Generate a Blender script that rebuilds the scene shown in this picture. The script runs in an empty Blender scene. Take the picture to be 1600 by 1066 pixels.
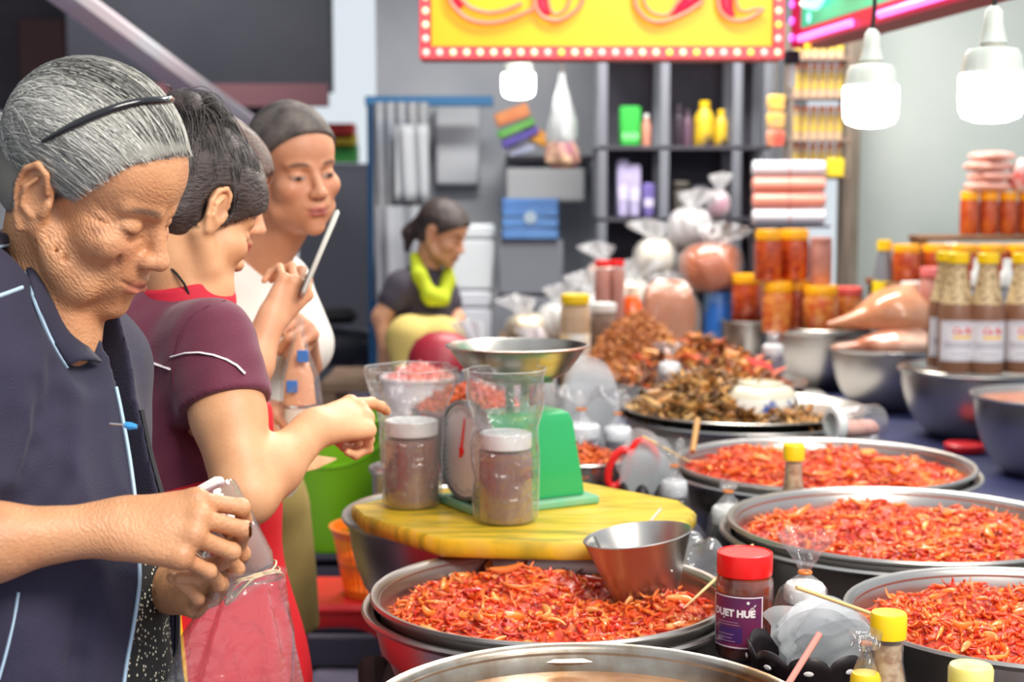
import bpy, math, random
import numpy as np
from mathutils import Matrix, Vector
random.seed(7)
RNG = np.random.default_rng(7)
C = bpy.context.scene.collection
PI = math.pi
SC = bpy.context.scene

# ------------------------------------------------------------------ camera, world, lights, exposure
FPX = 2356.0
CAM = (0.0, 0.0, 1.45)
PITCH = math.radians(5.65)
cam_d = bpy.data.cameras.new('camera')
cam_d.sensor_width = 36.0
cam_d.lens = FPX / 1600 * 36
cam_d.clip_start = 0.05
cam_d.clip_end = 100
cam_d.dof.use_dof = True
cam_d.dof.focus_distance = 1.85
cam_d.dof.aperture_fstop = 4.6
cam = bpy.data.objects.new('camera', cam_d)
cam.location = CAM
cam.rotation_euler = (PI/2 - PITCH, 0, 0)
C.objects.link(cam)
SC.camera = cam

w = bpy.data.worlds.new('market_daylight')
SC.world = w
w.use_nodes = True
wn = w.node_tree.nodes
wn['Background'].inputs[0].default_value = (0.86, 0.93, 1.0, 1)
wn['Background'].inputs[1].default_value = 0.72

def area(name, loc, target, size, energy, col):
    d = bpy.data.lights.new(name, 'AREA')
    d.shape = 'RECTANGLE'
    d.size, d.size_y = size
    d.energy = energy
    d.color = col
    o = bpy.data.objects.new(name, d)
    o.location = loc
    o.rotation_euler = (Vector(target) - Vector(loc)).to_track_quat('-Z', 'Y').to_euler()
    C.objects.link(o)
    return o
area('roof_light_front', (1.2, 0.4, 3.0), (0.2, 2.3, 0.9), (1.5, 0.8), 88, (1, 0.93, 0.84))
area('stall_fill_light', (0.7, 3.6, 2.95), (0.6, 3.4, 0.8), (1.6, 0.4), 44, (1, 0.95, 0.88))  # unseen lamp, added overhead to put highlights on the sauces
area('back_fill_light', (0.6, 6.0, 3.1), (0.6, 5.8, 0.8), (2.0, 0.6), 115, (1, 0.96, 0.9))  # added fill without a visible source, lightens the back wall

area('hall_fill_light', (-2.6, 9.0, 3.6), (-3.2, 13.0, 1.2), (2.0, 0.6), 100, (0.95, 0.97, 1.0))  # added fill, brightens the far stall cloths and dark upper left

vs = SC.view_settings
vs.view_transform = 'Standard'
vs.look = 'None'
vs.gamma = 1
vs.use_curve_mapping = False
vs.exposure = 0.28
SC.cycles.max_bounces = 10
SC.cycles.transparent_max_bounces = 24
SC.cycles.caustics_reflective = False
SC.cycles.caustics_refractive = False
SC.cycles.sample_clamp_indirect = 6.0

# ------------------------------------------------------------------ helpers
SA, CA = math.sin(PITCH), math.cos(PITCH)
def ray(px, py):
    u, v = (px - 800) / FPX, -(py - 533) / FPX
    return np.array([u, CA + v*SA, -SA + v*CA])
def P(px, py, Y):
    d = ray(px, py)
    return np.array(CAM) + d * (Y / d[1])
def lin(c):
    c = c / 255.0
    return c/12.92 if c <= 0.04045 else ((c + 0.055)/1.055)**2.4
def S(r, g, b):
    return (lin(r), lin(g), lin(b), 1.0)
def nrm(v):
    v = np.asarray(v, float)
    return v / (np.linalg.norm(v) + 1e-12)

MATS = {}
def mat(name, col, rough=0.5, metal=0.0, bump=0.0, bscale=60.0, col2=None, cscale=8.0, coat=0.0, attr=None,
        emit=0.0, spec=0.5, sss=0.0, bstretch=None, sharp=0.0, sheen=0.0, trans=0.0):
    if name in MATS:
        return MATS[name]
    m = bpy.data.materials.new(name)
    m.use_nodes = True
    nt = m.node_tree
    N, L = nt.nodes, nt.links
    b = N['Principled BSDF']
    b.inputs['Base Color'].default_value = col
    b.inputs['Roughness'].default_value = rough
    b.inputs['Metallic'].default_value = metal
    b.inputs['Specular IOR Level'].default_value = spec
    b.inputs['Coat Weight'].default_value = coat
    b.inputs['Coat Roughness'].default_value = 0.12
    if sheen:
        b.inputs['Sheen Weight'].default_value = sheen
    if trans:
        b.inputs['Transmission Weight'].default_value = trans
    if sss:
        b.inputs['Subsurface Weight'].default_value = sss
        b.inputs['Subsurface Radius'].default_value = (0.012, 0.005, 0.003)
        b.inputs['Subsurface Scale'].default_value = 0.6
    tc = N.new('ShaderNodeTexCoord')
    src = None
    if attr:
        a = N.new('ShaderNodeAttribute')
        a.attribute_name = attr
        src = a.outputs['Color']
        if col2 is not None:
            nz = N.new('ShaderNodeTexNoise'); nz.inputs['Scale'].default_value = cscale; nz.inputs['Detail'].default_value = 5
            L.new(tc.outputs['Object'], nz.inputs['Vector'])
            mx = N.new('ShaderNodeMix'); mx.data_type = 'RGBA'; mx.blend_type = 'MULTIPLY'
            rp = N.new('ShaderNodeValToRGB')
            rp.color_ramp.elements[0].position = 0.3; rp.color_ramp.elements[0].color = col2
            rp.color_ramp.elements[1].position = 0.65; rp.color_ramp.elements[1].color = (1, 1, 1, 1)
            L.new(nz.outputs['Fac'], rp.inputs['Fac'])
            mx.inputs['Factor'].default_value = 1.0
            L.new(src, mx.inputs['A']); L.new(rp.outputs['Color'], mx.inputs['B'])
            src = mx.outputs['Result']
    elif col2 is not None:
        nz = N.new('ShaderNodeTexNoise'); nz.inputs['Scale'].default_value = cscale; nz.inputs['Detail'].default_value = 6
        L.new(tc.outputs['Object'], nz.inputs['Vector'])
        rp = N.new('ShaderNodeValToRGB')
        rp.color_ramp.elements[0].position = 0.36 + sharp; rp.color_ramp.elements[0].color = col
        rp.color_ramp.elements[1].position = 0.66 - sharp * 0.3; rp.color_ramp.elements[1].color = col2
        L.new(nz.outputs['Fac'], rp.inputs['Fac'])
        src = rp.outputs['Color']
    if src is not None:
        L.new(src, b.inputs['Base Color'])
    if emit:
        b.inputs['Emission Strength'].default_value = emit
        b.inputs['Emission Color'].default_value = col
        if src is not None:
            L.new(src, b.inputs['Emission Color'])
    if bump:
        nz = N.new('ShaderNodeTexNoise'); nz.inputs['Scale'].default_value = bscale; nz.inputs['Detail'].default_value = 4
        if bstretch:
            mp = N.new('ShaderNodeMapping'); mp.inputs['Scale'].default_value = bstretch
            L.new(tc.outputs['Object'], mp.inputs['Vector']); L.new(mp.outputs['Vector'], nz.inputs['Vector'])
        else:
            L.new(tc.outputs['Object'], nz.inputs['Vector'])
        bp = N.new('ShaderNodeBump'); bp.inputs['Strength'].default_value = bump; bp.inputs['Distance'].default_value = 0.004
        L.new(nz.outputs['Fac'], bp.inputs['Height']); L.new(bp.outputs['Normal'], b.inputs['Normal'])
    MATS[name] = m
    return m

def film(name, tint=(0.97, 0.97, 0.98, 1), haze=0.06, rough=0.12, bump=0.6, bscale=40.0, gl=0.35, hcol=(0.85, 0.86, 0.88, 1)):
    """thin clear plastic: transparent + a wrinkled glossy coat + a little white haze"""
    if name in MATS:
        return MATS[name]
    m = bpy.data.materials.new(name); m.use_nodes = True
    nt = m.node_tree; N, L = nt.nodes, nt.links
    N.remove(N['Principled BSDF'])
    out = N['Material Output']
    tr = N.new('ShaderNodeBsdfTransparent'); tr.inputs[0].default_value = tint
    g = N.new('ShaderNodeBsdfGlossy'); g.inputs['Roughness'].default_value = rough
    df = N.new('ShaderNodeBsdfDiffuse'); df.inputs[0].default_value = hcol
    lw = N.new('ShaderNodeLayerWeight'); lw.inputs[0].default_value = 0.35
    tc = N.new('ShaderNodeTexCoord'); nz = N.new('ShaderNodeTexNoise')
    nz.inputs['Scale'].default_value = bscale; nz.inputs['Detail'].default_value = 3; nz.inputs['Distortion'].default_value = 1.2
    L.new(tc.outputs['Object'], nz.inputs['Vector'])
    if bump:
        bp = N.new('ShaderNodeBump'); bp.inputs['Strength'].default_value = bump; bp.inputs['Distance'].default_value = 0.01
        L.new(nz.outputs['Fac'], bp.inputs['Height'])
        L.new(bp.outputs['Normal'], g.inputs['Normal']); L.new(bp.outputs['Normal'], lw.inputs['Normal'])
    mh = N.new('ShaderNodeMixShader'); mh.inputs[0].default_value = haze
    L.new(tr.outputs[0], mh.inputs[1]); L.new(df.outputs[0], mh.inputs[2])
    mm = N.new('ShaderNodeMath'); mm.operation = 'MULTIPLY_ADD'
    mm.inputs[1].default_value = gl; mm.inputs[2].default_value = 0.04
    L.new(lw.outputs['Facing'], mm.inputs[0])
    ms = N.new('ShaderNodeMixShader')
    L.new(mm.outputs[0], ms.inputs[0]); L.new(mh.outputs[0], ms.inputs[1]); L.new(g.outputs[0], ms.inputs[2])
    L.new(ms.outputs[0], out.inputs['Surface'])
    MATS[name] = m
    return m

class MB:
    """collects geometry for ONE mesh object"""
    def __init__(self):
        self.v, self.f, self.c = [], [], []
        self.col = None
    def add(self, vs, fs):
        o = len(self.v)
        self.v.extend([tuple(p) for p in vs])
        self.f.extend([tuple(i + o for i in f) for f in fs])
        if self.col is not None:
            self.c.extend([self.col] * len(vs))
        return self
    def box(self, lo, hi, bev=0.0):
        (x0, y0, z0), (x1, y1, z1) = lo, hi
        if bev <= 0:
            vs = [(x, y, z) for z in (z0, z1) for y in (y0, y1) for x in (x0, x1)]
            fs = [(0, 2, 3, 1), (4, 5, 7, 6), (0, 1, 5, 4), (2, 6, 7, 3), (0, 4, 6, 2), (1, 3, 7, 5)]
            return self.add(vs, fs)
        b = bev
        ring = [(x0+b, y0), (x1-b, y0), (x1, y0+b), (x1, y1-b), (x1-b, y1), (x0+b, y1), (x0, y1-b), (x0, y0+b)]
        ins = [(min(max(x, x0+b), x1-b), min(max(y, y0+b), y1-b)) for x, y in ring]
        lev = [(ins, z0), (ring, z0+b), (ring, z1-b), (ins, z1)]
        vs = [(x, y, z) for r, z in lev for x, y in r]
        fs = []
        for k in range(3):
            for i in range(8):
                j = (i+1) % 8
                fs.append((k*8+i, k*8+j, k*8+8+j, k*8+8+i))
        fs.append(tuple(reversed(range(8)))); fs.append(tuple(range(24, 32)))
        return self.add(vs, fs)
    def prism(self, poly, z0, z1):
        n = len(poly)
        vs = [(x, y, z0) for x, y in poly] + [(x, y, z1) for x, y in poly]
        fs = [tuple(reversed(range(n))), tuple(range(n, 2*n))] + [(i, (i+1) % n, n+(i+1) % n, n+i) for i in range(n)]
        return self.add(vs, fs)
    def lathe(self, prof, n=32, c=(0, 0, 0), closed=False, sx=1.0, sy=1.0, wob=None):
        vs, fs = [], []
        m = len(prof)
        for k, (r, z) in enumerate(prof):
            for i in range(n):
                a = 2*PI*i/n
                q = 1.0 if wob is None else 1.0 + wob(a, z)
                vs.append((c[0] + max(r, 1e-5)*q*math.cos(a)*sx, c[1] + max(r, 1e-5)*q*math.sin(a)*sy, c[2] + z))
        for k in range(m if closed else m-1):
            k2 = (k+1) % m
            for i in range(n):
                j = (i+1) % n
                fs.append((k*n+i, k*n+j, k2*n+j, k2*n+i))
        return self.add(vs, fs)
    def tube(self, pts, r, n=8, caps=True, flat=1.0, up=None):
        pts = [np.asarray(p, float) for p in pts]
        m = len(pts)
        rs = r if hasattr(r, '__len__') else [r]*m
        t0 = nrm(pts[1] - pts[0])
        u = np.cross(t0, up if up is not None else ((0, 0, 1) if abs(t0[2]) < 0.9 else (1, 0, 0)))
        u = nrm(u)
        vs, fs = [], []
        for k in range(m):
            t = nrm(pts[min(k+1, m-1)] - pts[max(k-1, 0)])
            u = nrm(u - t*np.dot(u, t)); v = np.cross(t, u)
            for i in range(n):
                a = 2*PI*i/n
                vs.append(pts[k] + rs[k]*(u*math.cos(a) + v*math.sin(a)*flat))
        for k in range(m-1):
            for i in range(n):
                j = (i+1) % n
                fs.append((k*n+i, k*n+j, (k+1)*n+j, (k+1)*n+i))
        if caps:
            fs.append(tuple(reversed(range(n)))); fs.append(tuple(range((m-1)*n, m*n)))
        return self.add(vs, fs)
    def grid(self, fn, nu, nv, wrap=False):
        vs = [fn(i/(nu if wrap else nu-1), j/(nv-1)) for j in range(nv) for i in range(nu)]
        fs = []
        for j in range(nv-1):
            for i in range(nu if wrap else nu-1):
                i2 = (i+1) % nu
                fs.append((j*nu+i, j*nu+i2, (j+1)*nu+i2, (j+1)*nu+i))
        return self.add(vs, fs)
    def ball(self, c, r, n=16, m=10):
        rx, ry, rz = r if hasattr(r, '__len__') else (r, r, r)
        prof = [(math.sin(PI*k/m), -math.cos(PI*k/m)) for k in range(m+1)]
        vs, fs = [], []
        for k, (q, z) in enumerate(prof):
            q = max(q, 1e-4)
            for i in range(n):
                a = 2*PI*i/n
                vs.append((c[0]+rx*q*math.cos(a), c[1]+ry*q*math.sin(a), c[2]+rz*z))
        for k in range(m):
            for i in range(n):
                j = (i+1) % n
                fs.append((k*n+i, k*n+j, (k+1)*n+j, (k+1)*n+i))
        return self.add(vs, fs)

def mesh_from(name, v, f, cols=None, angle=40):
    me = bpy.data.meshes.new(name)
    v = np.asarray(v, np.float32)
    if isinstance(f, np.ndarray):
        n = len(f); k = f.shape[1]
        me.vertices.add(len(v)); me.vertices.foreach_set('co', v.ravel())
        me.loops.add(n*k); me.loops.foreach_set('vertex_index', f.astype(np.int32).ravel())
        me.polygons.add(n); me.polygons.foreach_set('loop_start', np.arange(0, n*k, k, dtype=np.int32))
    else:
        me.from_pydata([tuple(p) for p in v], [], f)
    me.update(calc_edges=True)
    me.polygons.foreach_set('use_smooth', np.ones(len(me.polygons), bool))
    if angle and angle < 180:
        me.set_sharp_from_angle(angle=math.radians(angle))
    if cols is not None:
        a = me.color_attributes.new('Col', 'FLOAT_COLOR', 'POINT')
        a.data.foreach_set('color', np.asarray(cols, np.float32).ravel())
    me.validate()
    return me

def link(name, me, m, parent=None, label=None, kind=None):
    o = bpy.data.objects.new(name, me)
    if m is not None:
        me.materials.append(m)
    C.objects.link(o)
    if parent is not None:
        o.parent = parent
    if label: o['label'] = label
    if kind: o['kind'] = kind
    return o
def obj(name, mb, m, parent=None, label=None, kind=None, angle=40):
    return link(name, mesh_from(name, mb.v, mb.f, mb.c if mb.c else None, angle), m, parent, label, kind)
def thing(name, label, cat, loc=(0, 0, 0), rz=0.0, group=None, rot=None):
    o = bpy.data.objects.new(name, None)
    o.empty_display_size = 0.05
    C.objects.link(o)
    o.location = loc
    o.rotation_euler = rot if rot else (0, 0, rz)
    o['label'] = label; o['category'] = cat
    if group: o['group'] = group
    return o
def tag(o, label, cat, group=None):
    o['label'] = label; o['category'] = cat
    if group: o['group'] = group
    return o
def dup(root, loc, rz=0.0, label=None, group=None, rot=None, scale=None):
    r = root.copy(); C.objects.link(r)
    r.location = loc; r.rotation_euler = rot if rot else (0, 0, rz)
    if scale: r.scale = (scale, scale, scale)
    if label: r['label'] = label
    if group: r['group'] = group
    for ch in list(root.children):
        c = ch.copy(); C.objects.link(c); c.parent = r
        for g in list(ch.children):
            d = g.copy(); C.objects.link(d); d.parent = c
    return r
def struct(name, mb, m, angle=40):
    return obj(name, mb, m, None, None, 'structure', angle)

# ------------------------------------------------------------------ signed-distance sculpting (bodies and clothes)
class SDF:
    def __init__(s, lo, hi, h):
        s.lo = np.array(lo, np.float32); s.h = h
        s.n = [int(math.ceil((b-a)/h))+1 for a, b in zip(lo, hi)]
        s.ax = [(s.lo[i] + np.arange(s.n[i])*h).astype(np.float32) for i in range(3)]
        s.D = np.full(s.n, 1.0, np.float32)
        s.R = np.eye(3); s.t = np.zeros(3)
    def frame(s, R=None, t=None):
        s.R = np.eye(3) if R is None else R
        s.t = np.zeros(3) if t is None else np.asarray(t, float)
    def world(s, p):
        return s.R @ np.asarray(p, float) + s.t
    def _sub(s, lo, hi, pad):
        cs = np.array([[x, y, z] for x in (lo[0], hi[0]) for y in (lo[1], hi[1]) for z in (lo[2], hi[2])])
        wc = cs @ s.R.T + s.t
        a, b = wc.min(0) - pad, wc.max(0) + pad
        sl = []
        for i in range(3):
            i0 = max(0, int((a[i]-s.lo[i])/s.h)); i1 = min(s.n[i], int((b[i]-s.lo[i])/s.h)+2)
            if i1 <= i0: return None
            sl.append(slice(i0, i1))
        X, Y, Z = s.ax[0][sl[0]][:, None, None], s.ax[1][sl[1]][None, :, None], s.ax[2][sl[2]][None, None, :]
        X, Y, Z = X - s.t[0], Y - s.t[1], Z - s.t[2]
        R = s.R.astype(np.float32)
        return tuple(sl), [(R[0, i]*X + R[1, i]*Y + R[2, i]*Z) for i in range(3)]
    def _put(s, sl, d, k, op):
        D = s.D[sl]
        if op == 'u':
            hh = np.maximum(k - np.abs(D-d), 0)/k
            s.D[sl] = np.minimum(D, d) - hh*hh*k*0.25
        elif op == 's':
            d = -d
            hh = np.maximum(k - np.abs(D-d), 0)/k
            s.D[sl] = np.maximum(D, d) + hh*hh*k*0.25
    def ell(s, c, r, k=0.01, op='u', rot=None):
        r = np.asarray(r, float); c = np.asarray(c, float)
        mr = r.max() if rot is not None else r
        sub = s._sub(c-mr, c+mr, k + 3*s.h)
        if sub is None: return
        sl, (x, y, z) = sub
        x, y, z = x-c[0], y-c[1], z-c[2]
        if rot is not None:
            Q = rot.astype(np.float32)
            x, y, z = (Q[0, i]*x + Q[1, i]*y + Q[2, i]*z for i in range(3))
        k0 = np.sqrt((x/r[0])**2 + (y/r[1])**2 + (z/r[2])**2)
        k1 = np.sqrt((x/r[0]**2)**2 + (y/r[1]**2)**2 + (z/r[2]**2)**2) + 1e-9
        s._put(sl, k0*(k0-1)/k1, k, op)
    def cone(s, a, b, ra, rb, k=0.01, op='u', flat=None):
        """round cone a->b; flat=(axis vector, factor) squeezes the section along an axis"""
        a = np.asarray(a, float); b = np.asarray(b, float)
        m = max(ra, rb)
        sub = s._sub(np.minimum(a, b)-m, np.maximum(a, b)+m, k + 3*s.h)
        if sub is None: return
        sl, (x, y, z) = sub
        ab = b-a; L = float(ab @ ab) + 1e-12
        px, py, pz = x-a[0], y-a[1], z-a[2]
        t = np.clip((px*ab[0]+py*ab[1]+pz*ab[2])/L, 0, 1)
        qx, qy, qz = px-t*ab[0], py-t*ab[1], pz-t*ab[2]
        if flat is not None:
            n, fac = nrm(flat[0]), flat[1]
            dn = qx*n[0]+qy*n[1]+qz*n[2]
            e = dn*(1/fac-1)
            qx, qy, qz = qx+e*n[0], qy+e*n[1], qz+e*n[2]
        d = np.sqrt(qx*qx+qy*qy+qz*qz) - (ra + (rb-ra)*t)
        s._put(sl, d.astype(np.float32), k, op)
    def path(s, pts, rs, k=0.01, op='u', flat=None):
        for i in range(len(pts)-1):
            s.cone(pts[i], pts[i+1], rs[i], rs[i+1], k, op, flat)
    def region(s, fn, lo, hi):
        """D = fn(D, x, y, z) inside a local box"""
        sub = s._sub(np.asarray(lo, float), np.asarray(hi, float), 0)
        if sub is None: return
        sl, (x, y, z) = sub
        s.D[sl] = fn(s.D[sl], x, y, z)
    def cut(s, p, n, k=0.004):
        """keep the side where (q-p).n < 0 (local frame, whole grid)"""
        n = nrm(n); p = np.asarray(p, float)
        N = s.R @ n; W = s.world(p)
        X, Y, Z = s.ax[0][:, None, None], s.ax[1][None, :, None], s.ax[2][None, None, :]
        d = ((X-W[0])*N[0] + (Y-W[1])*N[1] + (Z-W[2])*N[2]).astype(np.float32)
        hh = np.maximum(k - np.abs(s.D-d), 0)/k
        s.D = np.maximum(s.D, d) + hh*hh*k*0.25
    def at(s, w):
        q = (np.asarray(w, float) - s.lo)/s.h
        i = np.clip(np.floor(q).astype(int), 0, np.array(s.n)-2); f = np.clip(q-i, 0, 1)
        D = s.D; r = 0.0
        for a in (0, 1):
            for b in (0, 1):
                for c in (0, 1):
                    r += D[i[0]+a, i[1]+b, i[2]+c]*(f[0] if a else 1-f[0])*(f[1] if b else 1-f[1])*(f[2] if c else 1-f[2])
        return float(r)
    def hit(s, p, d, dist=0.3, lift=0.0):
        """march from local p along local d to the surface; returns a WORLD point"""
        w0 = s.world(p); dw = s.R @ nrm(d)
        st = s.h*0.4
        for i in range(int(dist/st)):
            w = w0 + dw*i*st
            if s.at(w) < 0:
                return w - dw*(st*0.5 + lift)
        return w0
    def mesh(s, smooth=1):
        D = s.D
        I = D < 0
        c = [D[a:D.shape[0]-1+a, b:D.shape[1]-1+b, e:D.shape[2]-1+e] for a in (0, 1) for b in (0, 1) for e in (0, 1)]
        ci = [I[a:D.shape[0]-1+a, b:D.shape[1]-1+b, e:D.shape[2]-1+e] for a in (0, 1) for b in (0, 1) for e in (0, 1)]
        anyi = ci[0].copy(); alli = ci[0].copy()
        for q in ci[1:]:
            anyi |= q; alli &= q
        act = anyi & ~alli
        ids = np.argwhere(act)
        ix = tuple(ids.T)
        V = np.stack([q[ix] for q in c], 1)
        off = np.array([[a, b, e] for a in (0, 1) for b in (0, 1) for e in (0, 1)], np.float32)
        acc = np.zeros((len(ids), 3), np.float32); cnt = np.zeros((len(ids), 1), np.float32)
        for i in range(8):
            for j in range(i+1, 8):
                if np.abs(off[i]-off[j]).sum() != 1: continue
                m = (V[:, i] < 0) != (V[:, j] < 0)
                den = V[:, i]-V[:, j]
                t = np.where(m, V[:, i]/np.where(np.abs(den) < 1e-9, 1, den), 0)[:, None]
                acc += np.where(m[:, None], off[i] + t*(off[j]-off[i]), 0); cnt += m[:, None]
        vert = (ids + acc/np.maximum(cnt, 1))*s.h + s.lo
        vid = np.full(act.shape, -1, np.int32)
        vid[ix] = np.arange(len(ids), dtype=np.int32)
        faces = []
        for axis in range(3):
            sh = [slice(None)]*3; sh2 = [slice(None)]*3
            sh[axis] = slice(0, -1); sh2[axis] = slice(1, None)
            A, B = I[tuple(sh)], I[tuple(sh2)]
            e = np.argwhere(A != B)
            u, v = (axis+1) % 3, (axis+2) % 3
            ok = (e[:, u] > 0) & (e[:, v] > 0) & (e[:, u] < D.shape[u]-1) & (e[:, v] < D.shape[v]-1)
            e = e[ok]
            du = np.zeros(3, int); du[u] = 1
            dv = np.zeros(3, int); dv[v] = 1
            q = [vid[tuple((e-du-dv).T)], vid[tuple((e-dv).T)], vid[tuple(e.T)], vid[tuple((e-du).T)]]
            f = np.stack(q, 1)
            flip = ~A[tuple(e.T)]
            f[flip] = f[flip][:, ::-1]
            faces.append(f)
        F = np.concatenate(faces)
        F = F[(F >= 0).all(1)]
        for _ in range(smooth):
            a = np.zeros_like(vert); n = np.zeros(len(vert), np.float32)
            for i in range(4):
                p, q = F[:, i], F[:, (i+1) % 4]
                for d3 in range(3):
                    a[:, d3] += np.bincount(p, vert[q, d3], len(vert)) + np.bincount(q, vert[p, d3], len(vert))
                n += np.bincount(p, minlength=len(vert)) + np.bincount(q, minlength=len(vert))
            vert = vert*0.5 + (a/np.maximum(n, 1)[:, None])*0.5
        s.D = None
        return vert.astype(np.float32), F
def basis(f, up=(0, 0, 1)):
    """columns: forward, left, up"""
    f = nrm(f); l = nrm(np.cross(up, f)); u = np.cross(f, l)
    return np.stack([f, l, u], 1)
def head_basis(yaw, pitch, roll=0.0):
    """yaw: degrees towards the camera from +X; pitch: degrees down; roll: right ear down"""
    y, p = math.radians(yaw), math.radians(pitch)
    f = np.array([math.cos(y)*math.cos(p), -math.sin(y)*math.cos(p), -math.sin(p)])
    B = basis(f)
    r = math.radians(roll)
    Rr = np.array([[1, 0, 0], [0, math.cos(r), -math.sin(r)], [0, math.sin(r), math.cos(r)]])
    return B @ Rr
def wobble(x, y, z, sc, seed=0, n=5):
    g = np.random.default_rng(seed)
    o = 0
    for i in range(n):
        d = g.normal(size=3); d *= sc*(0.6+0.9*g.random())/np.linalg.norm(d)
        o = o + np.sin(x*d[0]+y*d[1]+z*d[2]+g.random()*6.28)
    return o/n
# ------------------------------------------------------------------ people
def skin_mat(name, rough=0.48, bump=0.25, bscale=180):
    return mat(name, (0.6, 0.35, 0.22, 1), rough, attr='Col', bump=bump, bscale=bscale, sss=0.12, col2=(0.86, 0.78, 0.74, 1), cscale=22)

def aged_skin():
    m = skin_mat('aged_skin', 0.42, 0.35, 260)
    nt = m.node_tree; N, L = nt.nodes, nt.links
    if 'wrinkle' in N: return m
    at = [n_ for n_ in N if n_.type == 'ATTRIBUTE'][0]; b0 = [n_ for n_ in N if n_.type == 'BUMP'][0]; tc = [n_ for n_ in N if n_.type == 'TEX_COORD'][0]
    mp = N.new('ShaderNodeMapping'); mp.inputs['Rotation'].default_value = (0.15, 0.5, 0.35)
    L.new(tc.outputs['Object'], mp.inputs['Vector'])
    wv = N.new('ShaderNodeTexWave'); wv.name = 'wrinkle'; wv.inputs['Scale'].default_value = 78; wv.inputs['Distortion'].default_value = 9.0; wv.inputs['Detail'].default_value = 3; wv.inputs['Detail Scale'].default_value = 1.4
    L.new(mp.outputs['Vector'], wv.inputs['Vector'])
    pw = N.new('ShaderNodeMath'); pw.operation = 'POWER'; pw.inputs[1].default_value = 0.45; L.new(wv.outputs['Fac'], pw.inputs[0])
    ml = N.new('ShaderNodeMath'); ml.operation = 'MULTIPLY'; L.new(at.outputs['Alpha'], ml.inputs[1]); L.new(pw.outputs[0], ml.inputs[0])
    b2 = N.new('ShaderNodeBump'); b2.inputs['Strength'].default_value = 0.38; b2.inputs['Distance'].default_value = 0.0028
    L.new(ml.outputs[0], b2.inputs['Height']); L.new(b0.outputs['Normal'], b2.inputs['Normal']); L.new(b2.outputs['Normal'], N['Principled BSDF'].inputs['Normal'])
    return m

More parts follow.
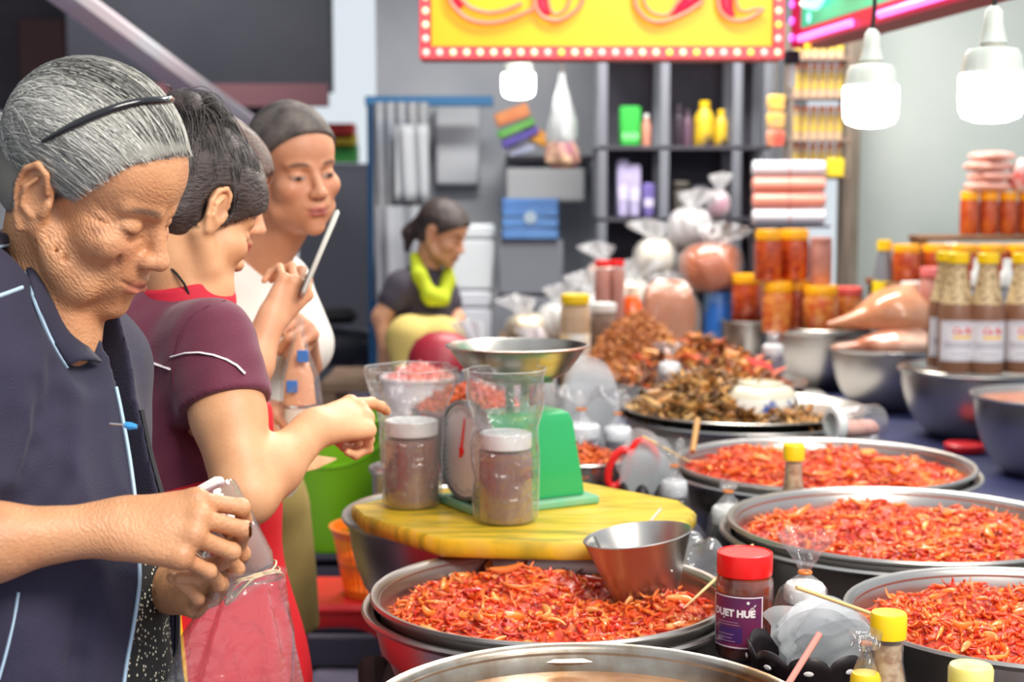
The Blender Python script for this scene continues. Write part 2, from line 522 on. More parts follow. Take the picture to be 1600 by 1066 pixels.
def add_head(s, B, t, k=1.0, old=False, male=False, ez=0.0, ek=1.0):
    """face forward +x, left +y, up +z; origin between the ears"""
    s.frame(B*k if k != 1.0 else B, t)
    E = lambda c, r, kk=0.012, op='u', rot=None: s.ell(c, r, kk, op, rot)
    E((-0.014, 0, 0.045), (0.098, 0.076, 0.088))
    E((0.040, 0, 0.045), (0.052, 0.062, 0.056), 0.02)
    E((0.040, 0, -0.030), (0.050, 0.060, 0.068), 0.02)
    E((0.044, 0, -0.074), (0.043, 0.049 if not male else 0.054, 0.036), 0.02)
    E((0.078, 0, -0.101), (0.017, 0.020, 0.015), 0.018)
    E((0.075, 0, -0.058), (0.024, 0.031, 0.030), 0.02)
    for q in (-1, 1):
        E((0.058, q*0.045, -0.022), (0.026, 0.022, 0.020), 0.02)
        s.cone((0.030, q*0.055, -0.070), (-0.010, q*0.062, -0.035), 0.016, 0.016, 0.02)
        s.cone((0.088, q*0.013, 0.021), (0.070, q*0.046, 0.024), 0.007, 0.006, 0.012)
        E((0.096, q*0.032, 0.004), (0.014, 0.018, 0.012), 0.014, 's')
        E((0.0735, q*0.032, 0.003), (0.0128, 0.016, 0.0118), 0.004)
        # lid crease and the closed line below the lid
        s.path([(0.088, q*0.016, 0.010), (0.089, q*0.031, 0.0145), (0.080, q*0.047, 0.009)], [0.0013]*3, 0.003, 's')
        s.path([(0.087, q*0.017, -0.003), (0.0875, q*0.031, -0.006), (0.079, q*0.049, -0.001)], [0.0012]*3, 0.003, 's')
        # nose wing and nostril
        E((0.0985, q*0.0125, -0.032), (0.0105, 0.0075, 0.0085), 0.006)
        E((0.104, q*0.0075, -0.0405), (0.0045, 0.003, 0.003), 0.002, 's')
        # nasolabial fold
        d = 0.0024 if old else 0.0013
        s.path([(0.100, q*0.022, -0.030), (0.094, q*0.033, -0.047), (0.085, q*0.038, -0.064)], [d]*3, 0.006, 's')
        # ear
        R = np.array([[0.96, 0.1*q, -0.22], [-0.14*q, 0.98, 0], [0.22, 0, 0.96]])
        R, _ = np.linalg.qr(R); R = R*np.sign(np.diag(R))
        e = lambda a, b, c: (a*ek - (0.004 if old else 0), q*(0.079 + (b-0.079)*ek), c*ek + ez)
        E(e(-0.010, 0.078, 0.004), (0.0185*ek, 0.0075, 0.031*ek), 0.008, 'u', R)
        E(e(-0.008, 0.076, -0.016), (0.0125*ek, 0.0065, 0.021*ek), 0.008)
        E(e(-0.006, 0.087, 0.006), (0.0105*ek, 0.0062, 0.019*ek), 0.003, 's', R)
        s.path([e(0.004, 0.083, 0.012), e(-0.003, 0.086, 0.029), e(-0.014, 0.0875, 0.034), e(-0.025, 0.088, 0.024), e(-0.0275, 0.087, 0.006), e(-0.022, 0.085, -0.014), e(-0.011, 0.081, -0.032)], [0.0030, 0.0036, 0.004, 0.004, 0.0036, 0.0034, 0.0055], 0.003)
        s.cone(e(0.007, 0.080, 0.002), e(0.005, 0.080, -0.009), 0.0042, 0.0045, 0.003)
        s.path([e(-0.010, 0.086, 0.022), e(-0.0175, 0.0875, 0.008), e(-0.014, 0.086, -0.010), e(-0.003, 0.083, -0.016)], [0.0022, 0.003, 0.003, 0.003], 0.003)
    # nose
    s.cone((0.084, 0, 0.014), (0.1075, 0, -0.026), 0.0075, 0.0100, 0.010)
    E((0.1085, 0, -0.029), (0.0105, 0.0105, 0.0095), 0.006)
    # lips
    for q in (-1, 1):
        s.cone((0.1000, q*0.003, -0.0575), (0.0865, q*0.0225, -0.0630), 0.0050, 0.0026, 0.004)
    s.path([(0.086, -0.0225, -0.064), (0.0975, -0.009, -0.0700), (0.0975, 0.009, -0.0700), (0.086, 0.0225, -0.064)], [0.0028, 0.0058, 0.0058, 0.0028], 0.004)
    up = 0.003 if old else 0.0
    s.path([(0.089, -0.028, -0.0625+up), (0.104, -0.010, -0.0645), (0.104, 0.010, -0.0645), (0.089, 0.028, -0.0625+up)], [0.0013, 0.0016, 0.0016, 0.0013], 0.003, 's')
    s.cone((0.100, -0.012, -0.0805), (0.100, 0.012, -0.0805), 0.004, 0.004, 0.010, 's')
    if old:
        for q in (-1, 1):
            for i, (a, b) in enumerate([((0.066, 0.052, 0.004), (0.040, 0.0635, 0.016)), ((0.065, 0.053, -0.001), (0.036, 0.064, -0.001)), ((0.064, 0.053, -0.006), (0.040, 0.062, -0.018)), ((0.068, 0.050, -0.012), (0.050, 0.058, -0.030))]):
                s.cone((a[0], q*a[1], a[2]), (b[0], q*b[1], b[2]), 0.0012, 0.0009, 0.004, 's')
            for i in range(4):       # folds from the ear lobe down the cheek
                x0 = 0.000 + 0.011*i
                s.path([(x0, q*(0.073-0.001*i), -0.026), (x0+0.004, q*(0.070-0.002*i), -0.055), (x0+0.010, q*(0.060-0.003*i), -0.085)], [0.0012]*3, 0.005, 's')
            s.path([(0.084, q*0.040, -0.066), (0.078, q*0.042, -0.082), (0.074, q*0.036, -0.098)], [0.0016]*3, 0.006, 's')
            s.path([(0.070, q*0.048, -0.018), (0.080, q*0.044, -0.028), (0.082, q*0.040, -0.044)], [0.0012]*3, 0.006, 's')
            E((0.052, q*0.046, -0.082), (0.022, 0.014, 0.020), 0.016)
            s.path([(0.083, q*0.016, -0.010), (0.084, q*0.030, -0.014), (0.076, q*0.046, -0.010)], [0.001]*3, 0.004, 's')
        for i in range(3):
            s.path([(0.092, -0.040, 0.046+0.011*i), (0.100, 0, 0.043+0.011*i), (0.092, 0.040, 0.046+0.011*i)], [0.0012]*3, 0.005, 's')

HAIR_N = nrm((0.66, 0, -0.75))
def head_colors(v, B, t, k, cols, lips, hair, brow=None, spots=False, hl=0.004, seed=3, temple=0.0):
    q = (v - t) @ (B/k)
    x, y, z = q[:, 0], q[:, 1], q[:, 2]
    head = (np.abs(x) < 0.14) & (np.abs(y) < 0.1) & (z > -0.11) & (z < 0.15)
    ya = np.abs(y)
    e = np.array
    def blend(mask, c, a=1.0):
        m = np.clip(mask, 0, 1)[:, None]*a*head[:, None]
        cols[:, :3] = cols[:, :3]*(1-m) + np.asarray(c[:3])[None]*m
    # ruddy cheeks, nose, ears
    blend(np.exp(-(((x-0.08)/0.03)**2 + ((ya-0.038)/0.02)**2 + ((z+0.025)/0.018)**2)), (0.62, 0.24, 0.15), 0.35)
    blend(np.exp(-(((x-0.11)/0.014)**2 + (y/0.014)**2 + ((z+0.03)/0.012)**2)), (0.60, 0.24, 0.16), 0.35)
    # lips
    lp = (np.exp(-((y/0.0215)**6)) * np.exp(-(((z+0.0645)/0.0088)**6)) * (x > 0.080))
    blend(lp, lips, 0.8)
    blend(np.exp(-((y/0.025)**6))*np.exp(-(((z+0.0645-0.006*(ya/0.025)**2)/0.0022)**2))*(x > 0.08), (0.10, 0.02, 0.02), 0.75)
    if brow is not None:
        zz = 0.0245 + 0.004*np.cos((ya-0.032)/0.02*1.3) - 0.002
        blend(np.exp(-(((z-zz)/0.0042)**4))*np.exp(-(((ya-0.032)/0.0185)**6))*(x > 0.05), brow, 0.8)
    blend(np.exp(-(((z+0.0035-0.006*((ya-0.032)/0.018)**2)/0.0018)**2))*np.exp(-(((ya-0.033)/0.0165)**6))*(x > 0.06), (0.05, 0.02, 0.015), 0.85)
    blend(np.exp(-(((x-0.104)/0.008)**2 + ((ya-0.0075)/0.0035)**2 + ((z+0.041)/0.003)**2)), (0.08, 0.02, 0.015), 0.9)
    blend(np.exp(-(((x+0.003)/0.008)**2 + ((ya-0.083)/0.008)**2 + ((z-0.004)/0.014)**2)), (0.34, 0.13, 0.07), 0.6)
    if spots:
        g = np.random.default_rng(seed)
        for i in range(30):
            c = (g.uniform(0.03, 0.085), -g.uniform(0.035, 0.062), g.uniform(-0.05, 0.02))
            r = g.uniform(0.0016, 0.0042)
            blend(np.exp(-(((x-c[0])/r)**2 + ((z-c[2])/r)**2))*(y < -0.02), (0.36, 0.16, 0.08), 0.4)
        blend(np.exp(-(((x-0.055)/0.007)**2 + ((z+0.010)/0.005)**2))*(y < -0.02), (0.33, 0.13, 0.07), 0.7)
        blend(np.exp(-(((x-0.066)/0.005)**2 + ((z+0.024)/0.005)**2))*(y < -0.02), (0.33, 0.13, 0.07), 0.6)
    if hair is not None:
        d = x*HAIR_N[0] + z*HAIR_N[2] - hl - temple*np.clip((0.060-x)/0.035, 0, 1)
        ear = ((x+0.008)/0.026)**2 + ((z-0.002)/0.040)**2 < 1
        hm = np.clip(-d/0.006, 0, 1) * ~(ear & (ya > 0.070)) * (z > -0.062)
        blend(hm, hair)
    return cols

def hand(s, wrist, d, n, side, curls, thumb=((0.55, 0.5), 0.35), k=1.0, spread=0.06, wr=0.024):
    """d: wrist->fingers, n: back of the hand, side: +1 the thumb is along n x d, -1 the other way"""
    s.frame()
    wrist = np.asarray(wrist, float); d = nrm(d); n = nrm(n - d*np.dot(n, d)); t = np.cross(n, d)*side
    L = [(0.046, 0.027, 0.021), (0.051, 0.031, 0.022), (0.047, 0.029, 0.022), (0.037, 0.022, 0.019)]
    R0 = [0.0094, 0.0096, 0.0092, 0.0080]
    tips = []
    for i in range(4):
        off = (0.030 - 0.0198*i)*k
        base = wrist + t*off*0.45 + d*0.012*k
        kn = wrist + d*(0.086 - 0.0035*(i-1)**2)*k + t*off + n*(0.003 - 0.002*(i-1.2)**2)*k
        s.cone(base, kn, 0.0165*k, 0.0122*k, 0.012*k)
        s.ell(kn + n*0.0025*k, (0.0108*k,)*3, 0.006*k)
        p = kn; ang = 0.0
        sp = spread*(1.5-i)
        for j in range(3):
            ang += math.radians(curls[i][j])
            dd = nrm((d*math.cos(sp) + t*math.sin(sp))*math.cos(ang) - n*math.sin(ang))
            q = p + dd*L[i][j]*k
            r = R0[i]*k*(1-0.09*j)
            s.cone(p, q, r, r*0.92, 0.0025*k)
            if j: s.ell(p, (r*1.06,)*3, 0.003*k)
            p = q
        tips.append(p)
    s.cone(wrist - d*0.005*k, wrist + d*0.05*k - n*0.006*k, wr*0.92*k, 0.020*k, 0.02*k, flat=(n, 0.75))
    # thumb: leaves the side of the palm near its base
    (out, fwd), cl = thumb
    b = wrist + t*0.018*k + d*0.018*k - n*0.006*k
    m = b + nrm(t*out + d*fwd - n*0.35)*0.042*k
    e = m + nrm(t*out*(1-cl*1.6) + d*(fwd+0.6) - n*(0.25+cl))*0.032*k
    f = e + nrm(t*out*(0.6-cl*2) + d*(fwd+0.7) - n*(0.35+cl*1.2))*0.024*k
    s.cone(b, m, 0.0160*k, 0.0118*k, 0.010*k); s.cone(m, e, 0.0112*k, 0.0100*k, 0.003*k); s.cone(e, f, 0.0098*k, 0.0082*k, 0.003*k)
    return tips

def hair_cap(B, t, k, off, m, parent, name='hair', hl=0.004, extra=None, h=0.004, rough=0.0, cutz=-0.055, cols=None, temple=0.0):
    s = SDF(np.asarray(t)-0.21, np.asarray(t)+0.21, h)
    s.frame(B*k, t)
    s.ell((-0.014, 0, 0.045), (0.098+off, 0.076+off, 0.088+off), 0.01)
    s.ell((0.040, 0, 0.045), (0.052+off, 0.062+off, 0.056+off), 0.02)
    s.ell((-0.045, 0, -0.015), (0.060+off, 0.062+off, 0.055), 0.02)
    s.region(lambda D, x, y, z: np.maximum(D, x*HAIR_N[0] + z*HAIR_N[2] - hl - temple*np.clip((0.060-x)/0.035, 0, 1)), (-0.2,)*3, (0.2,)*3)
    s.cut((0, 0, cutz), (0.25, 0, -1), 0.006)
    for q in (-1, 1):
        s.ell((-0.006, q*0.082, 0.002), (0.024, 0.020, 0.038), 0.004, 's')
    if extra: extra(s)
    if rough:
        s.region(lambda D, x, y, z: D + rough*wobble(x, y*0.7, z, 160, 5, 7), (-0.2,)*3, (0.2,)*3)
    v, f = s.mesh(1)
    c = None
    if cols is not None:
        c = np.ones((len(v), 4), np.float32); c[:, :3] = cols(((v - t) @ (B/k)))
    return link(name, mesh_from(name, v, f, c, 180), m, parent)

def scalp_roots(g, n, hl, temple=0.0):
    """points on the skull behind the hair line, crowded towards it"""
    out = []
    while len(out) < n:
        d = g.normal(size=(4000, 3)); d /= np.linalg.norm(d, axis=1, keepdims=True)
        c1, r1 = np.array([-0.014, 0, 0.045]), np.array([0.098, 0.076, 0.088])
        p = c1 + d*r1
        c2, r2 = np.array([0.040, 0, 0.045]), np.array([0.052, 0.062, 0.056])
        q = (p-c2)/r2; L = np.linalg.norm(q, axis=1, keepdims=True)
        p = np.where(L < 1, c2 + q/np.maximum(L, 1e-6)*r2, p)
        dd = p @ np.array([0.66, 0, -0.75]) - hl - temple*np.clip((0.060-p[:, 0])/0.035, 0, 1)
        ear = ((p[:, 0]+0.008)/0.026)**2 + ((p[:, 2]-0.002)/0.044)**2 < 1
        keep = (dd < -0.001) & (dd > -0.13) & ~ear & (p[:, 2] > -0.045) & (g.random(len(p)) < np.where(dd > -0.02, 1.0, 0.28)) & (p[:, 0] > -0.085)
        out.extend(p[keep].tolist())
    return np.array(out[:n])
def strands(B, t, k, roots, ends, lift, seg=12, rad=0.0006, colf=None, jit=0.004, sag=None, seed=1):
    """hair strands over the skull: root -> end in head coordinates, pushed out on to the skull; returns v, f, cols"""
    g = np.random.default_rng(seed)
    n = len(roots)
    T = np.linspace(0, 1, seg)[None, :, None]
    roots = np.asarray(roots); q = (roots - np.array([-0.014, 0, 0.045]))/np.array([0.098, 0.076, 0.088]); roots = np.array([-0.014, 0, 0.045]) + q/np.linalg.norm(q, axis=1, keepdims=True)*np.array([0.098, 0.076, 0.088])
    roots = roots[:, None, :]; ends = np.asarray(ends)[:, None, :]
    p = roots*(1-T) + ends*T
    p = p + (g.normal(size=(n, 1, 3))*jit)*np.sin(T*PI)
    if sag is not None: p = p + np.asarray(sag)[None, None, :]*np.sin(T*PI)
    def push(p, c, r):
        q = (p - c)/r; L = np.linalg.norm(q, axis=2, keepdims=True)
        return np.where(L < 1, c + q/np.maximum(L, 1e-6)*r, p)
    lf = (lift + g.random((n, 1, 1))*0.0035)
    for _ in range(2):
        p = push(p, np.array([-0.014, 0, 0.045]), np.array([0.098, 0.076, 0.088]) + lf)
        p = push(p, np.array([0.040, 0, 0.045]), np.array([0.052, 0.062, 0.056]) + lf)
    w = p*k @ B.T + t
    d = np.gradient(w, axis=1); d /= np.linalg.norm(d, axis=2, keepdims=True) + 1e-9
    u = np.cross(d, np.array([0.3, 0.2, 0.93])); u /= np.linalg.norm(u, axis=2, keepdims=True) + 1e-9
    vv = np.cross(d, u)
    r = rad*(0.7 + 0.6*g.random((n, 1, 1)))*(1 - 0.5*np.abs(T*2-1)**4)
    ring = [w + r*(u*math.cos(a) + vv*math.sin(a)) for a in (0, 2.094, 4.189)]
    V = np.stack(ring, 2).reshape(-1, 3)
    base = (np.arange(n)[:, None]*seg + np.arange(seg-1)[None, :])*3
    F = []
    for i in range(3):
        j = (i+1) % 3
        F.append(np.stack([base+i, base+j, base+3+j, base+3+i], 2).reshape(-1, 4))
    F = np.concatenate(F)
    cs = colf(g, n)
    cols = np.ones((len(V), 4), np.float32)
    cols[:, :3] = np.repeat(cs, seg*3, 0)
    return V, F, cols

SKIN_OLD = np.array(S(205, 150, 108)[:3]); SKIN2 = np.array(S(226, 172, 128)[:3]); SKIN3 = np.array(S(228, 170, 132)[:3]); SKINM = np.array(S(205, 146, 112)[:3])
hair_gray = mat('grey_hair', (0.3, 0.3, 0.28, 1), 0.42, attr='Col', spec=0.5)
hair_dark = mat('dark_brown_hair', S(48, 38, 36), 0.42, attr='Col')
hair_cap_dark = mat('dark_hair_mass', S(46, 37, 36), 0.5, col2=S(70, 56, 52), cscale=40, bump=0.9, bscale=90, bstretch=(1, 1, 3))

# ================= the old woman in the navy jacket
def old_woman():
    root = thing('person', 'old woman with grey tied-back hair and black headband, navy jacket, smiling down at a jar', 'person', (-0.52, 1.66, 0))
    B = head_basis(14, 30, 6)
    t = P(141, 297, 1.665)
    BB = basis((math.cos(math.radians(22)), -math.sin(math.radians(22)), 0))
    c0 = np.array([-0.575, 1.675, 0.0])
    s = SDF((-0.98, 1.27, 0.84), (-0.27, 1.95, 1.58), 0.0025)
    # trunk under the clothes, neck, arms
    s.frame(BB, c0)
    s.ell((0, 0, 1.19), (0.085, 0.14, 0.12), 0.03); s.ell((0.01, 0, 1.02), (0.085, 0.13, 0.15), 0.04)
    s.cone((0, -0.13, 1.245), (0, 0.13, 1.245), 0.045, 0.045, 0.04)
    nb = P(62, 520, 1.68)
    s.frame()
    hd = lambda q: B @ np.array(q) + t
    s.cone(hd((-0.030, 0, -0.045)), nb, 0.050, 0.058, 0.03)
    s.cone(hd((0.020, 0, -0.075)), nb + np.array([0.02, -0.01, -0.01]), 0.032, 0.046, 0.03)
    for q, a in ((-1, 0.9), (-0.55, 0.7), (-0.2, 0.5)):
        s.cone(hd((0.018 + 0.012*a, q*0.050, -0.065)), nb + np.array([0.048, -0.030*a - 0.012, 0.010]), 0.006, 0.006, 0.012)
    add_head(s, B, t, 1.0, old=True, ez=-0.010, ek=1.12)
    s.frame(BB, c0)
    shR, shL = s.world((0, -0.155, 1.235)), s.world((0, 0.155, 1.235))
    elR, wrR = P(-185, 868, 1.43), P(168, 826, 1.50)
    s.frame()
    s.cone(shR, elR, 0.045, 0.037, 0.02); s.path([elR, elR*0.55+wrR*0.45, wrR], [0.036, 0.035, 0.0245], 0.03)
    elL, wrL = P(130, 900, 1.80), P(272, 922, 1.66)
    s.cone(shL, elL, 0.045, 0.037, 0.02); s.cone(elL, wrL, 0.035, 0.023, 0.02)
    dR = nrm(P(262, 824, 1.50) - wrR)
    hand(s, wrR, dR + np.array([0, 0.05, -0.03]), np.array([-0.05, -0.78, 0.62]), 1,
         [(28, 62, 40), (36, 70, 40), (44, 74, 40), (50, 78, 40)], ((0.25, 0.7), 0.5), 1.05, 0.05)
    dL = nrm(P(345, 918, 1.60) - wrL)
    hand(s, wrL, dL, np.array([0.25, 0.62, -0.75]), -1,
         [(20, 40, 30), (22, 46, 30), (25, 50, 30), (30, 55, 30)], ((0.7, 0.5), 0.2), 0.95, 0.06)
    v, f = s.mesh(1)
    cols = np.ones((len(v), 4), np.float32); cols[:, :3] = SKIN_OLD
    mott = wobble(v[:, 0], v[:, 1], v[:, 2], 90, 2, 6)[:, None]
    cols[:, :3] *= (1 + 0.10*mott)
    head_colors(v, B, t, 1.0, cols, S(200, 118, 100), S(92, 90, 84), S(92, 78, 68), True, -0.012, temple=0.020)
    ql = (v - t) @ B
    G = lambda c, r: np.exp(-(((ql[:, 0]-c[0])/r[0])**2 + ((ql[:, 2]-c[1])/r[1])**2))
    wr = 1.0*G((0.055, -0.005), (0.022, 0.022)) + 0.9*G((0.025, -0.055), (0.030, 0.035)) + 0.8*G((-0.01, -0.09), (0.05, 0.04)) + 0.5*G((0.07, -0.07), (0.02, 0.03)) + 0.35*G((0.09, 0.05), (0.03, 0.02))
    wrist = np.exp(-(((v - wrR)**2).sum(1)/0.035**2))
    cols[:, 3] = np.clip(wr*(np.abs(ql[:, 1]) < 0.12) + 0.8*wrist, 0, 1)
    body = link('body', mesh_from('body', v - np.array(root.location), f, cols, 180), aged_skin(), root)
    rl = np.array(root.location)
    # hair: a close cap plus swept-back strands to the tie at the back
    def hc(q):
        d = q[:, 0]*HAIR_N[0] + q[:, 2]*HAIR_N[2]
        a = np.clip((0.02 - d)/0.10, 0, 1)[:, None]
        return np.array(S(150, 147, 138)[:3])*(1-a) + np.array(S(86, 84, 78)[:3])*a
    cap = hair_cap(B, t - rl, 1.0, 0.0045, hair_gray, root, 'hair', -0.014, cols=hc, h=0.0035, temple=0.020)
    g = np.random.default_rng(4)
    n = 5200
    roots = scalp_roots(g, n, -0.011, 0.020); rx = roots[:, 0]; th = roots[:, 1]*14; u = roots[:, 2]*8
    tie = np.array([-0.098, -0.012, -0.026])
    ends = tie + g.normal(size=(n, 3))*np.array([0.004, 0.008, 0.010])
    def cf(g, n):
        w = np.clip(0.5 + 0.38*wobble(th*1.0, u*1.0, 0*u, 7, 21, 6) + 0.30*(g.random(n)-0.5)*1.6, 0, 1) if n == len(th) else g.random(n)
        fr = np.clip((rx-0.0)/0.09, 0, 1)
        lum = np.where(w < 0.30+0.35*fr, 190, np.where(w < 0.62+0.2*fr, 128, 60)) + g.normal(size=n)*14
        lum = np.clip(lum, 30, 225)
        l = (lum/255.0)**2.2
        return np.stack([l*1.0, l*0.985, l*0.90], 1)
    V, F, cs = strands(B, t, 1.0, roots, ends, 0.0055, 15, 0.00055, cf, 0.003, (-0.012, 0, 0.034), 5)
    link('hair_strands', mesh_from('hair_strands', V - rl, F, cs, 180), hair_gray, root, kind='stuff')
    # tail behind the tie
    n2 = 1500
    r2 = tie + g.normal(size=(n2, 3))*np.array([0.004, 0.010, 0.012])
    e2 = tie + np.array([-0.062, -0.006, -0.070]) + g.normal(size=(n2, 3))*np.array([0.014, 0.016, 0.022])
    rx = np.full(n2, 0.03)
    V, F, cs = strands(B, t, 1.0, r2, e2, 0.004, 10, 0.00065, cf, 0.014, (-0.022, 0, 0.020), 6)
    link('hair_tail', mesh_from('hair_tail', V - rl, F, cs, 180), hair_gray, root, kind='stuff')
    sT = MB(); sT.ball((0, 0, 0), (0.024, 0.020, 0.034), 16, 10)
    o = obj('hair_bun', sT, hair_cap_dark, root); o.location = hd(tie + np.array([-0.036, 0, -0.028])) - rl
    o.data.materials.clear(); o.data.materials.append(mat('grey_hair_mass', S(78, 76, 70), 0.5, col2=S(140, 138, 128), cscale=60, bump=0.8, bscale=120, bstretch=(3, 1, 1)))
    tb = MB(); tb.tube([hd(tie + np.array([-0.006, 0.021*math.cos(a), 0.024*math.sin(a)])) - rl for a in np.linspace(0, 2*PI, 20)], 0.005, 8)
    obj('hair_tie', tb, mat('black_elastic', S(24, 24, 28), 0.5), root)
    bd = MB(); bd.ball(hd(tie + np.array([-0.010, -0.027, 0.004])) - rl, (0.007, 0.007, 0.011), 12, 8)
    obj('hair_tie_bead', bd, mat('silver_bead', S(190, 190, 195), 0.25, 1.0), root)
    # headband over the crown, ends behind the ears
    pts = []
    for a in np.linspace(-1, 1, 41):
        th = a*1.95
        q = np.array([0.047 - 0.075*abs(a)**1.5, 0.0878*math.sin(th*0.80), 0.050 + 0.100*math.cos(th*0.80)])
        c = np.array([-0.014, 0, 0.045]); rr = np.array([0.098, 0.076, 0.088]) + 0.0095
        for _ in range(2):
            dv = (q-c)/rr; q = c + dv/np.linalg.norm(dv)*rr
            c2 = np.array([0.040, 0, 0.045]); r2_ = np.array([0.052, 0.062, 0.056]) + 0.0095
            d2 = (q-c2)/r2_; L2 = np.linalg.norm(d2)
            if L2 < 1: q = c2 + d2/L2*r2_
        pts.append(hd(q) - rl)
    hb = MB(); hb.tube(pts, [0.002 + 0.0026*min(1, (1-abs(a))*4) for a in np.linspace(-1, 1, 41)], 10)
    tp = [p + B @ np.array([-0.0085, 0, 0.001]) for p in pts[4:-4]]
    obj('headband', hb, mat('black_gloss_plastic', S(16, 16, 20), 0.18, coat=0.5), root, 'glossy black plastic headband')
    # brows
    eb = MB()
    g = np.random.default_rng(9)
    # ---- blouse
    s = SDF((-0.80, 1.40, 0.60), (-0.24, 1.95, 1.33), 0.005)
    s.frame(BB, c0)
    s.ell((0.015, 0, 1.17), (0.098, 0.150, 0.13), 0.05); s.ell((0.058, 0, 0.98), (0.118, 0.152, 0.17), 0.07); s.ell((0.060, 0, 0.82), (0.126, 0.160, 0.2), 0.06)
    s.ell((0.115, -0.02, 1.34), (0.062, 0.055, 0.10), 0.012, 's')
    s.region(lambda D, x, y, z: D + 0.004*wobble(x*0.5, y*1.4, z*0.5, 50, 3), (-0.3, -0.3, 0.5), (0.3, 0.3, 1.4))
    s.cut((0, 0, 0.66), (0, 0, -1))
    v, f = s.mesh(2)
    dots = mat('black_white_dotted_cloth', S(26, 28, 28), 0.75)
    nt = dots.node_tree; N, L = nt.nodes, nt.links
    tc = N.new('ShaderNodeTexCoord'); vo = N.new('ShaderNodeTexVoronoi'); vo.inputs['Scale'].default_value = 190
    L.new(tc.outputs['Object'], vo.inputs['Vector'])
    rp = N.new('ShaderNodeValToRGB'); rp.color_ramp.interpolation = 'LINEAR'
    rp.color_ramp.elements[0].position = 0.26; rp.color_ramp.elements[0].color = S(232, 228, 205)
    rp.color_ramp.elements[1].position = 0.33; rp.color_ramp.elements[1].color = S(26, 28, 28)
    sp = N.new('ShaderNodeSeparateColor'); L.new(vo.outputs['Color'], sp.inputs[0])
    ml = N.new('ShaderNodeMath'); ml.operation = 'GREATER_THAN'; ml.inputs[1].default_value = 0.62
    L.new(sp.outputs[0], ml.inputs[0])
    ad = N.new('ShaderNodeMath'); ad.operation = 'ADD'
    L.new(vo.outputs['Distance'], ad.inputs[0]); L.new(ml.outputs[0], ad.inputs[1])
    L.new(ad.outputs[0], rp.inputs['Fac']); L.new(rp.outputs['Color'], N['Principled BSDF'].inputs['Base Color'])
    link('blouse', mesh_from('blouse', v - rl, f, None, 180), dots, root, 'black blouse with small white dots')
    # ---- navy jacket, open in front
    s = SDF((-1.06, 1.25, 0.68), (-0.26, 2.0, 1.46), 0.004)
    s.frame(BB, c0)
    s.ell((0.000, 0, 1.17), (0.118, 0.172, 0.145), 0.05); s.ell((0.030, 0, 1.19), (0.100, 0.140, 0.125), 0.06); s.ell((0.045, 0, 0.99), (0.146, 0.186, 0.19), 0.08); s.ell((0.045, 0, 0.80), (0.152, 0.194, 0.2), 0.06)
    s.ell((-0.06, 0, 1.23), (0.09, 0.15, 0.12), 0.05); s.cone((-0.05, 0, 1.27), (-0.012, 0, 1.352), 0.085, 0.055, 0.04)
    for q in (-1, 1):
        s.cone((-0.03, q*0.135, 1.275), (0.018, q*0.058, 1.338), 0.064, 0.046, 0.05)
        s.path([(-0.03, q*0.066, 1.358), (0.035, q*0.080, 1.322), (0.070, q*0.072, 1.270)], [0.042, 0.042, 0.036], 0.05)
    s.cone((-0.01, -0.15, 1.245), (-0.01, 0.15, 1.245), 0.062, 0.062, 0.05)
    slR, slL = elR, elL
    s.frame()
    s.cone(shR, shR*0.18+slR*0.82, 0.074, 0.078, 0.04); s.cone(shL, shL*0.35+slL*0.65, 0.074, 0.078, 0.04)
    s.frame(BB, c0)
    s.region(lambda D, x, y, z: D + 0.010*wobble(x*0.9, y*0.9, z*0.35, 50, 13, 6) + 0.006*np.abs(wobble(x+z*0.5, y, z*0.5-x*0.4, 62, 17, 5)), (-0.6, -0.5, 0.5), (0.4, 0.4, 1.45))
    # sleeve fold under the arm
    # neck opening and front opening
    s.ell((0.135, 0.0, 1.345), (0.050, 0.046, 0.110), 0.014, 's')
    def edge(z):     # right-hand front edge (y in body coordinates)
        return 0.040 - 0.078*np.clip((1.16 - z)/0.25, 0, 1)
    def openf(D, x, y, z):
        lo = edge(z); hi = 0.092 + 0.0*z
        d = np.maximum(np.maximum(lo - y, y - hi), 0.035 - x)
        return np.maximum(D, -d)
    s.region(openf, (-0.1, -0.2, 0.5), (0.35, 0.2, 1.4))
    s.cut((0, 0, 0.72), (0, 0, -1))
    piping, pipeL = [], []
    for z in np.linspace(1.235, 0.74, 46):
        piping.append(s.hit((0.30, float(edge(z)) - 0.005, z), (-1, 0, 0), 0.35, 0.0015) - rl)
    for z in np.linspace(1.20, 0.74, 40):
        pipeL.append(s.hit((0.30, 0.098, z), (-1, 0, 0), 0.35, 0.0015) - rl)
    pocket = [s.hit((x, -0.35, z), (0, 1, 0), 0.3, 0.001) - rl for x, z in zip(np.linspace(0.045, 0.000, 12), np.linspace(1.000, 0.86, 12))]
    yoke = [s.hit((x, -0.06, 1.40), (0, -0.25, -1), 0.3, 0.001) - rl for x in np.linspace(-0.08, -0.06, 3)]
    yoke2 = [s.hit((x, -0.34, 1.215 + 0.01*i), (0, 1, 0), 0.3, 0.001) - rl for i, x in enumerate(np.linspace(-0.10, 0.055, 12))]
    def smooth(p, n=3):
        p = np.array(p)
        for _ in range(n): p[1:-1] = p[1:-1]*0.5 + (p[:-2] + p[2:])*0.25
        return p
    def onj(px, py, lift):
        d = ray(px, py); d = d/np.linalg.norm(d)
        s.frame()
        return s.hit(np.array(CAM) + d*1.30, d, 0.8, lift)
    out_ = [onj(*q, 0.006) for q in ((-50, 392), (-10, 386), (30, 388), (52, 462), (78, 528), (106, 574))]
    inn = [onj(*q, 0.010) for q in ((-40, 372), (0, 366), (50, 386), (84, 452), (118, 520), (158, 566))]
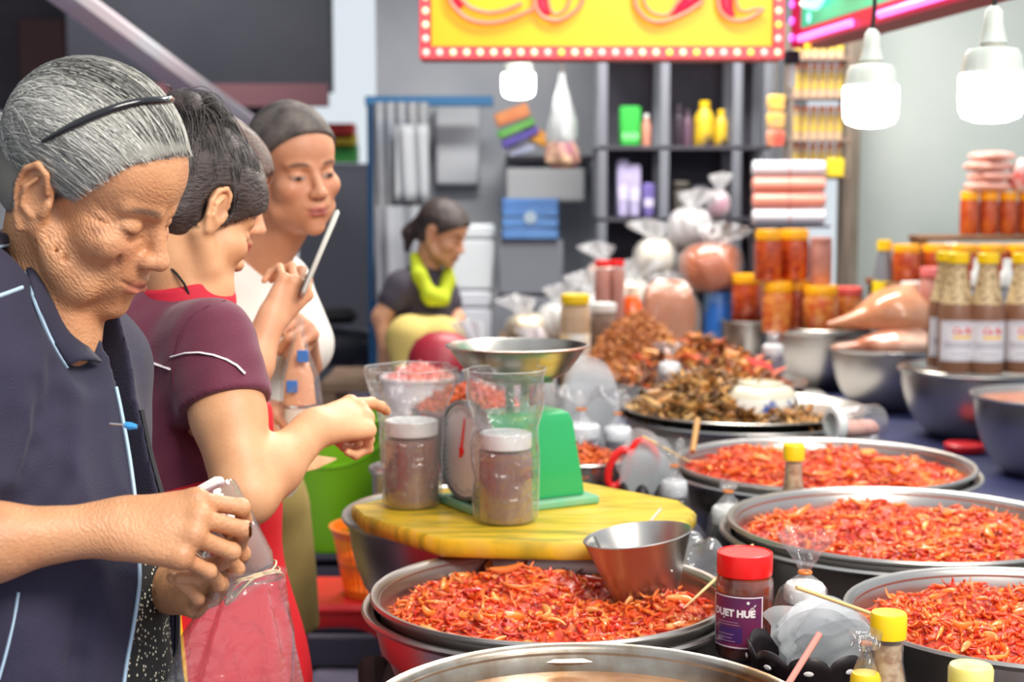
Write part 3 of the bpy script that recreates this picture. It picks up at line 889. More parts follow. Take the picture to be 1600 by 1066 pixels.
    crease = [onj(*q, 0.0) for q in ((88, 575), (97, 630), (97, 685), (84, 738), (56, 778), (20, 803), (-20, 818))]
    s.frame(); s.path(crease, [0.005, 0.010, 0.012, 0.012, 0.011, 0.010, 0.008], 0.024, 's')
    c2 = [onj(*q, 0.0) for q in ((60, 600), (66, 650), (58, 700), (40, 740))]
    s.path(c2, [0.002, 0.004, 0.004, 0.002], 0.016, 's')
    c3 = [onj(*q, 0.0) for q in ((150, 905), (130, 960), (120, 1030), (118, 1090))]
    s.path(c3, [0.002, 0.004, 0.005, 0.004], 0.018, 's')
    yoke3 = [onj(*q, 0.001) - rl for q in ((-12, 466), (0, 462), (12, 458), (24, 453), (35, 449))]
    pocket = [onj(*q, 0.001) - rl for q in ((-2, 1062), (6, 1036), (15, 1005), (22, 972), (27, 945), (29, 926))]
    v, f = s.mesh(2)
    navy = mat('navy_cotton', S(32, 31, 54), 0.8, col2=S(46, 41, 66), cscale=5, bump=0.35, bscale=500, sheen=0.08)
    link('jacket', mesh_from('jacket', v - rl, f, None, 180), navy, root, 'navy blue zip jacket worn open')
    pm = mat('pale_blue_piping', S(178, 205, 226), 0.6)
    for nm, p, r in (('piping', smooth(piping), 0.0022), ('pocket_piping', smooth(pocket), 0.0016), ('yoke_piping', smooth(yoke3), 0.0022)):
        q = MB(); q.tube(p, r, 6); obj(nm, q, pm, root)
    q = MB(); q.tube(smooth(pipeL), 0.0035, 6); obj('zip_tape', q, mat('black_zip', S(26, 26, 34), 0.6), root)
    # collar wing: inner edge on the neck, outer edge lying on the shoulder
    def bez(pts, n=26):
        pts = np.array(pts); T = np.linspace(0, len(pts)-1, n); r = []
        for x in T:
            i = min(int(x), len(pts)-2); a = x-i
            p0, p1, p2, p3 = pts[max(i-1, 0)], pts[i], pts[i+1], pts[min(i+2, len(pts)-1)]
            r.append(0.5*((2*p1) + (p2-p0)*a + (2*p0-5*p1+4*p2-p3)*a*a + (3*p1-p0-3*p2+p3)*a**3))
        return np.array(r)
    a, b = bez(inn), bez(out_)
    cm = MB()
    cm.grid(lambda u, w: tuple((a[int(round(u*25))]*(1-w) + b[int(round(u*25))]*w + np.array([0, -0.010*math.sin(w*PI), 0.006*math.sin(w*PI)])) - rl), 26, 7)
    cl = obj('collar', cm, navy, root, None, None, 180)
    md = cl.modifiers.new('thick', 'SOLIDIFY'); md.thickness = 0.004; md.offset = 0
    q = MB(); q.tube(smooth(b - rl, 1), 0.0024, 6); obj('collar_piping', q, pm, cl)
    # blue-headed safety pin on the front edge
    pn = MB(); pn.tube([P(172, 662, 1.515) - rl, P(196, 664, 1.512) - rl], 0.0011, 6)
    po = obj('safety_pin', pn, mat('pin_steel', S(200, 200, 205), 0.25, 1.0), root, 'safety pin with blue head')
    pn = MB(); pn.tube([P(195, 664, 1.512) - rl, P(203, 666, 1.511) - rl, P(214, 667, 1.511) - rl], [0.0030, 0.0042, 0.0022], 8)
    obj('pin_head', pn, mat('blue_pin_plastic', S(60, 150, 215), 0.3), po)
    # trousers and shoes
    s = SDF((-0.80, 1.40, 0.0), (-0.30, 1.95, 0.80), 0.007)
    s.frame(BB, c0)
    s.ell((0.02, 0, 0.72), (0.12, 0.16, 0.14), 0.03)
    for q in (-1, 1):
        s.path([(0.01, q*0.08, 0.72), (0.03, q*0.085, 0.42), (0.0, q*0.085, 0.08)], [0.092, 0.07, 0.06], 0.03)
    v, f = s.mesh(2)
    link('trousers', mesh_from('trousers', v - rl, f, None, 180), mat('black_trousers', S(34, 34, 40), 0.85), root)
    for q in (-1, 1):
        s = SDF((-0.15, -0.08, -0.01), (0.22, 0.08, 0.14), 0.005)
        s.ell((0.03, 0, 0.04), (0.115, 0.042, 0.036), 0.02); s.ell((-0.03, 0, 0.07), (0.05, 0.036, 0.05), 0.03); s.cut((0, 0, 0.001), (0, 0, -1))
        v, f = s.mesh(1)
        w = (v @ BB.T) + BB @ np.array([0, q*0.085, 0]) + c0 - rl
        link('sandal', mesh_from('sandal', w, f, None, 180), mat('brown_sandal', S(88, 62, 48), 0.6), root)
    return root
old_woman()
# ================= the other people
def skin_paint(v, base, seed=2):
    cols = np.ones((len(v), 4), np.float32); cols[:, :3] = base
    cols[:, :3] *= (1 + 0.05*wobble(v[:, 0], v[:, 1], v[:, 2], 60, seed, 5)[:, None])
    return cols
def put(name, s, root, m, label=None, sm=2, angle=180):
    v, f = s.mesh(sm)
    return link(name, mesh_from(name, v - np.array(root.location), f, None, angle), m, root, label)
def face_dir(yaw):
    a = math.radians(yaw)
    return basis((math.cos(a), -math.sin(a), 0))
def dark_strands(root, B, t, hl, n, tie, seed, spread=0.01, lums=(20, 46, 80), jit=0.006, rad=0.0007):
    g = np.random.default_rng(seed)
    roots = scalp_roots(g, n, hl)
    ends = np.array(tie) + g.normal(size=(n, 3))*spread
    def cf(g, n):
        l = (np.array(lums)[g.integers(0, 3, n)]/255.0)**2.2*(0.8+0.4*g.random(n))
        return np.stack([l*1.1, l*0.92, l*0.85], 1)
    V, F, cs = strands(B, t, 1.0, roots, ends, 0.0075, 10, rad, cf, jit, (-0.008, 0, 0.030), seed)
    link('hair_strands', mesh_from('hair_strands', V - np.array(root.location), F, cs, 180), hair_dark, root, kind='stuff')
def legs_and_shoes(root, BB, c0, col, knee=None, shoe=(60, 50, 46), hip=0.84, name='trousers', lean=0.0, hem=0.06):
    rl = np.array(root.location)
    s = SDF(c0 + np.array([-0.30, -0.30, 0.0]), c0 + np.array([0.30, 0.30, hip+0.1]), 0.008)
    s.frame(BB, c0)
    s.ell((0.0, 0, hip-0.06), (0.115, 0.155, 0.13), 0.03)
    for q in (-1, 1):
        s.path([(0.0, q*0.085, hip-0.10), (0.015, q*0.090, 0.45), (-0.01, q*0.090, 0.07)], [0.090, 0.066, 0.052], 0.03)
    s.cut((0, 0, hem), (0, 0, -1))
    put(name, s, root, mat('cloth_%d_%d_%d' % col, S(*col), 0.85, bump=0.4, bscale=30), sm=2)
    for q in (-1, 1):
        s = SDF((-0.15, -0.08, -0.01), (0.22, 0.08, 0.16), 0.006)
        s.ell((0.03, 0, 0.04), (0.115, 0.042, 0.036), 0.02); s.ell((-0.03, 0, 0.07), (0.05, 0.036, 0.05), 0.03); s.cut((0, 0, 0.001), (0, 0, -1))
        v, f = s.mesh(1)
        link('shoe', mesh_from('shoe', (v @ BB.T) + BB @ np.array([0, q*0.09, 0]) + c0 - rl, f, None, 180), mat('shoe_%d' % shoe[0], S(*shoe), 0.6), root)

def vendor():
    root = thing('person', 'woman in a maroon shirt and red apron seen from behind, pointing', 'person', (-0.50, 2.25, 0))
    rl = np.array(root.location)
    BB = face_dir(-30); c0 = np.array([-0.50, 2.25, 0.0])
    B = head_basis(-45, 30); t = P(298, 334, 2.24)
    s = SDF((-0.78, 1.90, 0.95), (-0.17, 3.02, 1.62), 0.003)
    s.frame(BB, c0)
    s.ell((0, 0, 1.15), (0.085, 0.135, 0.13), 0.03)
    s.cone((0, -0.12, 1.235), (0, 0.12, 1.235), 0.042, 0.042, 0.04)
    nb = P(286, 452, 2.23); s.frame()
    hd = lambda q: B @ np.array(q) + t
    s.cone(hd((-0.035, 0, -0.04)), nb, 0.050, 0.056, 0.03); s.cone(hd((0.02, 0, -0.075)), nb + np.array([0.03, 0, 0]), 0.032, 0.045, 0.03)
    add_head(s, B, t)
    sR, eR, wR = P(330, 528, 2.13), P(384, 772, 2.03), P(494, 668, 2.15)
    sL, eL, wL = P(330, 520, 2.42), P(405, 738, 2.60), P(548, 740, 2.86)
    s.frame()
    s.path([sR, sR*0.5+eR*0.5, eR], [0.056, 0.050, 0.042], 0.02); s.path([eR, eR*0.62+wR*0.38, wR], [0.041, 0.038, 0.0265], 0.02)
    s.cone(sL, eL, 0.046, 0.038, 0.02); s.path([eL, eL*0.6+wL*0.4, wL], [0.036, 0.036, 0.0255], 0.02)
    hand(s, wR, P(556, 652, 2.20) - wR, np.array([0.05, -0.62, 0.80]), 1,
         [(14, 16, 10), (62, 84, 50), (68, 88, 50), (72, 88, 50)], ((0.2, 0.7), 0.45), 1.02, 0.03, 0.027)
    hand(s, wL, P(592, 742, 2.95) - wL, np.array([-0.10, -0.85, 0.35]), -1,
         [(20, 30, 20), (22, 34, 20), (24, 36, 20), (26, 40, 20)], ((0.5, 0.7), 0.2), 0.98, 0.05, 0.026)
    v, f = s.mesh(1)
    cols = head_colors(v, B, t, 1.0, skin_paint(v, SKIN2), S(180, 84, 78), S(44, 36, 36), S(60, 46, 42), hl=0.014)
    link('body', mesh_from('body', v - rl, f, cols, 180), skin_mat('smooth_skin', 0.5, 0.12, 260), root)
    hair_cap(B, t - rl, 1.0, 0.010, hair_cap_dark, root, 'hair', 0.018, None, 0.004, 0.003)
    dark_strands(root, B, t, 0.017, 2600, (-0.085, 0, 0.115), 21, 0.014, (24, 50, 84))
    g = np.random.default_rng(8)
    s = SDF(t - rl - 0.2, t - rl + 0.24, 0.004); s.frame(B, t - rl)
    s.ell((-0.085, 0, 0.128), (0.032, 0.040, 0.026), 0.01)
    s.region(lambda D, x, y, z: D + 0.005*wobble(x, y, z, 150, 3, 6), (-0.2,)*3, (0.2,)*3)
    v, f = s.mesh(1); link('hair_bun', mesh_from('hair_bun', v, f, None, 180), hair_cap_dark, root)
    # black cord at the nape
    cd = MB(); cd.tube([P(x, y, Y) - rl for x, y, Y in ((248, 404, 2.19), (262, 415, 2.17), (276, 428, 2.165), (288, 444, 2.165), (296, 462, 2.17))], 0.002, 6)
    obj('neck_cord', cd, mat('black_cord', S(20, 18, 20), 0.6), root)
    # shirt
    maroon = mat('maroon_jersey', S(112, 40, 66), 0.8, bump=0.3, bscale=400, sheen=0.2, col2=S(96, 30, 54), cscale=4)
    s = SDF((-0.86, 1.88, 0.95), (-0.20, 2.70, 1.42), 0.0045)
    s.frame(BB, c0)
    s.ell((-0.005, 0, 1.16), (0.118, 0.162, 0.135), 0.05); s.ell((0, 0, 1.04), (0.112, 0.150, 0.14), 0.05)
    s.cone((0, -0.125, 1.225), (0, 0.125, 1.225), 0.056, 0.056, 0.05); s.cone((-0.02, 0, 1.23), (0.00, 0, 1.295), 0.085, 0.060, 0.06)
    s.frame()
    s.cone(sR, sR*0.60+eR*0.40, 0.058, 0.065, 0.03); s.cone(sL, sL*0.6+eL*0.4, 0.060, 0.066, 0.03)
    ax = nrm(eR - sR); s.frame(); 
    hemp = sR*0.56 + eR*0.44
    s.region(lambda D, x, y, z: D + 0.005*wobble(x, y, z*0.5, 48, 31, 6) + 0.002*wobble(x, y, z, 110, 32, 4), (-1, 1.8, 0.9), (0, 2.8, 1.5))
    def hemcut(D, x, y, z):
        d = (x-hemp[0])*ax[0] + (y-hemp[1])*ax[1] + (z-hemp[2])*ax[2]
        near = np.sqrt(np.maximum((x-hemp[0])**2 + (y-hemp[1])**2 + (z-hemp[2])**2 - d*d, 0)) - 0.092
        return np.maximum(D, -np.maximum(-d, near))
    s.region(hemcut, (-0.7, 1.85, 0.95), (-0.2, 2.35, 1.25))
    s.cut((0, 0, 1.005), (0, 0, -1))
    cam0 = np.array(CAM)
    def sh(px, py, lift=0.001):
        d = ray(px, py); d = d/np.linalg.norm(d)
        return s.hit(cam0 + d*1.8, d, 1.0, lift) - rl
    st1 = [sh(x, y) for x, y in ((186, 556), (206, 560), (226, 564), (246, 570), (266, 577))]
    st2 = [sh(x, y) for x, y in ((268, 558), (290, 552), (312, 551), (334, 555), (354, 562), (370, 571), (383, 584))]
    seam = [sh(x, y, 0.0005) for x, y in ((352, 470), (322, 480), (296, 498), (282, 524), (274, 552), (270, 585), (272, 612))]
    put('shirt', s, root, maroon, 'maroon short-sleeved shirt')
    wm = mat('white_stripe', S(232, 222, 224), 0.7)
    for p in (st1, st2):
        q = MB(); q.tube(p, 0.0042, 8, flat=0.35); obj('white_stripe', q, wm, root)
    q = MB(); q.tube(seam, 0.0014, 6); obj('sleeve_seam', q, mat('maroon_seam', S(88, 28, 50), 0.8), root)
    s = SDF(nb - 0.14, nb + 0.14, 0.004); s.frame(); nd = nrm(hd((-0.01, 0, -0.05)) - nb)
    s.cone(nb - nd*0.02, nb + nd*0.010, 0.074, 0.064, 0.01); s.cut(nb + nd*0.016, nd)
    put('collar', s, root, mat('red_collar', S(196, 26, 52), 0.75), 'red collar')
    # apron: bib, waist band, skirt
    red = mat('red_apron_cloth', S(228, 16, 34), 0.75, bump=0.4, bscale=24, col2=S(206, 8, 26), cscale=3)
    s = SDF((-0.86, 1.86, 0.42), (-0.18, 2.72, 1.22), 0.005)
    s.frame(BB, c0)
    s.ell((0.01, 0, 0.98), (0.126, 0.166, 0.10), 0.04)
    s.path([(0.01, 0, 0.95), (0.02, 0, 0.70), (0.02, 0, 0.46)], [0.150, 0.185, 0.195], 0.05, flat=((1, 0, 0), 0.86))
    s.ell((0.055, 0, 1.10), (0.078, 0.135, 0.12), 0.03)
    s.region(lambda D, x, y, z: D + 0.007*wobble(x, y, z*0.2, 45, 41, 6), (-0.4, -0.4, 0.3), (0.4, 0.4, 1.3))
    s.cut((0, 0, 0.50), (0, 0, -1))
    s.cut((0, 0, 1.165), (0.25, 0, 1))
    def back(D, x, y, z):     # open at the back below the ties
        d = np.maximum(x + 0.060 + 0*z, z - 0.955)
        return np.maximum(D, -d)
    s.region(back, (-0.4, -0.4, 0.3), (0.4, 0.4, 1.3))
    trim = []
    for z in np.linspace(0.945, 0.51, 22):
        trim.append(s.hit((-0.054, -0.35, z), (0, 1, 0), 0.35, 0.001) - rl)
    top = [sh(x, y) for x, y in ((384, 586), (392, 590), (400, 595), (410, 602), (418, 609), (424, 616))]
    put('apron', s, root, red, 'bright red apron')
    ym = mat('yellow_trim', S(244, 190, 20), 0.7)
    q = MB(); q.tube(trim, 0.0065, 8, flat=0.5); obj('apron_trim', q, ym, root, 'yellow edge of the apron')
    q = MB(); q.tube(top, 0.006, 8, flat=0.5); obj('apron_trim', q, ym, root)
    legs_and_shoes(root, BB, c0, (34, 34, 44))
vendor()

def phone_woman():
    root = thing('person', 'brown-haired woman with red lipstick in profile, holding up a phone', 'person', (-0.575, 2.66, 0))
    rl = np.array(root.location)
    BB = face_dir(-8); c0 = np.array([-0.585, 2.66, 0.0])
    B = head_basis(-4, 20); t = P(322, 303, 2.65)
    s = SDF((-0.80, 2.30, 1.0), (-0.30, 2.95, 1.62), 0.0032)
    s.frame(BB, c0); s.ell((0, 0, 1.13), (0.08, 0.13, 0.12), 0.03); s.cone((0, -0.12, 1.23), (0, 0.12, 1.23), 0.042, 0.042, 0.04)
    s.frame(); hd = lambda q: B @ np.array(q) + t
    nb = s.world(c0 + np.array([0.015, 0, 1.27]))
    s.cone(hd((-0.03, 0, -0.04)), nb, 0.046, 0.052, 0.03); s.cone(hd((0.02, 0, -0.075)), nb + np.array([0.02, 0, 0]), 0.030, 0.042, 0.03)
    add_head(s, B, t)
    sR, eR, wR = c0 + np.array([0.0, -0.15, 1.225]), P(372, 618, 2.46), P(424, 500, 2.50)
    s.frame(); s.cone(sR, eR, 0.042, 0.036, 0.02); s.path([eR, eR*0.6+wR*0.4, wR], [0.035, 0.034, 0.0235], 0.02)
    hand(s, wR, P(462, 448, 2.53) - wR, np.array([0.45, -0.80, -0.35]), -1,
         [(42, 62, 40), (46, 70, 40), (50, 74, 40), (54, 78, 40)], ((0.45, 0.9), 0.15), 0.92, 0.06, 0.024)
    v, f = s.mesh(1)
    cols = head_colors(v, B, t, 1.0, skin_paint(v, SKIN3, 4), S(196, 40, 60), S(60, 42, 38), S(70, 48, 40), hl=0.004)
    link('body', mesh_from('body', v - rl, f, cols, 180), MATS['smooth_skin'], root)
    brown = mat('brown_hair', S(62, 42, 36), 0.5, col2=S(96, 66, 54), cscale=50, bump=0.9, bscale=90, bstretch=(1, 1, 4))
    hair_cap(B, t - rl, 1.0, 0.012, brown, root, 'hair', 0.010, None, 0.004, 0.003)
    dark_strands(root, B, t, 0.01, 1500, (-0.10, 0, 0.0), 33, 0.03, (50, 84, 116), 0.008)
    s = SDF((-0.86, 2.30, 0.70), (-0.32, 3.0, 1.35), 0.007)
    s.frame(BB, c0); s.ell((0, 0, 1.12), (0.115, 0.155, 0.16), 0.05); s.ell((0, 0, 0.93), (0.115, 0.155, 0.18), 0.06); s.cone((0, -0.13, 1.225), (0, 0.13, 1.225), 0.058, 0.058, 0.04)
    s.frame(); s.cone(sR, sR*0.5+eR*0.5, 0.062, 0.066, 0.03)
    s.region(lambda D, x, y, z: D + 0.006*wobble(x, y, z*0.5, 45, 51), (-1, 2.2, 0.6), (0, 3.1, 1.5))
    s.cut((0, 0, 0.76), (0, 0, -1))
    put('blouse', s, root, mat('cream_blouse', S(222, 208, 182), 0.8), 'cream blouse')
    q = MB(); q.tube([P(384, 538, 2.43) - rl, P(390, 548, 2.40) - rl, P(398, 556, 2.44) - rl], 0.005, 8); obj('bracelet', q, mat('dark_bracelet', S(40, 36, 48), 0.4), root)
    legs_and_shoes(root, BB, c0, (70, 66, 84), shoe=(120, 90, 70))
    # the phone is held, so it is a thing of its own
    a, b = P(476, 452, 2.52), P(520, 348, 2.56)
    ph = thing('mobile_phone', 'mobile phone in a pale case held up by the brown-haired woman', 'phone', tuple((a+b)/2))
    up = nrm(b - a); side = nrm(np.cross(up, np.array([-0.96, -0.16, 0.2]))); nn = np.cross(up, side)
    Rm = Matrix(np.stack([side, nn, up], 1).tolist()); ph.rotation_euler = Rm.to_euler()
    q = MB(); q.box((-0.037, -0.0045, -0.078), (0.037, 0.0045, 0.078), 0.004); obj('phone_case', q, mat('pale_phone_case', S(206, 206, 196), 0.35), ph)
    q = MB(); q.box((-0.034, -0.0056, -0.075), (0.034, -0.0043, 0.075), 0.0005); obj('screen', q, mat('phone_glass', S(30, 32, 38), 0.08), ph)
    q = MB(); q.box((-0.03, 0.0044, 0.045), (-0.006, 0.0065, 0.07), 0.0009); obj('camera_bump', q, mat('phone_camera', S(20, 20, 24), 0.2), ph)
phone_woman()

def man():
    root = thing('person', 'man with cropped hair in a white T-shirt and khaki shorts looking down at the stall', 'person', (-0.53, 3.06, 0))
    rl = np.array(root.location)
    BB = face_dir(42); c0 = np.array([-0.575, 3.06, 0.0])
    B = head_basis(54, 8, 6); t = P(459, 268, 2.99)
    s = SDF((-0.86, 2.62, 0.70), (-0.24, 3.42, 1.66), 0.0038)
    s.frame(BB, c0); s.ell((0, 0, 1.14), (0.09, 0.15, 0.14), 0.03); s.ell((0, 0, 0.9), (0.09, 0.14, 0.18), 0.04); s.cone((0, -0.15, 1.265), (0, 0.15, 1.265), 0.048, 0.048, 0.04)
    nb = s.world((0.02, 0.035, 1.315)); s.frame(); hd = lambda q: B @ np.array(q) + t
    s.cone(hd((-0.03, 0, -0.04)), nb, 0.056, 0.062, 0.03); s.cone(hd((0.02, 0, -0.075)), nb + np.array([0.03, -0.01, -0.01]), 0.036, 0.05, 0.03)
    add_head(s, B, t, male=True)
    s.frame(BB, c0); sL, sR = s.world((0, 0.135, 1.250)), s.world((0, -0.150, 1.250)); s.frame()
    eL, wL = P(472, 565, 3.08), P(474, 522, 2.86)
    eR, wR = P(330, 600, 2.95), P(400, 640, 2.80)
    s.cone(sL, eL, 0.048, 0.040, 0.02); s.cone(eL, wL, 0.038, 0.027, 0.02); s.cone(sR, eR, 0.048, 0.04, 0.02); s.cone(eR, wR, 0.038, 0.027, 0.02)
    hand(s, wL, P(470, 506, 2.78) - wL, np.array([0.6, -0.3, 0.7]), 1, [(55, 75, 45)]*4, ((0.3, 0.7), 0.4), 1.0, 0.02)
    hand(s, wR, P(425, 655, 2.72) - wR, np.array([-0.2, -0.6, 0.7]), 1, [(40, 60, 40)]*4, ((0.3, 0.7), 0.4), 1.0, 0.02)
    v, f = s.mesh(1)
    cols = head_colors(v, B, t, 1.0, skin_paint(v, SKINM, 6), S(188, 98, 96), S(62, 54, 52), S(50, 40, 38), hl=-0.006)
    qm = (v - t) @ B
    ye = np.abs(qm[:, 1]); zc = 0.0005 - 3.0*(ye-0.032)**2
    op = np.exp(-(((qm[:, 2]-zc)/0.0042)**4))*np.exp(-(((ye-0.032)/0.0135)**6))*(qm[:, 0] > 0.06)
    ir = np.exp(-(((ye-0.034)/0.0062)**4))
    for i_, (w_, d_) in enumerate(((0.42, 0.02), (0.36, 0.015), (0.33, 0.012))):
        cols[:, i_] = cols[:, i_]*(1-op) + op*(w_*(1-ir) + d_*ir)
    link('body', mesh_from('body', v - rl, f, cols, 180), MATS['smooth_skin'], root)
    hair_cap(B, t - rl, 1.0, 0.006, mat('cropped_hair', S(58, 50, 48), 0.7, col2=S(104, 94, 88), cscale=30, bump=0.8, bscale=300), root, 'hair', -0.010, None, 0.005, 0.001, -0.03)
    white = mat('white_tshirt', S(232, 228, 222), 0.85, col2=S(220, 216, 208), cscale=5, bump=0.2, bscale=300)
    s = SDF((-0.90, 2.66, 0.74), (-0.22, 3.46, 1.42), 0.006)
    s.frame(BB, c0); s.ell((0, 0, 1.14), (0.122, 0.160, 0.16), 0.05); s.ell((0.01, 0, 0.93), (0.125, 0.152, 0.2), 0.06); s.cone((0, -0.145, 1.258), (0, 0.130, 1.258), 0.058, 0.058, 0.04); s.cone((0, 0.01, 1.27), (0.01, 0.03, 1.325), 0.09, 0.070, 0.04)
    s.cone((0.055, 0.04, 1.36), (0.03, 0.035, 1.33), 0.058, 0.055, 0.008, 's')
    s.frame(); s.cone(sL, sL*0.25+eL*0.75, 0.066, 0.078, 0.03); s.cone(sR, sR*0.4+eR*0.6, 0.066, 0.072, 0.03)
    s.region(lambda D, x, y, z: D + 0.006*wobble(x, y, z*0.5, 40, 61), (-1.2, 2.4, 0.6), (0.2, 3.6, 1.5))
    s.cut((0, 0, 0.80), (0, 0, -1))
    put('t_shirt', s, root, white, 'white round-neck T-shirt')
    khaki = mat('khaki_cotton', S(190, 164, 98), 0.85, bump=0.4, bscale=26, col2=S(164, 138, 78), cscale=4)
    s = SDF((-0.90, 2.72, 0.45), (-0.15, 3.42, 0.96), 0.007); s.frame(BB, c0)
    s.ell((0.0, 0, 0.83), (0.12, 0.158, 0.12), 0.03)
    for q in (-1, 1): s.cone((0.0, q*0.082, 0.78), (0.02, q*0.092, 0.50), 0.096, 0.090, 0.03)
    s.region(lambda D, x, y, z: D + 0.007*wobble(x, y, z*0.4, 38, 71), (-0.4, -0.4, 0.4), (0.4, 0.4, 1))
    s.cut((0, 0, 0.53), (0, 0, -1)); put('shorts', s, root, khaki, 'khaki shorts')
    s = SDF((-0.90, 2.72, 0.0), (-0.15, 3.42, 0.62), 0.007); s.frame(BB, c0)
    for q in (-1, 1):
        s.path([(0.02, q*0.09, 0.58), (0.005, q*0.09, 0.34), (-0.01, q*0.09, 0.08)], [0.058, 0.052, 0.036], 0.03); s.ell((0.04, q*0.09, 0.03), (0.12, 0.045, 0.035), 0.04)
    s.cut((0, 0, 0.002), (0, 0, -1)); put('lower_legs', s, root, mat('leg_skin', S(196, 140, 104), 0.5), sm=1)
    # clear bag hanging from his left hand
    tp = P(468, 512, 2.72)
    bg = thing('plastic_bag', 'clear bag with peach and blue packets hanging by the man in white', 'bag', tuple(tp))
    q = MB(); q.lathe([(0.006, 0.02), (0.008, 0.0), (0.018, -0.04), (0.034, -0.09), (0.040, -0.15), (0.036, -0.19), (0.004, -0.20)], 24, sy=0.7, wob=lambda a, z: 0.08*math.sin(3*a+z*40))
    obj('clear_film', q, film('clear_bag'), bg)
    q = MB(); q.lathe([(0.002, -0.008), (0.014, -0.05), (0.026, -0.09), (0.030, -0.14), (0.002, -0.145)], 16, c=(-0.002, 0, 0), sy=0.5); obj('peach_packet', q, mat('peach_packet', S(236, 168, 124), 0.5), bg)
    for x, z in ((-0.012, -0.105), (0.008, -0.05)):
        q = MB(); q.box((x-0.010, -0.024, z-0.011), (x+0.010, -0.0195, z+0.011), 0.001); obj('blue_label', q, mat('blue_print', S(62, 116, 190), 0.5), bg)
    q = MB(); q.lathe([(0.002, -0.147), (0.030, -0.150), (0.033, -0.185), (0.002, -0.188)], 16, sy=0.6); obj('white_packet', q, mat('white_packet', S(240, 232, 220), 0.5), bg)
man()

def seated():
    root = thing('person', 'seated woman in dark top and lime scarf at the back of the market', 'person', tuple(P(660, 548, 6.05)))
    rl = np.array(root.location)
    B = head_basis(24, 22); t = P(690, 366, 6.0)
    s = SDF((-0.66, 5.7, 0.66), (-0.10, 6.4, 1.46), 0.006)
    add_head(s, B, t); s.frame(); hd = lambda q: B @ np.array(q) + t
    nb = P(668, 425, 6.05); s.cone(hd((-0.03, 0, -0.04)), nb, 0.05, 0.055, 0.03)
    sR, eR, wR = P(628, 448, 5.95), P(596, 496, 5.92), P(602, 548, 5.88)
    sL, eL, wL = P(690, 455, 6.15), P(712, 500, 6.12), P(700, 545, 5.95)
    s.cone(sR, sL, 0.05, 0.05, 0.03); s.cone(sR, eR, 0.046, 0.038, 0.02); s.cone(eR, wR, 0.036, 0.026, 0.02); s.cone(sL, eL, 0.046, 0.038, 0.02); s.cone(eL, wL, 0.036, 0.026, 0.02)
    hand(s, wR, np.array([0.05, 0, -1]), np.array([-0.5, -0.8, 0]), 1, [(20, 30, 20)]*4, ((0.4, 0.8), 0.2), 0.95); hand(s, wL, np.array([-0.1, -0.3, -1]), np.array([0.5, -0.8, 0]), -1, [(20, 30, 20)]*4, ((0.4, 0.8), 0.2), 0.95)
    v, f = s.mesh(1)
    cols = head_colors(v, B, t, 1.0, skin_paint(v, SKIN3*0.8, 4), S(170, 80, 78), S(34, 30, 36), S(50, 40, 40), hl=0.004)
    link('body', mesh_from('body', v - rl, f, cols, 180), MATS['smooth_skin'], root)
    def tail(s):
        s.path([(-0.10, 0, 0.01), (-0.135, 0, -0.05), (-0.12, 0, -0.12)], [0.034, 0.030, 0.012], 0.02)
    hair_cap(B, t - rl, 1.0, 0.009, hair_cap_dark, root, 'hair', 0.008, tail, 0.006, 0.002, -0.16)
    hips = P(655, 535, 6.1)
    s = SDF((-0.72, 5.65, 0.66), (-0.05, 6.5, 1.36), 0.008)
    s.cone(hips, P(662, 455, 6.05), 0.125, 0.115, 0.05); s.cone(sR, sL, 0.06, 0.06, 0.05); s.cone(sR, sR*0.6+eR*0.4, 0.062, 0.062, 0.03); s.cone(sL, sL*0.6+eL*0.4, 0.062, 0.062, 0.03)
    s.cut((0, 0, 0.80), (0, 0, -1)); put('top', s, root, mat('dark_grey_top', S(66, 60, 72), 0.85), 'dark grey top')
    s = SDF((-0.66, 5.7, 1.0), (-0.08, 6.35, 1.40), 0.007)
    s.path([P(648, 402, 6.0), P(655, 430, 5.92), P(672, 462, 5.90), P(690, 468, 5.92), P(700, 440, 5.98), P(700, 415, 6.05)], [0.022, 0.03, 0.030, 0.030, 0.028, 0.02], 0.02)
    s.path([P(672, 462, 5.90), P(680, 488, 5.91)], [0.03, 0.016], 0.02); put('scarf', s, root, mat('lime_scarf', S(182, 196, 30), 0.8), 'lime green scarf')
    s = SDF((-0.75, 5.5, 0.5), (0.02, 6.5, 1.0), 0.008)
    s.path([hips, P(640, 530, 5.78), P(640, 600, 5.72)], [0.12, 0.085, 0.06], 0.04); s.path([hips, P(690, 532, 5.80), P(690, 600, 5.74)], [0.12, 0.085, 0.06], 0.04)
    put('trousers', s, root, mat('mustard_trousers', S(206, 182, 104), 0.85))
seated()
# ------------------------------------------------------------------ materials for the stall
steel = mat('stainless_steel', S(186, 182, 178), 0.34, 1.0, bump=0.05, bscale=14)
steel_old = mat('worn_steel', S(188, 184, 178), 0.30, 1.0, bump=0.12, bscale=40, col2=S(150, 142, 132), cscale=9)
white_pl = mat('white_plastic', S(228, 232, 230), 0.35)
yellow_lid = mat('yellow_lid', S(246, 206, 16), 0.35)
orange_lid = mat('orange_yellow_lid', S(250, 176, 20), 0.4)
red_lid = mat('red_lid', S(232, 24, 26), 0.3)
clear = film('clear_plastic', haze=0.05, gl=0.45, rough=0.08, bump=0.25, bscale=18)
bagfilm = film('bag_film', haze=0.05, gl=0.62, rough=0.06, bump=1.0, bscale=34)
bagfilm_hazy = film('hazy_bag_film', haze=0.34, gl=0.45, rough=0.22, bump=0.9, bscale=26)
glassy = film('jar_glass', haze=0.02, gl=0.5, rough=0.04, bump=0.0)
wood_stick = mat('bamboo', S(222, 186, 128), 0.6)
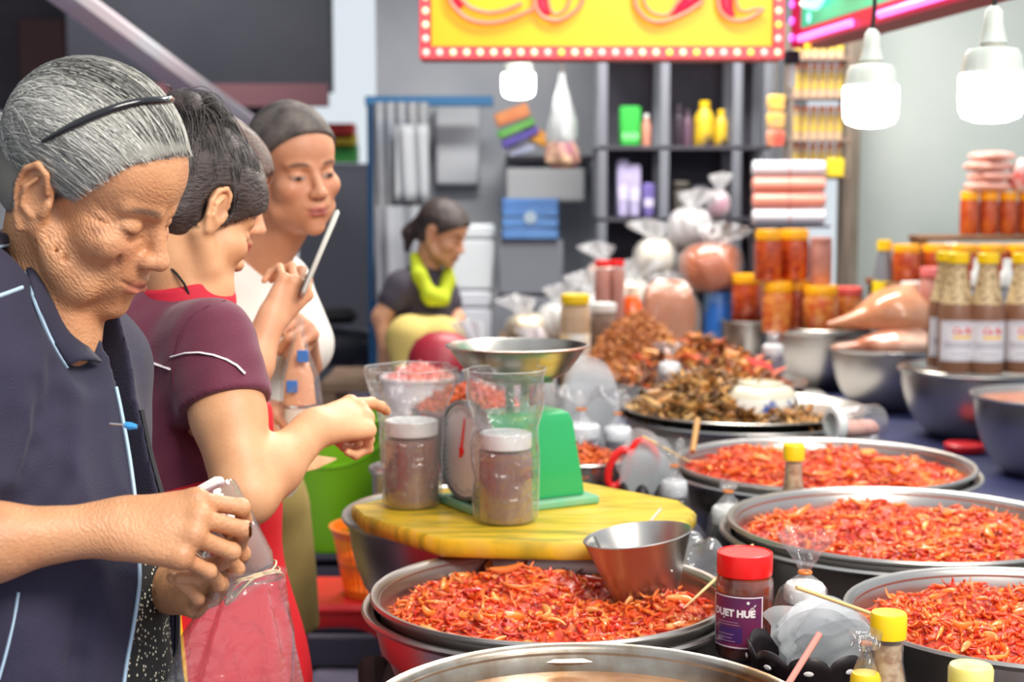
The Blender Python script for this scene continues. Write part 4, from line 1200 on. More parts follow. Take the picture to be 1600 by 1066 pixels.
food_gloss = mat('wet_food', (0.6, 0.15, 0.05, 1), 0.16, attr='Col', coat=0.25, spec=0.5)
food_dry = mat('dry_food', (0.6, 0.3, 0.1, 1), 0.5, attr='Col')
sauce_red = mat('red_chilli_sauce', S(196, 40, 20), 0.12, coat=0.8, bump=0.6, bscale=55, col2=S(222, 72, 30), cscale=24)
sauce_brown = mat('brown_fish_sauce', S(150, 100, 62), 0.10, coat=0.6, bump=0.35, bscale=50, col2=S(178, 130, 88), cscale=14)

def strips(n, posf, L, W, T, curl, palette, seed, seg=6, tilt=0.35, sh=0.12, head=None):
    """n bent strips in one mesh: numpy arrays v, f, cols"""
    g = np.random.default_rng(seed)
    c = posf(g, n)
    ph = g.uniform(0, 2*PI, n) if head is None else head(g, n, c)
    pt = g.normal(size=n)*tilt
    d = np.stack([np.cos(ph)*np.cos(pt), np.sin(ph)*np.cos(pt), np.sin(pt)], 1)
    a = g.uniform(-PI, PI, n)
    hz = np.stack([-np.sin(ph), np.cos(ph), 0*ph], 1); vt = np.cross(d, hz)
    b = hz*np.cos(a)[:, None] + vt*np.sin(a)[:, None]
    nn = np.cross(d, b)
    l = g.uniform(*L, n); k = g.uniform(curl[0], curl[1], n)/l
    s = np.linspace(-0.5, 0.5, seg)[None, :]*l[:, None]
    p = c[:, None, :] + d[:, None, :]*(np.sin(k[:, None]*s)/k[:, None])[:, :, None] + b[:, None, :]*((1-np.cos(k[:, None]*s))/k[:, None])[:, :, None]
    t = d[:, None, :]*np.cos(k[:, None]*s)[:, :, None] + b[:, None, :]*np.sin(k[:, None]*s)[:, :, None]
    m = np.cross(nn[:, None, :], t)
    w = g.uniform(*W, n)[:, None, None]; th = g.uniform(*T, n)[:, None, None]
    tap = (1 - 0.75*np.abs(np.linspace(-1, 1, seg))**3)[None, :, None]
    R = 5
    ring = [p + (nn[:, None, :]*math.cos(q)*w + m*math.sin(q)*th)*tap for q in np.arange(R)*2*PI/R]
    V = np.stack(ring, 2).reshape(-1, 3)
    base = (np.arange(n)[:, None]*seg + np.arange(seg-1)[None, :])*R
    F = [np.stack([base+i, base+(i+1) % R, base+R+(i+1) % R, base+R+i], 2).reshape(-1, 4) for i in range(R)]
    pal = np.array([S(*q)[:3] for q in palette])
    cc = pal[g.integers(0, len(pal), n)]*(1 + sh*g.normal(size=(n, 1)))
    cols = np.ones((len(V), 4), np.float32); cols[:, :3] = np.clip(np.repeat(cc, seg*R, 0), 0, 1)
    return V, np.concatenate(F), cols
def disc(R, z, nr=14, na=56, amp=0.0, seed=0, dome=0.0):
    q = MB()
    g = np.random.default_rng(seed)
    for k in range(nr+1):
        for i in range(na):
            a = 2*PI*i/na; r = R*k/nr
            x, y = r*math.cos(a), r*math.sin(a)
            q.v.append((x, y, z + dome*(1-(r/R)**2) + amp*float(wobble(np.array(x), np.array(y), np.array(0.0), 60/max(R, .1)*0.26, seed, 6))*(1-(k/nr)**6)))
    for k in range(nr):
        for i in range(na):
            j = (i+1) % na
            q.f.append((k*na+i, (k+1)*na+i, (k+1)*na+j, k*na+j))
    return q
def basin_mesh(R, D, base=0.62, t=0.0022, rim=0.010, n=72):
    q = MB()
    out = [(0.0, 0.0), (R*base*0.96, 0.0), (R*base, 0.004)]
    for a in np.linspace(0.08, 1, 9):
        out.append((R*(base + (0.965-base)*math.sin(a*PI/2)**0.9), 0.004 + (D-0.010)*(1-math.cos(a*PI/2))*0.55 + (D-0.010)*a*0.45))
    out += [(R*0.985, D-0.005), (R+rim*0.3, D-0.004), (R+rim*0.5, D), (R+rim*0.3, D+0.004), (R*0.985, D+0.003)]
    inn = [(max(r-t*1.6, 0), z+t) for r, z in reversed(out[1:12])]
    q.lathe(out + [(R*0.97, D-0.002)] + inn[1:] + [(0.0, t+0.002)], n)
    return q
BASIN_MESH = {}
def basin(label, x, y, z, R, D=0.20, group=None, m=None, base=0.62):
    key = (round(R, 3), round(D, 3), base)
    if key not in BASIN_MESH:
        q = basin_mesh(R, D, base)
        BASIN_MESH[key] = mesh_from('steel_basin', q.v, q.f, None, 50)
        BASIN_MESH[key].materials.append(m or steel)
    o = bpy.data.objects.new('steel_basin', BASIN_MESH[key]); C.objects.link(o)
    o.location = (x, y, z - D)
    return tag(o, label, 'basin', group)

# ------------------------------------------------------------------ setting
fl = mat('market_floor', S(150, 138, 160), 0.35, col2=S(112, 102, 122), cscale=1.5, bump=0.1, bscale=20)
q = MB(); q.box((-9, -3, -0.06), (9, 20, 0.0)); struct('floor', q, fl)
tile = mat('floor_tile', S(158, 146, 168), 0.3, col2=S(132, 122, 142), cscale=3)
flo = bpy.data.objects['floor']
tm = MB(); tm.box((-0.195, -0.195, -0.004), (0.195, 0.195, 0.004), 0.003); tme = mesh_from('tile', tm.v, tm.f); tme.materials.append(tile)
for i in range(7):
    for j in range(12):
        o = bpy.data.objects.new('tile', tme); C.objects.link(o); o.parent = flo; o.location = (-2.4 + i*0.4, 2.6 + j*0.4, 0.002)
TZ = 0.65
# the long stall table, its cloth, its legs
t = thing('display_table', 'long dark stall table under the basins and jars', 'table', (0.9, 4.0, 0))
dk = mat('dark_table_wood', S(44, 36, 40), 0.6, col2=S(62, 50, 52), cscale=6)
q = MB(); q.prism([(-1.12, -2.52), (1.4, -2.52), (1.75, 2.62), (0.05, 2.62), (0.05, 2.2), (-0.45, 2.2), (-1.30, 1.35), (-1.10, 0.2)], TZ-0.035, TZ); obj('table_top', q, dk, t)
for x, y in ((-0.98, -2.2), (1.25, -2.2), (-0.98, 0.3), (1.45, 0.3), (-1.10, 1.3), (1.6, 2.5), (0.1, 2.5)):
    q = MB(); q.tube([(x, y, 0), (x*0.99, y, TZ-0.035)], 0.028, 10); obj('leg', q, dk, t)
blue = mat('blue_tablecloth', S(24, 28, 66), 0.65, col2=S(32, 38, 84), cscale=4, bump=0.6, bscale=18)
q = MB()
q.grid(lambda u, v: (0.30 + u*2.15, 2.95 + v*3.62, TZ + 0.004 + 0.0035*math.sin(u*23+v*9)*math.sin(v*31) + 0.001), 40, 60)
tc_ = obj('tablecloth', q, blue); tag(tc_, 'blue plastic tablecloth under the big basins on the right', 'tablecloth')
q = MB(); q.box((0.55, 5.10, TZ+0.008), (1.22, 6.4, TZ+0.016), 0.002)
tag(obj('plastic_sheet', q, mat('pale_sheet', S(196, 194, 190), 0.4)), 'pale grey sheet on the table behind the fish trays', 'sheet')

# ------------------------------------------------------------------ basins of red pickle
BAS = {'A': (0.058, 2.22, 0.850, 0.2660), 'B': (0.702, 2.66, 0.860, 0.310), 'C': (0.690, 3.31, 0.850, 0.328),
       'E': (0.722, 2.05, 0.865, 0.252), 'F': (0.090, 1.690, 0.850, 0.262)}
LAB = {'A': 'steel basin of red papaya pickle with the scoop standing in it', 'B': 'steel basin of red pickle between the hanging-bag jar and the right frame edge',
       'C': 'steel basin of red pickle just in front of the fish tray', 'E': 'steel basin of red pickle with a pink handle on its rim', 'F': 'steel basin of brown sauce at the bottom edge'}
for k, (x, y, z, R) in BAS.items():
    basin(LAB[k], x, y, z, R, z - TZ, None, mat('stained_steel', S(176, 170, 160), 0.34, 1.0, bump=0.1, bscale=40, col2=S(134, 108, 80), cscale=16) if k == 'F' else None)
for k, lb in (('A', 'outer steel basin nested under the one with the scoop'), ('C', 'outer steel basin nested under the one before the fish tray'), ('B', 'outer steel basin nested under the one beside the bagged jar')):
    x, y, z, R = BAS[k]
    q = MB(); q.lathe([(R*0.99, -0.030), (R+0.006, -0.028), (R+0.016, -0.022), (R+0.018, -0.018), (R+0.015, -0.014), (R+0.004, -0.016), (R*0.990, -0.024)], 72, closed=True)
    for zz in (0,):
        q.lathe([(R*0.995, -0.028), (R*0.985, -0.05), (R*0.965, -0.075), (R*0.955, -0.075), (R*0.975, -0.05), (R*0.985, -0.028)], 72)
    o = obj('steel_basin', q, steel); o.location = (x, y, z); tag(o, lb, 'basin')

RED_PAL = [(222, 84, 32), (230, 104, 38), (236, 124, 46), (206, 54, 26), (226, 90, 44), (238, 138, 58), (212, 68, 32), (184, 36, 22), (232, 112, 58)]
def pickle_arrays(seed, n):
    def pos(g, n):
        r = np.sqrt(g.random(n))*0.925; a = g.uniform(0, 2*PI, n)
        x, y = r*np.cos(a), r*np.sin(a)
        hgt = 0.024*np.clip(wobble(x, y, 0*x, 11, seed, 6)*1.5 + 0.25, -0.25, 1.1)*(1-r**6) + g.normal(size=n)*0.003
        return np.stack([x*0.27, y*0.27, hgt], 1)
    v1, f1, c1 = strips(int(n*0.50), pos, (0.016, 0.046), (0.0018, 0.0042), (0.0010, 0.0022), (0.6, 3.2), RED_PAL, seed, 7, 0.16)
    v2, f2, c2 = strips(int(n*0.45), pos, (0.006, 0.014), (0.0026, 0.0055), (0.0012, 0.0026), (0.2, 1.6), RED_PAL + [(170, 26, 18), (240, 156, 96), (226, 70, 46)], seed+9, 4, 0.35)
    v3, f3, c3 = strips(int(n*0.022), pos, (0.030, 0.066), (0.0055, 0.0095), (0.0026, 0.0042), (0.8, 2.4), [(240, 132, 52), (236, 116, 46), (244, 156, 84)], seed+5, 9, 0.12)
    v3[:, 2] += 0.002
    v = np.concatenate([v1, v2, v3]); f = np.concatenate([f1, f2+len(v1), f3+len(v1)+len(v2)]); c = np.concatenate([c1, c2, c3])
    return v, f, c
def hgt_at(x, y, r, seed):
    base = 0.024*np.clip(wobble(x, y, 0*x, 11, seed, 6)*1.5 + 0.25, -0.25, 1.1)*(1-r**6)
    return base
def mash(seed, R=0.27, nr=95, na=230):
    """the shredded mass itself: a disc with stringy ridges and blotchy colour"""
    rr = np.sqrt(np.linspace(0.0, 1, nr))[:, None]; aa = (np.arange(na)*2*PI/na)[None, :]
    x, y = (rr*np.cos(aa)).ravel(), (rr*np.sin(aa)).ravel(); r = np.repeat(rr.ravel(), na)
    xs, ys = x*R, y*R
    wx = xs + 0.010*wobble(xs, ys, 0*x, 60, seed+1, 5); wy = ys + 0.010*wobble(xs, ys, 0*x, 60, seed+2, 5)
    rid = (1-np.abs(wobble(wx, wy*0.5, 0*x, 330, seed+3, 6))*2.2) ; rid2 = (1-np.abs(wobble(wx*0.5, wy, 0*x, 360, seed+4, 6))*2.2)
    fine = wobble(xs, ys, 0*x, 1100, seed+5, 8)
    z = hgt_at(x, y, r, seed) + (0.0042*np.maximum(rid, rid2) + 0.0022*fine)*np.clip((1-r)*14, 0, 1) - 0.0045
    pal = np.array([S(*q)[:3] for q in ((166, 20, 14), (208, 58, 26), (226, 98, 40), (240, 146, 70))])
    tcol = np.clip(0.36 + 0.34*np.maximum(rid, rid2)*0.8 + 0.45*wobble(xs, ys, 0*x, 130, seed+6, 6) + 0.25*fine - 0.15, 0, 0.999)*3
    i0 = tcol.astype(int); fr = (tcol-i0)[:, None]
    cols = np.ones((len(x), 4), np.float32); cols[:, :3] = pal[i0]*(1-fr) + pal[np.minimum(i0+1, 3)]*fr
    k = np.arange(nr-1)[:, None]*na; i = np.arange(na)[None, :]; j = (i+1) % na
    F = np.stack([(k+i).ravel(), (k+na+i).ravel(), (k+na+j).ravel(), (k+j).ravel()], 1)
    return np.stack([xs, ys, z], 1), F, cols
mash_m = mat('wet_shredded_mass', (0.6, 0.15, 0.05, 1), 0.13, attr='Col', coat=0.3, spec=0.5, bump=0.7, bscale=420)
PICK = []
for sd in (101, 202):
    v, f, c = pickle_arrays(sd, 2600)
    me = mesh_from('papaya_shreds', v, f, c, 180); me.materials.append(food_gloss)
    v, f, c = mash(sd); ms = mesh_from('sauce', v, f, c, 180); ms.materials.append(mash_m); PICK.append((me, ms))
FOOD = {'A': ('heap of red shredded papaya pickle around the scoop', 0, 0.3, 0.024), 'B': ('red papaya pickle with long orange slices, beside the bagged jar', 1, 1.2, 0.022),
        'C': ('red papaya pickle heaped in the basin before the fish tray', 0, 2.6, 0.016), 'E': ('red papaya pickle in the basin with the pink handle', 1, 4.0, 0.020)}
for k, (lb, i, rz, dep) in FOOD.items():
    x, y, z, R = BAS[k]
    r = thing('papaya_pickle', lb, 'food', (x, y, z - dep - 0.007), rz)
    sc = R*0.955/0.27
    for nm, me, kind in (('sauce', PICK[i][1], None), ('papaya_shreds', PICK[i][0], 'stuff')):
        o = bpy.data.objects.new(nm, me); C.objects.link(o); o.parent = r; o.scale = (sc, sc, 1.15)
        if kind: o['kind'] = kind
x, y, z, R = BAS['F']
r = thing('fish_sauce', 'thin brown sauce in the basin at the bottom edge', 'food', (x, y, z - 0.030))
q = disc(R*0.960, 0.0, 10, 64, 0.0015, 7); obj('sauce', q, sauce_brown, r, None, None, 180)

# ------------------------------------------------------------------ the scoop
sc_o = thing('metal_scoop', 'dented steel scoop standing in the red pickle', 'scoop', (0.206, 2.285, 0.828), 0, None, (math.radians(-3), math.radians(-7), 0.3))
q = MB()
pr = [(0.050, 0.0), (0.0555, 0.012), (0.0700, 0.055), (0.0840, 0.094), (0.0858, 0.096), (0.0845, 0.0975), (0.0815, 0.093), (0.067, 0.055), (0.053, 0.013), (0.0, 0.004)]
q.lathe([(0.0, 0.0)] + pr, 64, wob=lambda a, z: 0.02*math.sin(2*a)); obj('cup', q, steel, sc_o)
q = MB()
q.grid(lambda u, v: ((0.0655 + v*0.0150)*math.cos(2.2+u*1.5), (0.0655+v*0.0150)*math.sin(2.2+u*1.5), 0.056 + v*0.036), 14, 4)
o = obj('handle_plate', q, steel_old, sc_o); md = o.modifiers.new('thick', 'SOLIDIFY'); md.thickness = 0.0015
q = MB(); q.ball((0.0655*math.cos(5.1), 0.0655*math.sin(5.1), 0.045), (0.003, 0.003, 0.003), 10, 6); obj('rivet', q, steel, sc_o)

# ------------------------------------------------------------------ chopping board on its basin, scale, bagged jars
basin('steel basin carrying the yellow chopping board', -0.045, 2.775, 0.852, 0.268, 0.202)
bd = thing('chopping_board', 'worn yellow octagonal chopping board under the green scale', 'board', (0, 2.65, 0.858))
ybm = mat('yellow_board', S(228, 186, 40), 0.4, col2=S(212, 176, 70), cscale=5, bump=0.35, bscale=30, coat=0.2)
nt = ybm.node_tree; N, L = nt.nodes, nt.links
tcn = N.new('ShaderNodeTexCoord'); mp = N.new('ShaderNodeMapping'); mp.inputs['Scale'].default_value = (6, 26, 6); mp.inputs['Rotation'].default_value = (0, 0, 0.3)
nz = N.new('ShaderNodeTexNoise'); nz.inputs['Scale'].default_value = 1.6; nz.inputs['Detail'].default_value = 7
L.new(tcn.outputs['Object'], mp.inputs['Vector']); L.new(mp.outputs['Vector'], nz.inputs['Vector'])
rp = N.new('ShaderNodeValToRGB'); rp.color_ramp.elements[0].position = 0.32; rp.color_ramp.elements[0].color = S(150, 140, 40); rp.color_ramp.elements[1].position = 0.56; rp.color_ramp.elements[1].color = S(232, 192, 44)
e = rp.color_ramp.elements.new(0.75); e.color = S(222, 184, 92)
L.new(nz.outputs['Fac'], rp.inputs['Fac']); L.new(rp.outputs['Color'], N['Principled BSDF'].inputs['Base Color'])
def pz(px, py, z):
    d = ray(px, py); return np.array(CAM) + d*((z - CAM[2])/d[2])
poly = [pz(*p, 0.888)[:2] - np.array([0, 2.65]) for p in ((549, 790), (566, 806), (690, 843), (880, 848), (1010, 846), (1078, 812), (1088, 800), (1062, 782), (905, 752), (760, 757), (640, 768))]
q = MB()
pp = [(x, y) for x, y in poly]
cx, cy = np.mean([p[0] for p in pp]), np.mean([p[1] for p in pp])
ins = [(cx + (x-cx)*0.985, cy + (y-cy)*0.985) for x, y in pp]
n = len(pp)
q.v = [(x, y, 0.0) for x, y in ins] + [(x, y, 0.006) for x, y in pp] + [(x, y, 0.024) for x, y in pp] + [(x, y, 0.030) for x, y in ins]
q.f = [tuple(reversed(range(n))), tuple(range(3*n, 4*n))] + [(k*n+i, k*n+(i+1) % n, (k+1)*n+(i+1) % n, (k+1)*n+i) for k in range(3) for i in range(n)]
obj('board', q, ybm, bd)
BZ = 0.888

green = mat('green_enamel', S(34, 168, 96), 0.38, coat=0.2, col2=S(46, 182, 110), cscale=3, bump=0.1, bscale=40)
nt = green.node_tree; N, L = nt.nodes, nt.links
tcn = N.new('ShaderNodeTexCoord'); nz = N.new('ShaderNodeTexNoise'); nz.inputs['Scale'].default_value = 38; nz.inputs['Detail'].default_value = 6
L.new(tcn.outputs['Object'], nz.inputs['Vector'])
rp = N.new('ShaderNodeValToRGB'); rp.color_ramp.elements[0].position = 0.665; rp.color_ramp.elements[0].color = S(36, 166, 98); rp.color_ramp.elements[1].position = 0.70; rp.color_ramp.elements[1].color = S(96, 60, 34)
L.new(nz.outputs['Fac'], rp.inputs['Fac']); L.new(rp.outputs['Color'], N['Principled BSDF'].inputs['Base Color'])
pale_green = mat('pale_green_enamel', S(96, 178, 140), 0.45, col2=S(132, 176, 142), cscale=18, bump=0.2, bscale=60)
sl = thing('kitchen_scale', 'green spring scale with round dial and steel pan on the yellow board', 'scale', (0.006, 2.690, BZ), math.radians(30))
# local: dial faces -x, length along +x
q = MB()
def trap(z, hx0, hx1, hy): return [(hx0, -hy, z), (hx1, -hy, z), (hx1, hy, z), (hx0, hy, z)]
lv = [(0.016, -0.096, 0.108, 0.060), (0.020, -0.098, 0.110, 0.061), (0.150, -0.094, 0.092, 0.050), (0.166, -0.088, 0.086, 0.045), (0.172, -0.080, 0.076, 0.036)]
for z, a, b, c in lv: q.v += trap(z, a, b, c)
q.f = [(3, 2, 1, 0), tuple(range(16, 20))] + [(k*4+i, k*4+(i+1) % 4, k*4+4+(i+1) % 4, k*4+4+i) for k in range(4) for i in range(4)]
ho = obj('housing', q, green, sl); bv = ho.modifiers.new('bevel', 'BEVEL'); bv.width = 0.006; bv.segments = 3
q = MB(); q.box((-0.120, -0.080, 0.0), (0.132, 0.080, 0.016), 0.004); obj('base_plate', q, pale_green, sl)
def on_x(mb):      # turn a lathe about z into one about -x
    mb.v = [(-z, y, x) for x, y, z in mb.v]; mb.f = [tuple(reversed(f)) for f in mb.f]; return mb
q = on_x(MB().lathe([(0.0, 0.0), (0.088, 0.0), (0.090, 0.003), (0.090, 0.022), (0.086, 0.026), (0.083, 0.024), (0.083, 0.020), (0.0, 0.020)], 48))
o = obj('dial_case', q, mat('dial_metal', S(150, 150, 150), 0.35, 0.8), sl); o.location = (-0.088, 0, 0.106)
q = on_x(MB().lathe([(0.0, 0.0205), (0.082, 0.0205)], 48)); df = obj('dial_face', q, mat('dial_white', S(222, 226, 230), 0.4), sl); df.location = (-0.088, 0, 0.106)
q = MB()
for i in range(50):
    a = 2*PI*i/50; r0 = 0.066 if i % 5 == 0 else 0.071
    ca, sa = math.cos(a), math.sin(a); wd = 0.0009
    q.v += [(-0.0212, r0*ca - wd*sa, r0*sa + wd*ca), (-0.0212, r0*ca + wd*sa, r0*sa - wd*ca), (-0.0212, 0.077*ca + wd*sa, 0.077*sa - wd*ca), (-0.0212, 0.077*ca - wd*sa, 0.077*sa + wd*ca)]
    q.f.append((4*i, 4*i+1, 4*i+2, 4*i+3))
obj('dial_markings', q, mat('dial_black', S(70, 74, 84), 0.5), df, None, 'stuff')
q = MB(); q.tube([(-0.022, 0.004, -0.012), (-0.0225, -0.012, 0.060)], [0.003, 0.001], 6); q.ball((-0.0225, 0, 0), (0.003, 0.008, 0.008), 12, 8); obj('pointer', q, red_lid, df)
q = MB(); q.tube([(0.004, -0.026, 0.168), (0.004, -0.028, 0.245)], 0.009, 4); obj('pan_post', q, pale_green, sl)
q = MB(); q.tube([(0.004, 0.026, 0.168), (0.004, 0.028, 0.245)], 0.009, 4); obj('pan_post', q, pale_green, sl)
q = MB(); q.box((-0.045, -0.045, 0.222), (0.055, 0.045, 0.232), 0.003); obj('pan_bracket', q, pale_green, sl)
q = MB(); q.lathe([(0.0, 0.232), (0.075, 0.232), (0.092, 0.242), (0.110, 0.266), (0.122, 0.284), (0.128, 0.286), (0.129, 0.289), (0.125, 0.290), (0.119, 0.286), (0.106, 0.268), (0.088, 0.246), (0.072, 0.237), (0.0, 0.236)], 64, c=(0.004, 0, 0)); obj('weighing_pan', q, steel_old, sl)

# jars of brown powder in clear bags on the board
powder = mat('brown_curry_powder', S(126, 82, 68), 0.85, col2=S(148, 102, 84), cscale=18, bump=0.3, bscale=200, bstretch=(1, 1, 0.12))
def screw_jar(name, label, cat, loc, r, h, content, lidm, lid_h=0.028, rz=0.0, group=None, fill=0.92, glass=True, rot=None):
    o = thing(name, label, cat, loc, rz, group, rot)
    hb = h - lid_h
    if glass:
        q = MB(); q.lathe([(0.0, 0.0), (r*0.93, 0.0), (r, 0.006), (r, hb*0.84), (r*0.985, hb*0.90), (r*0.90, hb*0.955), (r*0.88, hb)], 40); obj('clear_body', q, glassy, o)
    k = 0.965 if glass else 1.0
    q = MB(); q.lathe([(0.0, 0.003), (r*0.93*k, 0.003), (r*k, 0.009), (r*k, hb*0.83), (r*0.96*k, hb*fill*0.985), (r*0.88*k, hb*fill), (0.0, hb*fill)], 32); obj('contents', q, content, o)
    rl_ = r*0.96
    q = MB(); q.lathe([(r*0.87, hb-0.006), (rl_*0.985, hb-0.004), (rl_, hb), (rl_, h-0.004), (rl_*0.985, h-0.001), (rl_*0.93, h), (rl_*0.90, h-0.0015), (0.0, h-0.0015)], 48); obj('lid', q, lidm, o)
    return o
def tall_bag(label, loc, r, h, neck=0.5, flare=1.5, rz=0.0, seed=1):
    """an open clear bag standing round a jar"""
    g = np.random.default_rng(seed); w = [(g.uniform(2, 7), g.uniform(0, 6.3), g.uniform(8, 40)) for _ in range(7)]
    def wob(a, z):
        s_ = sum(math.sin(round(f)*a + p + z*k*2.0) for f, p, k in w)/7
        return 0.10*s_*(0.35 + 1.2*z/h)
    q = MB()
    z1 = neck*h
    prof = [(r*0.35, 0.001), (r*0.9, 0.002), (r*1.03, 0.008)] + [(r*1.04, z) for z in np.linspace(0.02, z1, 12)] + [(r*(1.04 + (flare-1.04)*((z-z1)/(h-z1))**0.8), z) for z in np.linspace(z1+0.006, h, 14)]
    q.lathe(prof, 56, wob=wob, sy=0.9)
    o = obj('plastic_bag', q, bagfilm, None, None, None, 180); o.location = loc; o.rotation_euler = (0, 0, rz)
    sm_ = film('bag_seam_film', haze=0.55, gl=0.5, rough=0.1, bump=0.0)
    for a0_ in (-rz + 0.12, PI - rz - 0.12):
        q2 = MB(); q2.tube([(rr*(1+wob(a0_, zz))*math.cos(a0_), rr*(1+wob(a0_, zz))*math.sin(a0_)*0.9, zz) for rr, zz in prof[2:]], 0.0011, 6); obj('seam', q2, sm_, o)
    q2 = MB(); q2.tube([(prof[-1][0]*(1+wob(a_, h))*math.cos(a_), prof[-1][0]*(1+wob(a_, h))*math.sin(a_)*0.9, h) for a_ in np.linspace(0, 2*PI, 57)], 0.0008, 6); obj('mouth_edge', q2, sm_, o)
    return tag(o, label, 'bag')
j2 = pz(790, 824, BZ); j1 = pz(641, 798, BZ)
screw_jar('powder_jar', 'white-lidded jar of brown powder in front of the dial of the scale', 'jar', (j2[0], j2[1]+0.045, BZ), 0.0465, 0.155, powder, white_pl, 0.022)
screw_jar('powder_jar', 'white-lidded jar of brown powder on the left corner of the board', 'jar', (j1[0], j1[1]+0.045, BZ), 0.0500, 0.156, powder, white_pl, 0.022)
tall_bag('clear bag standing open around the jar in front of the dial', (j2[0], j2[1]+0.045, BZ+0.0005), 0.0545, 0.262, 0.62, 1.28, 0.3, 4)
tall_bag('crinkled clear bag around the jar on the left corner of the board', (j1[0], j1[1]+0.045, BZ+0.0005), 0.0570, 0.250, 0.60, 1.55, 1.2, 9)

# ------------------------------------------------------------------ small things between the basins
def stand(label, x, y, r, z0, z1, col=(40, 34, 40)):
    q = MB(); q.lathe([(0.0, z0), (r*1.06, z0), (r*1.06, z0+0.012), (r, z0+0.016), (r*0.94, z1-0.004), (r*0.92, z1), (0.0, z1)], 32)
    o = obj('upturned_bucket', q, mat('dark_bucket_%d' % col[0], S(*col), 0.5)); o.location = (x, y, 0)
    return tag(o, label, 'bucket')
stand('black upturned bucket under the labelled red-lid jar', 0.372, 2.005, 0.094, TZ, 0.808)
stand('dark upturned bucket under the clear jar lying between the fish tray and the pickle', 0.865, 3.76, 0.07, TZ, 0.826)

def text_mesh(body, size, bold=0.0, align='CENTER', shear=0.0):
    cu = bpy.data.curves.new('lettering', 'FONT'); cu.body = body; cu.size = size; cu.align_x = align; cu.offset = bold; cu.shear = shear; cu.resolution_u = 3
    o = bpy.data.objects.new('lettering', cu); C.objects.link(o)
    me = bpy.data.meshes.new_from_object(o.evaluated_get(bpy.context.evaluated_depsgraph_get()))
    v = np.array([p.co[:] for p in me.vertices]).reshape(-1, 3); f = [tuple(p.vertices) for p in me.polygons]
    bpy.data.objects.remove(o); bpy.data.meshes.remove(me); bpy.data.curves.remove(cu)
    return v, f
def bend(v, r, a0, z0):
    """flat text (x, y) on to a cylinder of radius r about z, centred on angle a0"""
    a = a0 + v[:, 0]/r
    return np.stack([r*np.cos(a), r*np.sin(a), z0 + v[:, 1]], 1)
def label_patch(r, a0, half, z0, z1, n=20):
    q = MB()
    q.grid(lambda u, w: (r*math.cos(a0 + (u-0.5)*2*half), r*math.sin(a0 + (u-0.5)*2*half), z0 + w*(z1-z0)), n, 2)
    return q

# the red-lid jar with the purple label
jx, jy, jz = 0.322, 2.045, 0.808
amber = mat('dark_chilli_paste', S(84, 20, 8), 0.15, coat=0.3, col2=S(132, 48, 12), cscale=30)
rj = screw_jar('chilli_jar', 'jar with red screw lid and purple label lettered in white', 'jar', (jx, jy, jz), 0.0400, 0.148, amber, red_lid, 0.027, 0, None, 0.97)
a0 = -2.02
r_ = 0.0408
purple = mat('purple_label', S(92, 34, 78), 0.45, col2=S(140, 36, 74), cscale=14)
pl = obj('paper_label', label_patch(r_, a0, 0.98, 0.020, 0.094, 28), purple, rj, 'purple label with white lettering and border', None, 180)
wt = mat('label_white', S(238, 226, 226), 0.5)
q = MB()
for z0, z1 in ((0.0215, 0.0230), (0.0915, 0.0930)): q.add(*(lambda m: (m.v, m.f))(label_patch(r_+0.0003, a0, 0.95, z0, z1, 24)))
for s_ in (-1, 1): q.add(*(lambda m: (m.v, m.f))(label_patch(r_+0.0003, a0+s_*0.93, 0.020, 0.0215, 0.0930, 3)))
obj('label_border', q, wt, pl, None, 'stuff')
v, f = text_mesh('DUET HUE', 0.0132, 0.0007)
q = MB(); q.add(bend(v - np.array([0.004, 0, 0]), r_+0.0005, a0, 0.0655), f)
def bar(x0, x1, y0, y1): q.add(*(lambda m: (m.v, m.f))(label_patch(r_+0.0005, a0+(x0+x1)/2/r_, (x1-x0)/2/r_, y0, y1, 3)))
wd = v[:, 0].max() - v[:, 0].min(); ex = v[:, 0].max() - 0.0045 - 0.004; ee = v[:, 0].min() + wd*0.285 - 0.004
bar(ee-0.001, ee+0.0012, 0.0615, 0.0636)
obj('lettering', q, wt, pl, None, 'stuff')
q = MB()
for k in range(3):
    i0 = len(q.v)
    pts = [((ex-0.0032, 0.0766), (ex, 0.0792), (ex, 0.0778), (ex-0.0032, 0.0752)), ((ex, 0.0792), (ex+0.0032, 0.0766), (ex+0.0032, 0.0752), (ex, 0.0778)), ((ex+0.0015, 0.0800), (ex+0.0045, 0.0828), (ex+0.0055, 0.0818), (ex+0.0028, 0.0792))][k]
    q.add(bend(np.array([(x, y, 0) for x, y in pts]), r_+0.0005, a0, 0.0), [(0, 1, 2, 3), (3, 2, 1, 0)])
obj('accent_marks', q, wt, pl, None, 'stuff')
q = MB()
i0 = 0
for x, y, d in ((0.0175, 0.0853, 0.0026),):
    q.add(bend(np.array([(x-d, y, 0), (x, y-d, 0), (x+d, y, 0), (x, y+d, 0)]), r_+0.0004, a0, 0), [(0, 1, 2, 3)])
obj('diamond_mark', q, wt, pl)
q = MB()
for k, (x0, x1) in enumerate(((-0.028, 0.004), (-0.028, 0.006), (-0.028, -0.002), (-0.028, -0.004), (-0.028, 0.000))):
    y = (0.0565, 0.0530, 0.0395, 0.0345, 0.0300)[k]
    m_ = label_patch(r_+0.0004, a0+(x0+x1)/2/r_, (x1-x0)/2/r_, y, y+0.0009, 12); q.add(m_.v, m_.f)
obj('small_print', q, mat('label_dim', S(186, 130, 160), 0.5), pl, None, 'stuff')
q = MB()
m_ = label_patch(r_+0.00025, a0-0.008/r_, 0.030/r_*0.6, 0.028, 0.050, 16); q.add(m_.v, m_.f)
obj('label_panel', q, mat('label_violet', S(70, 34, 96), 0.45), pl)

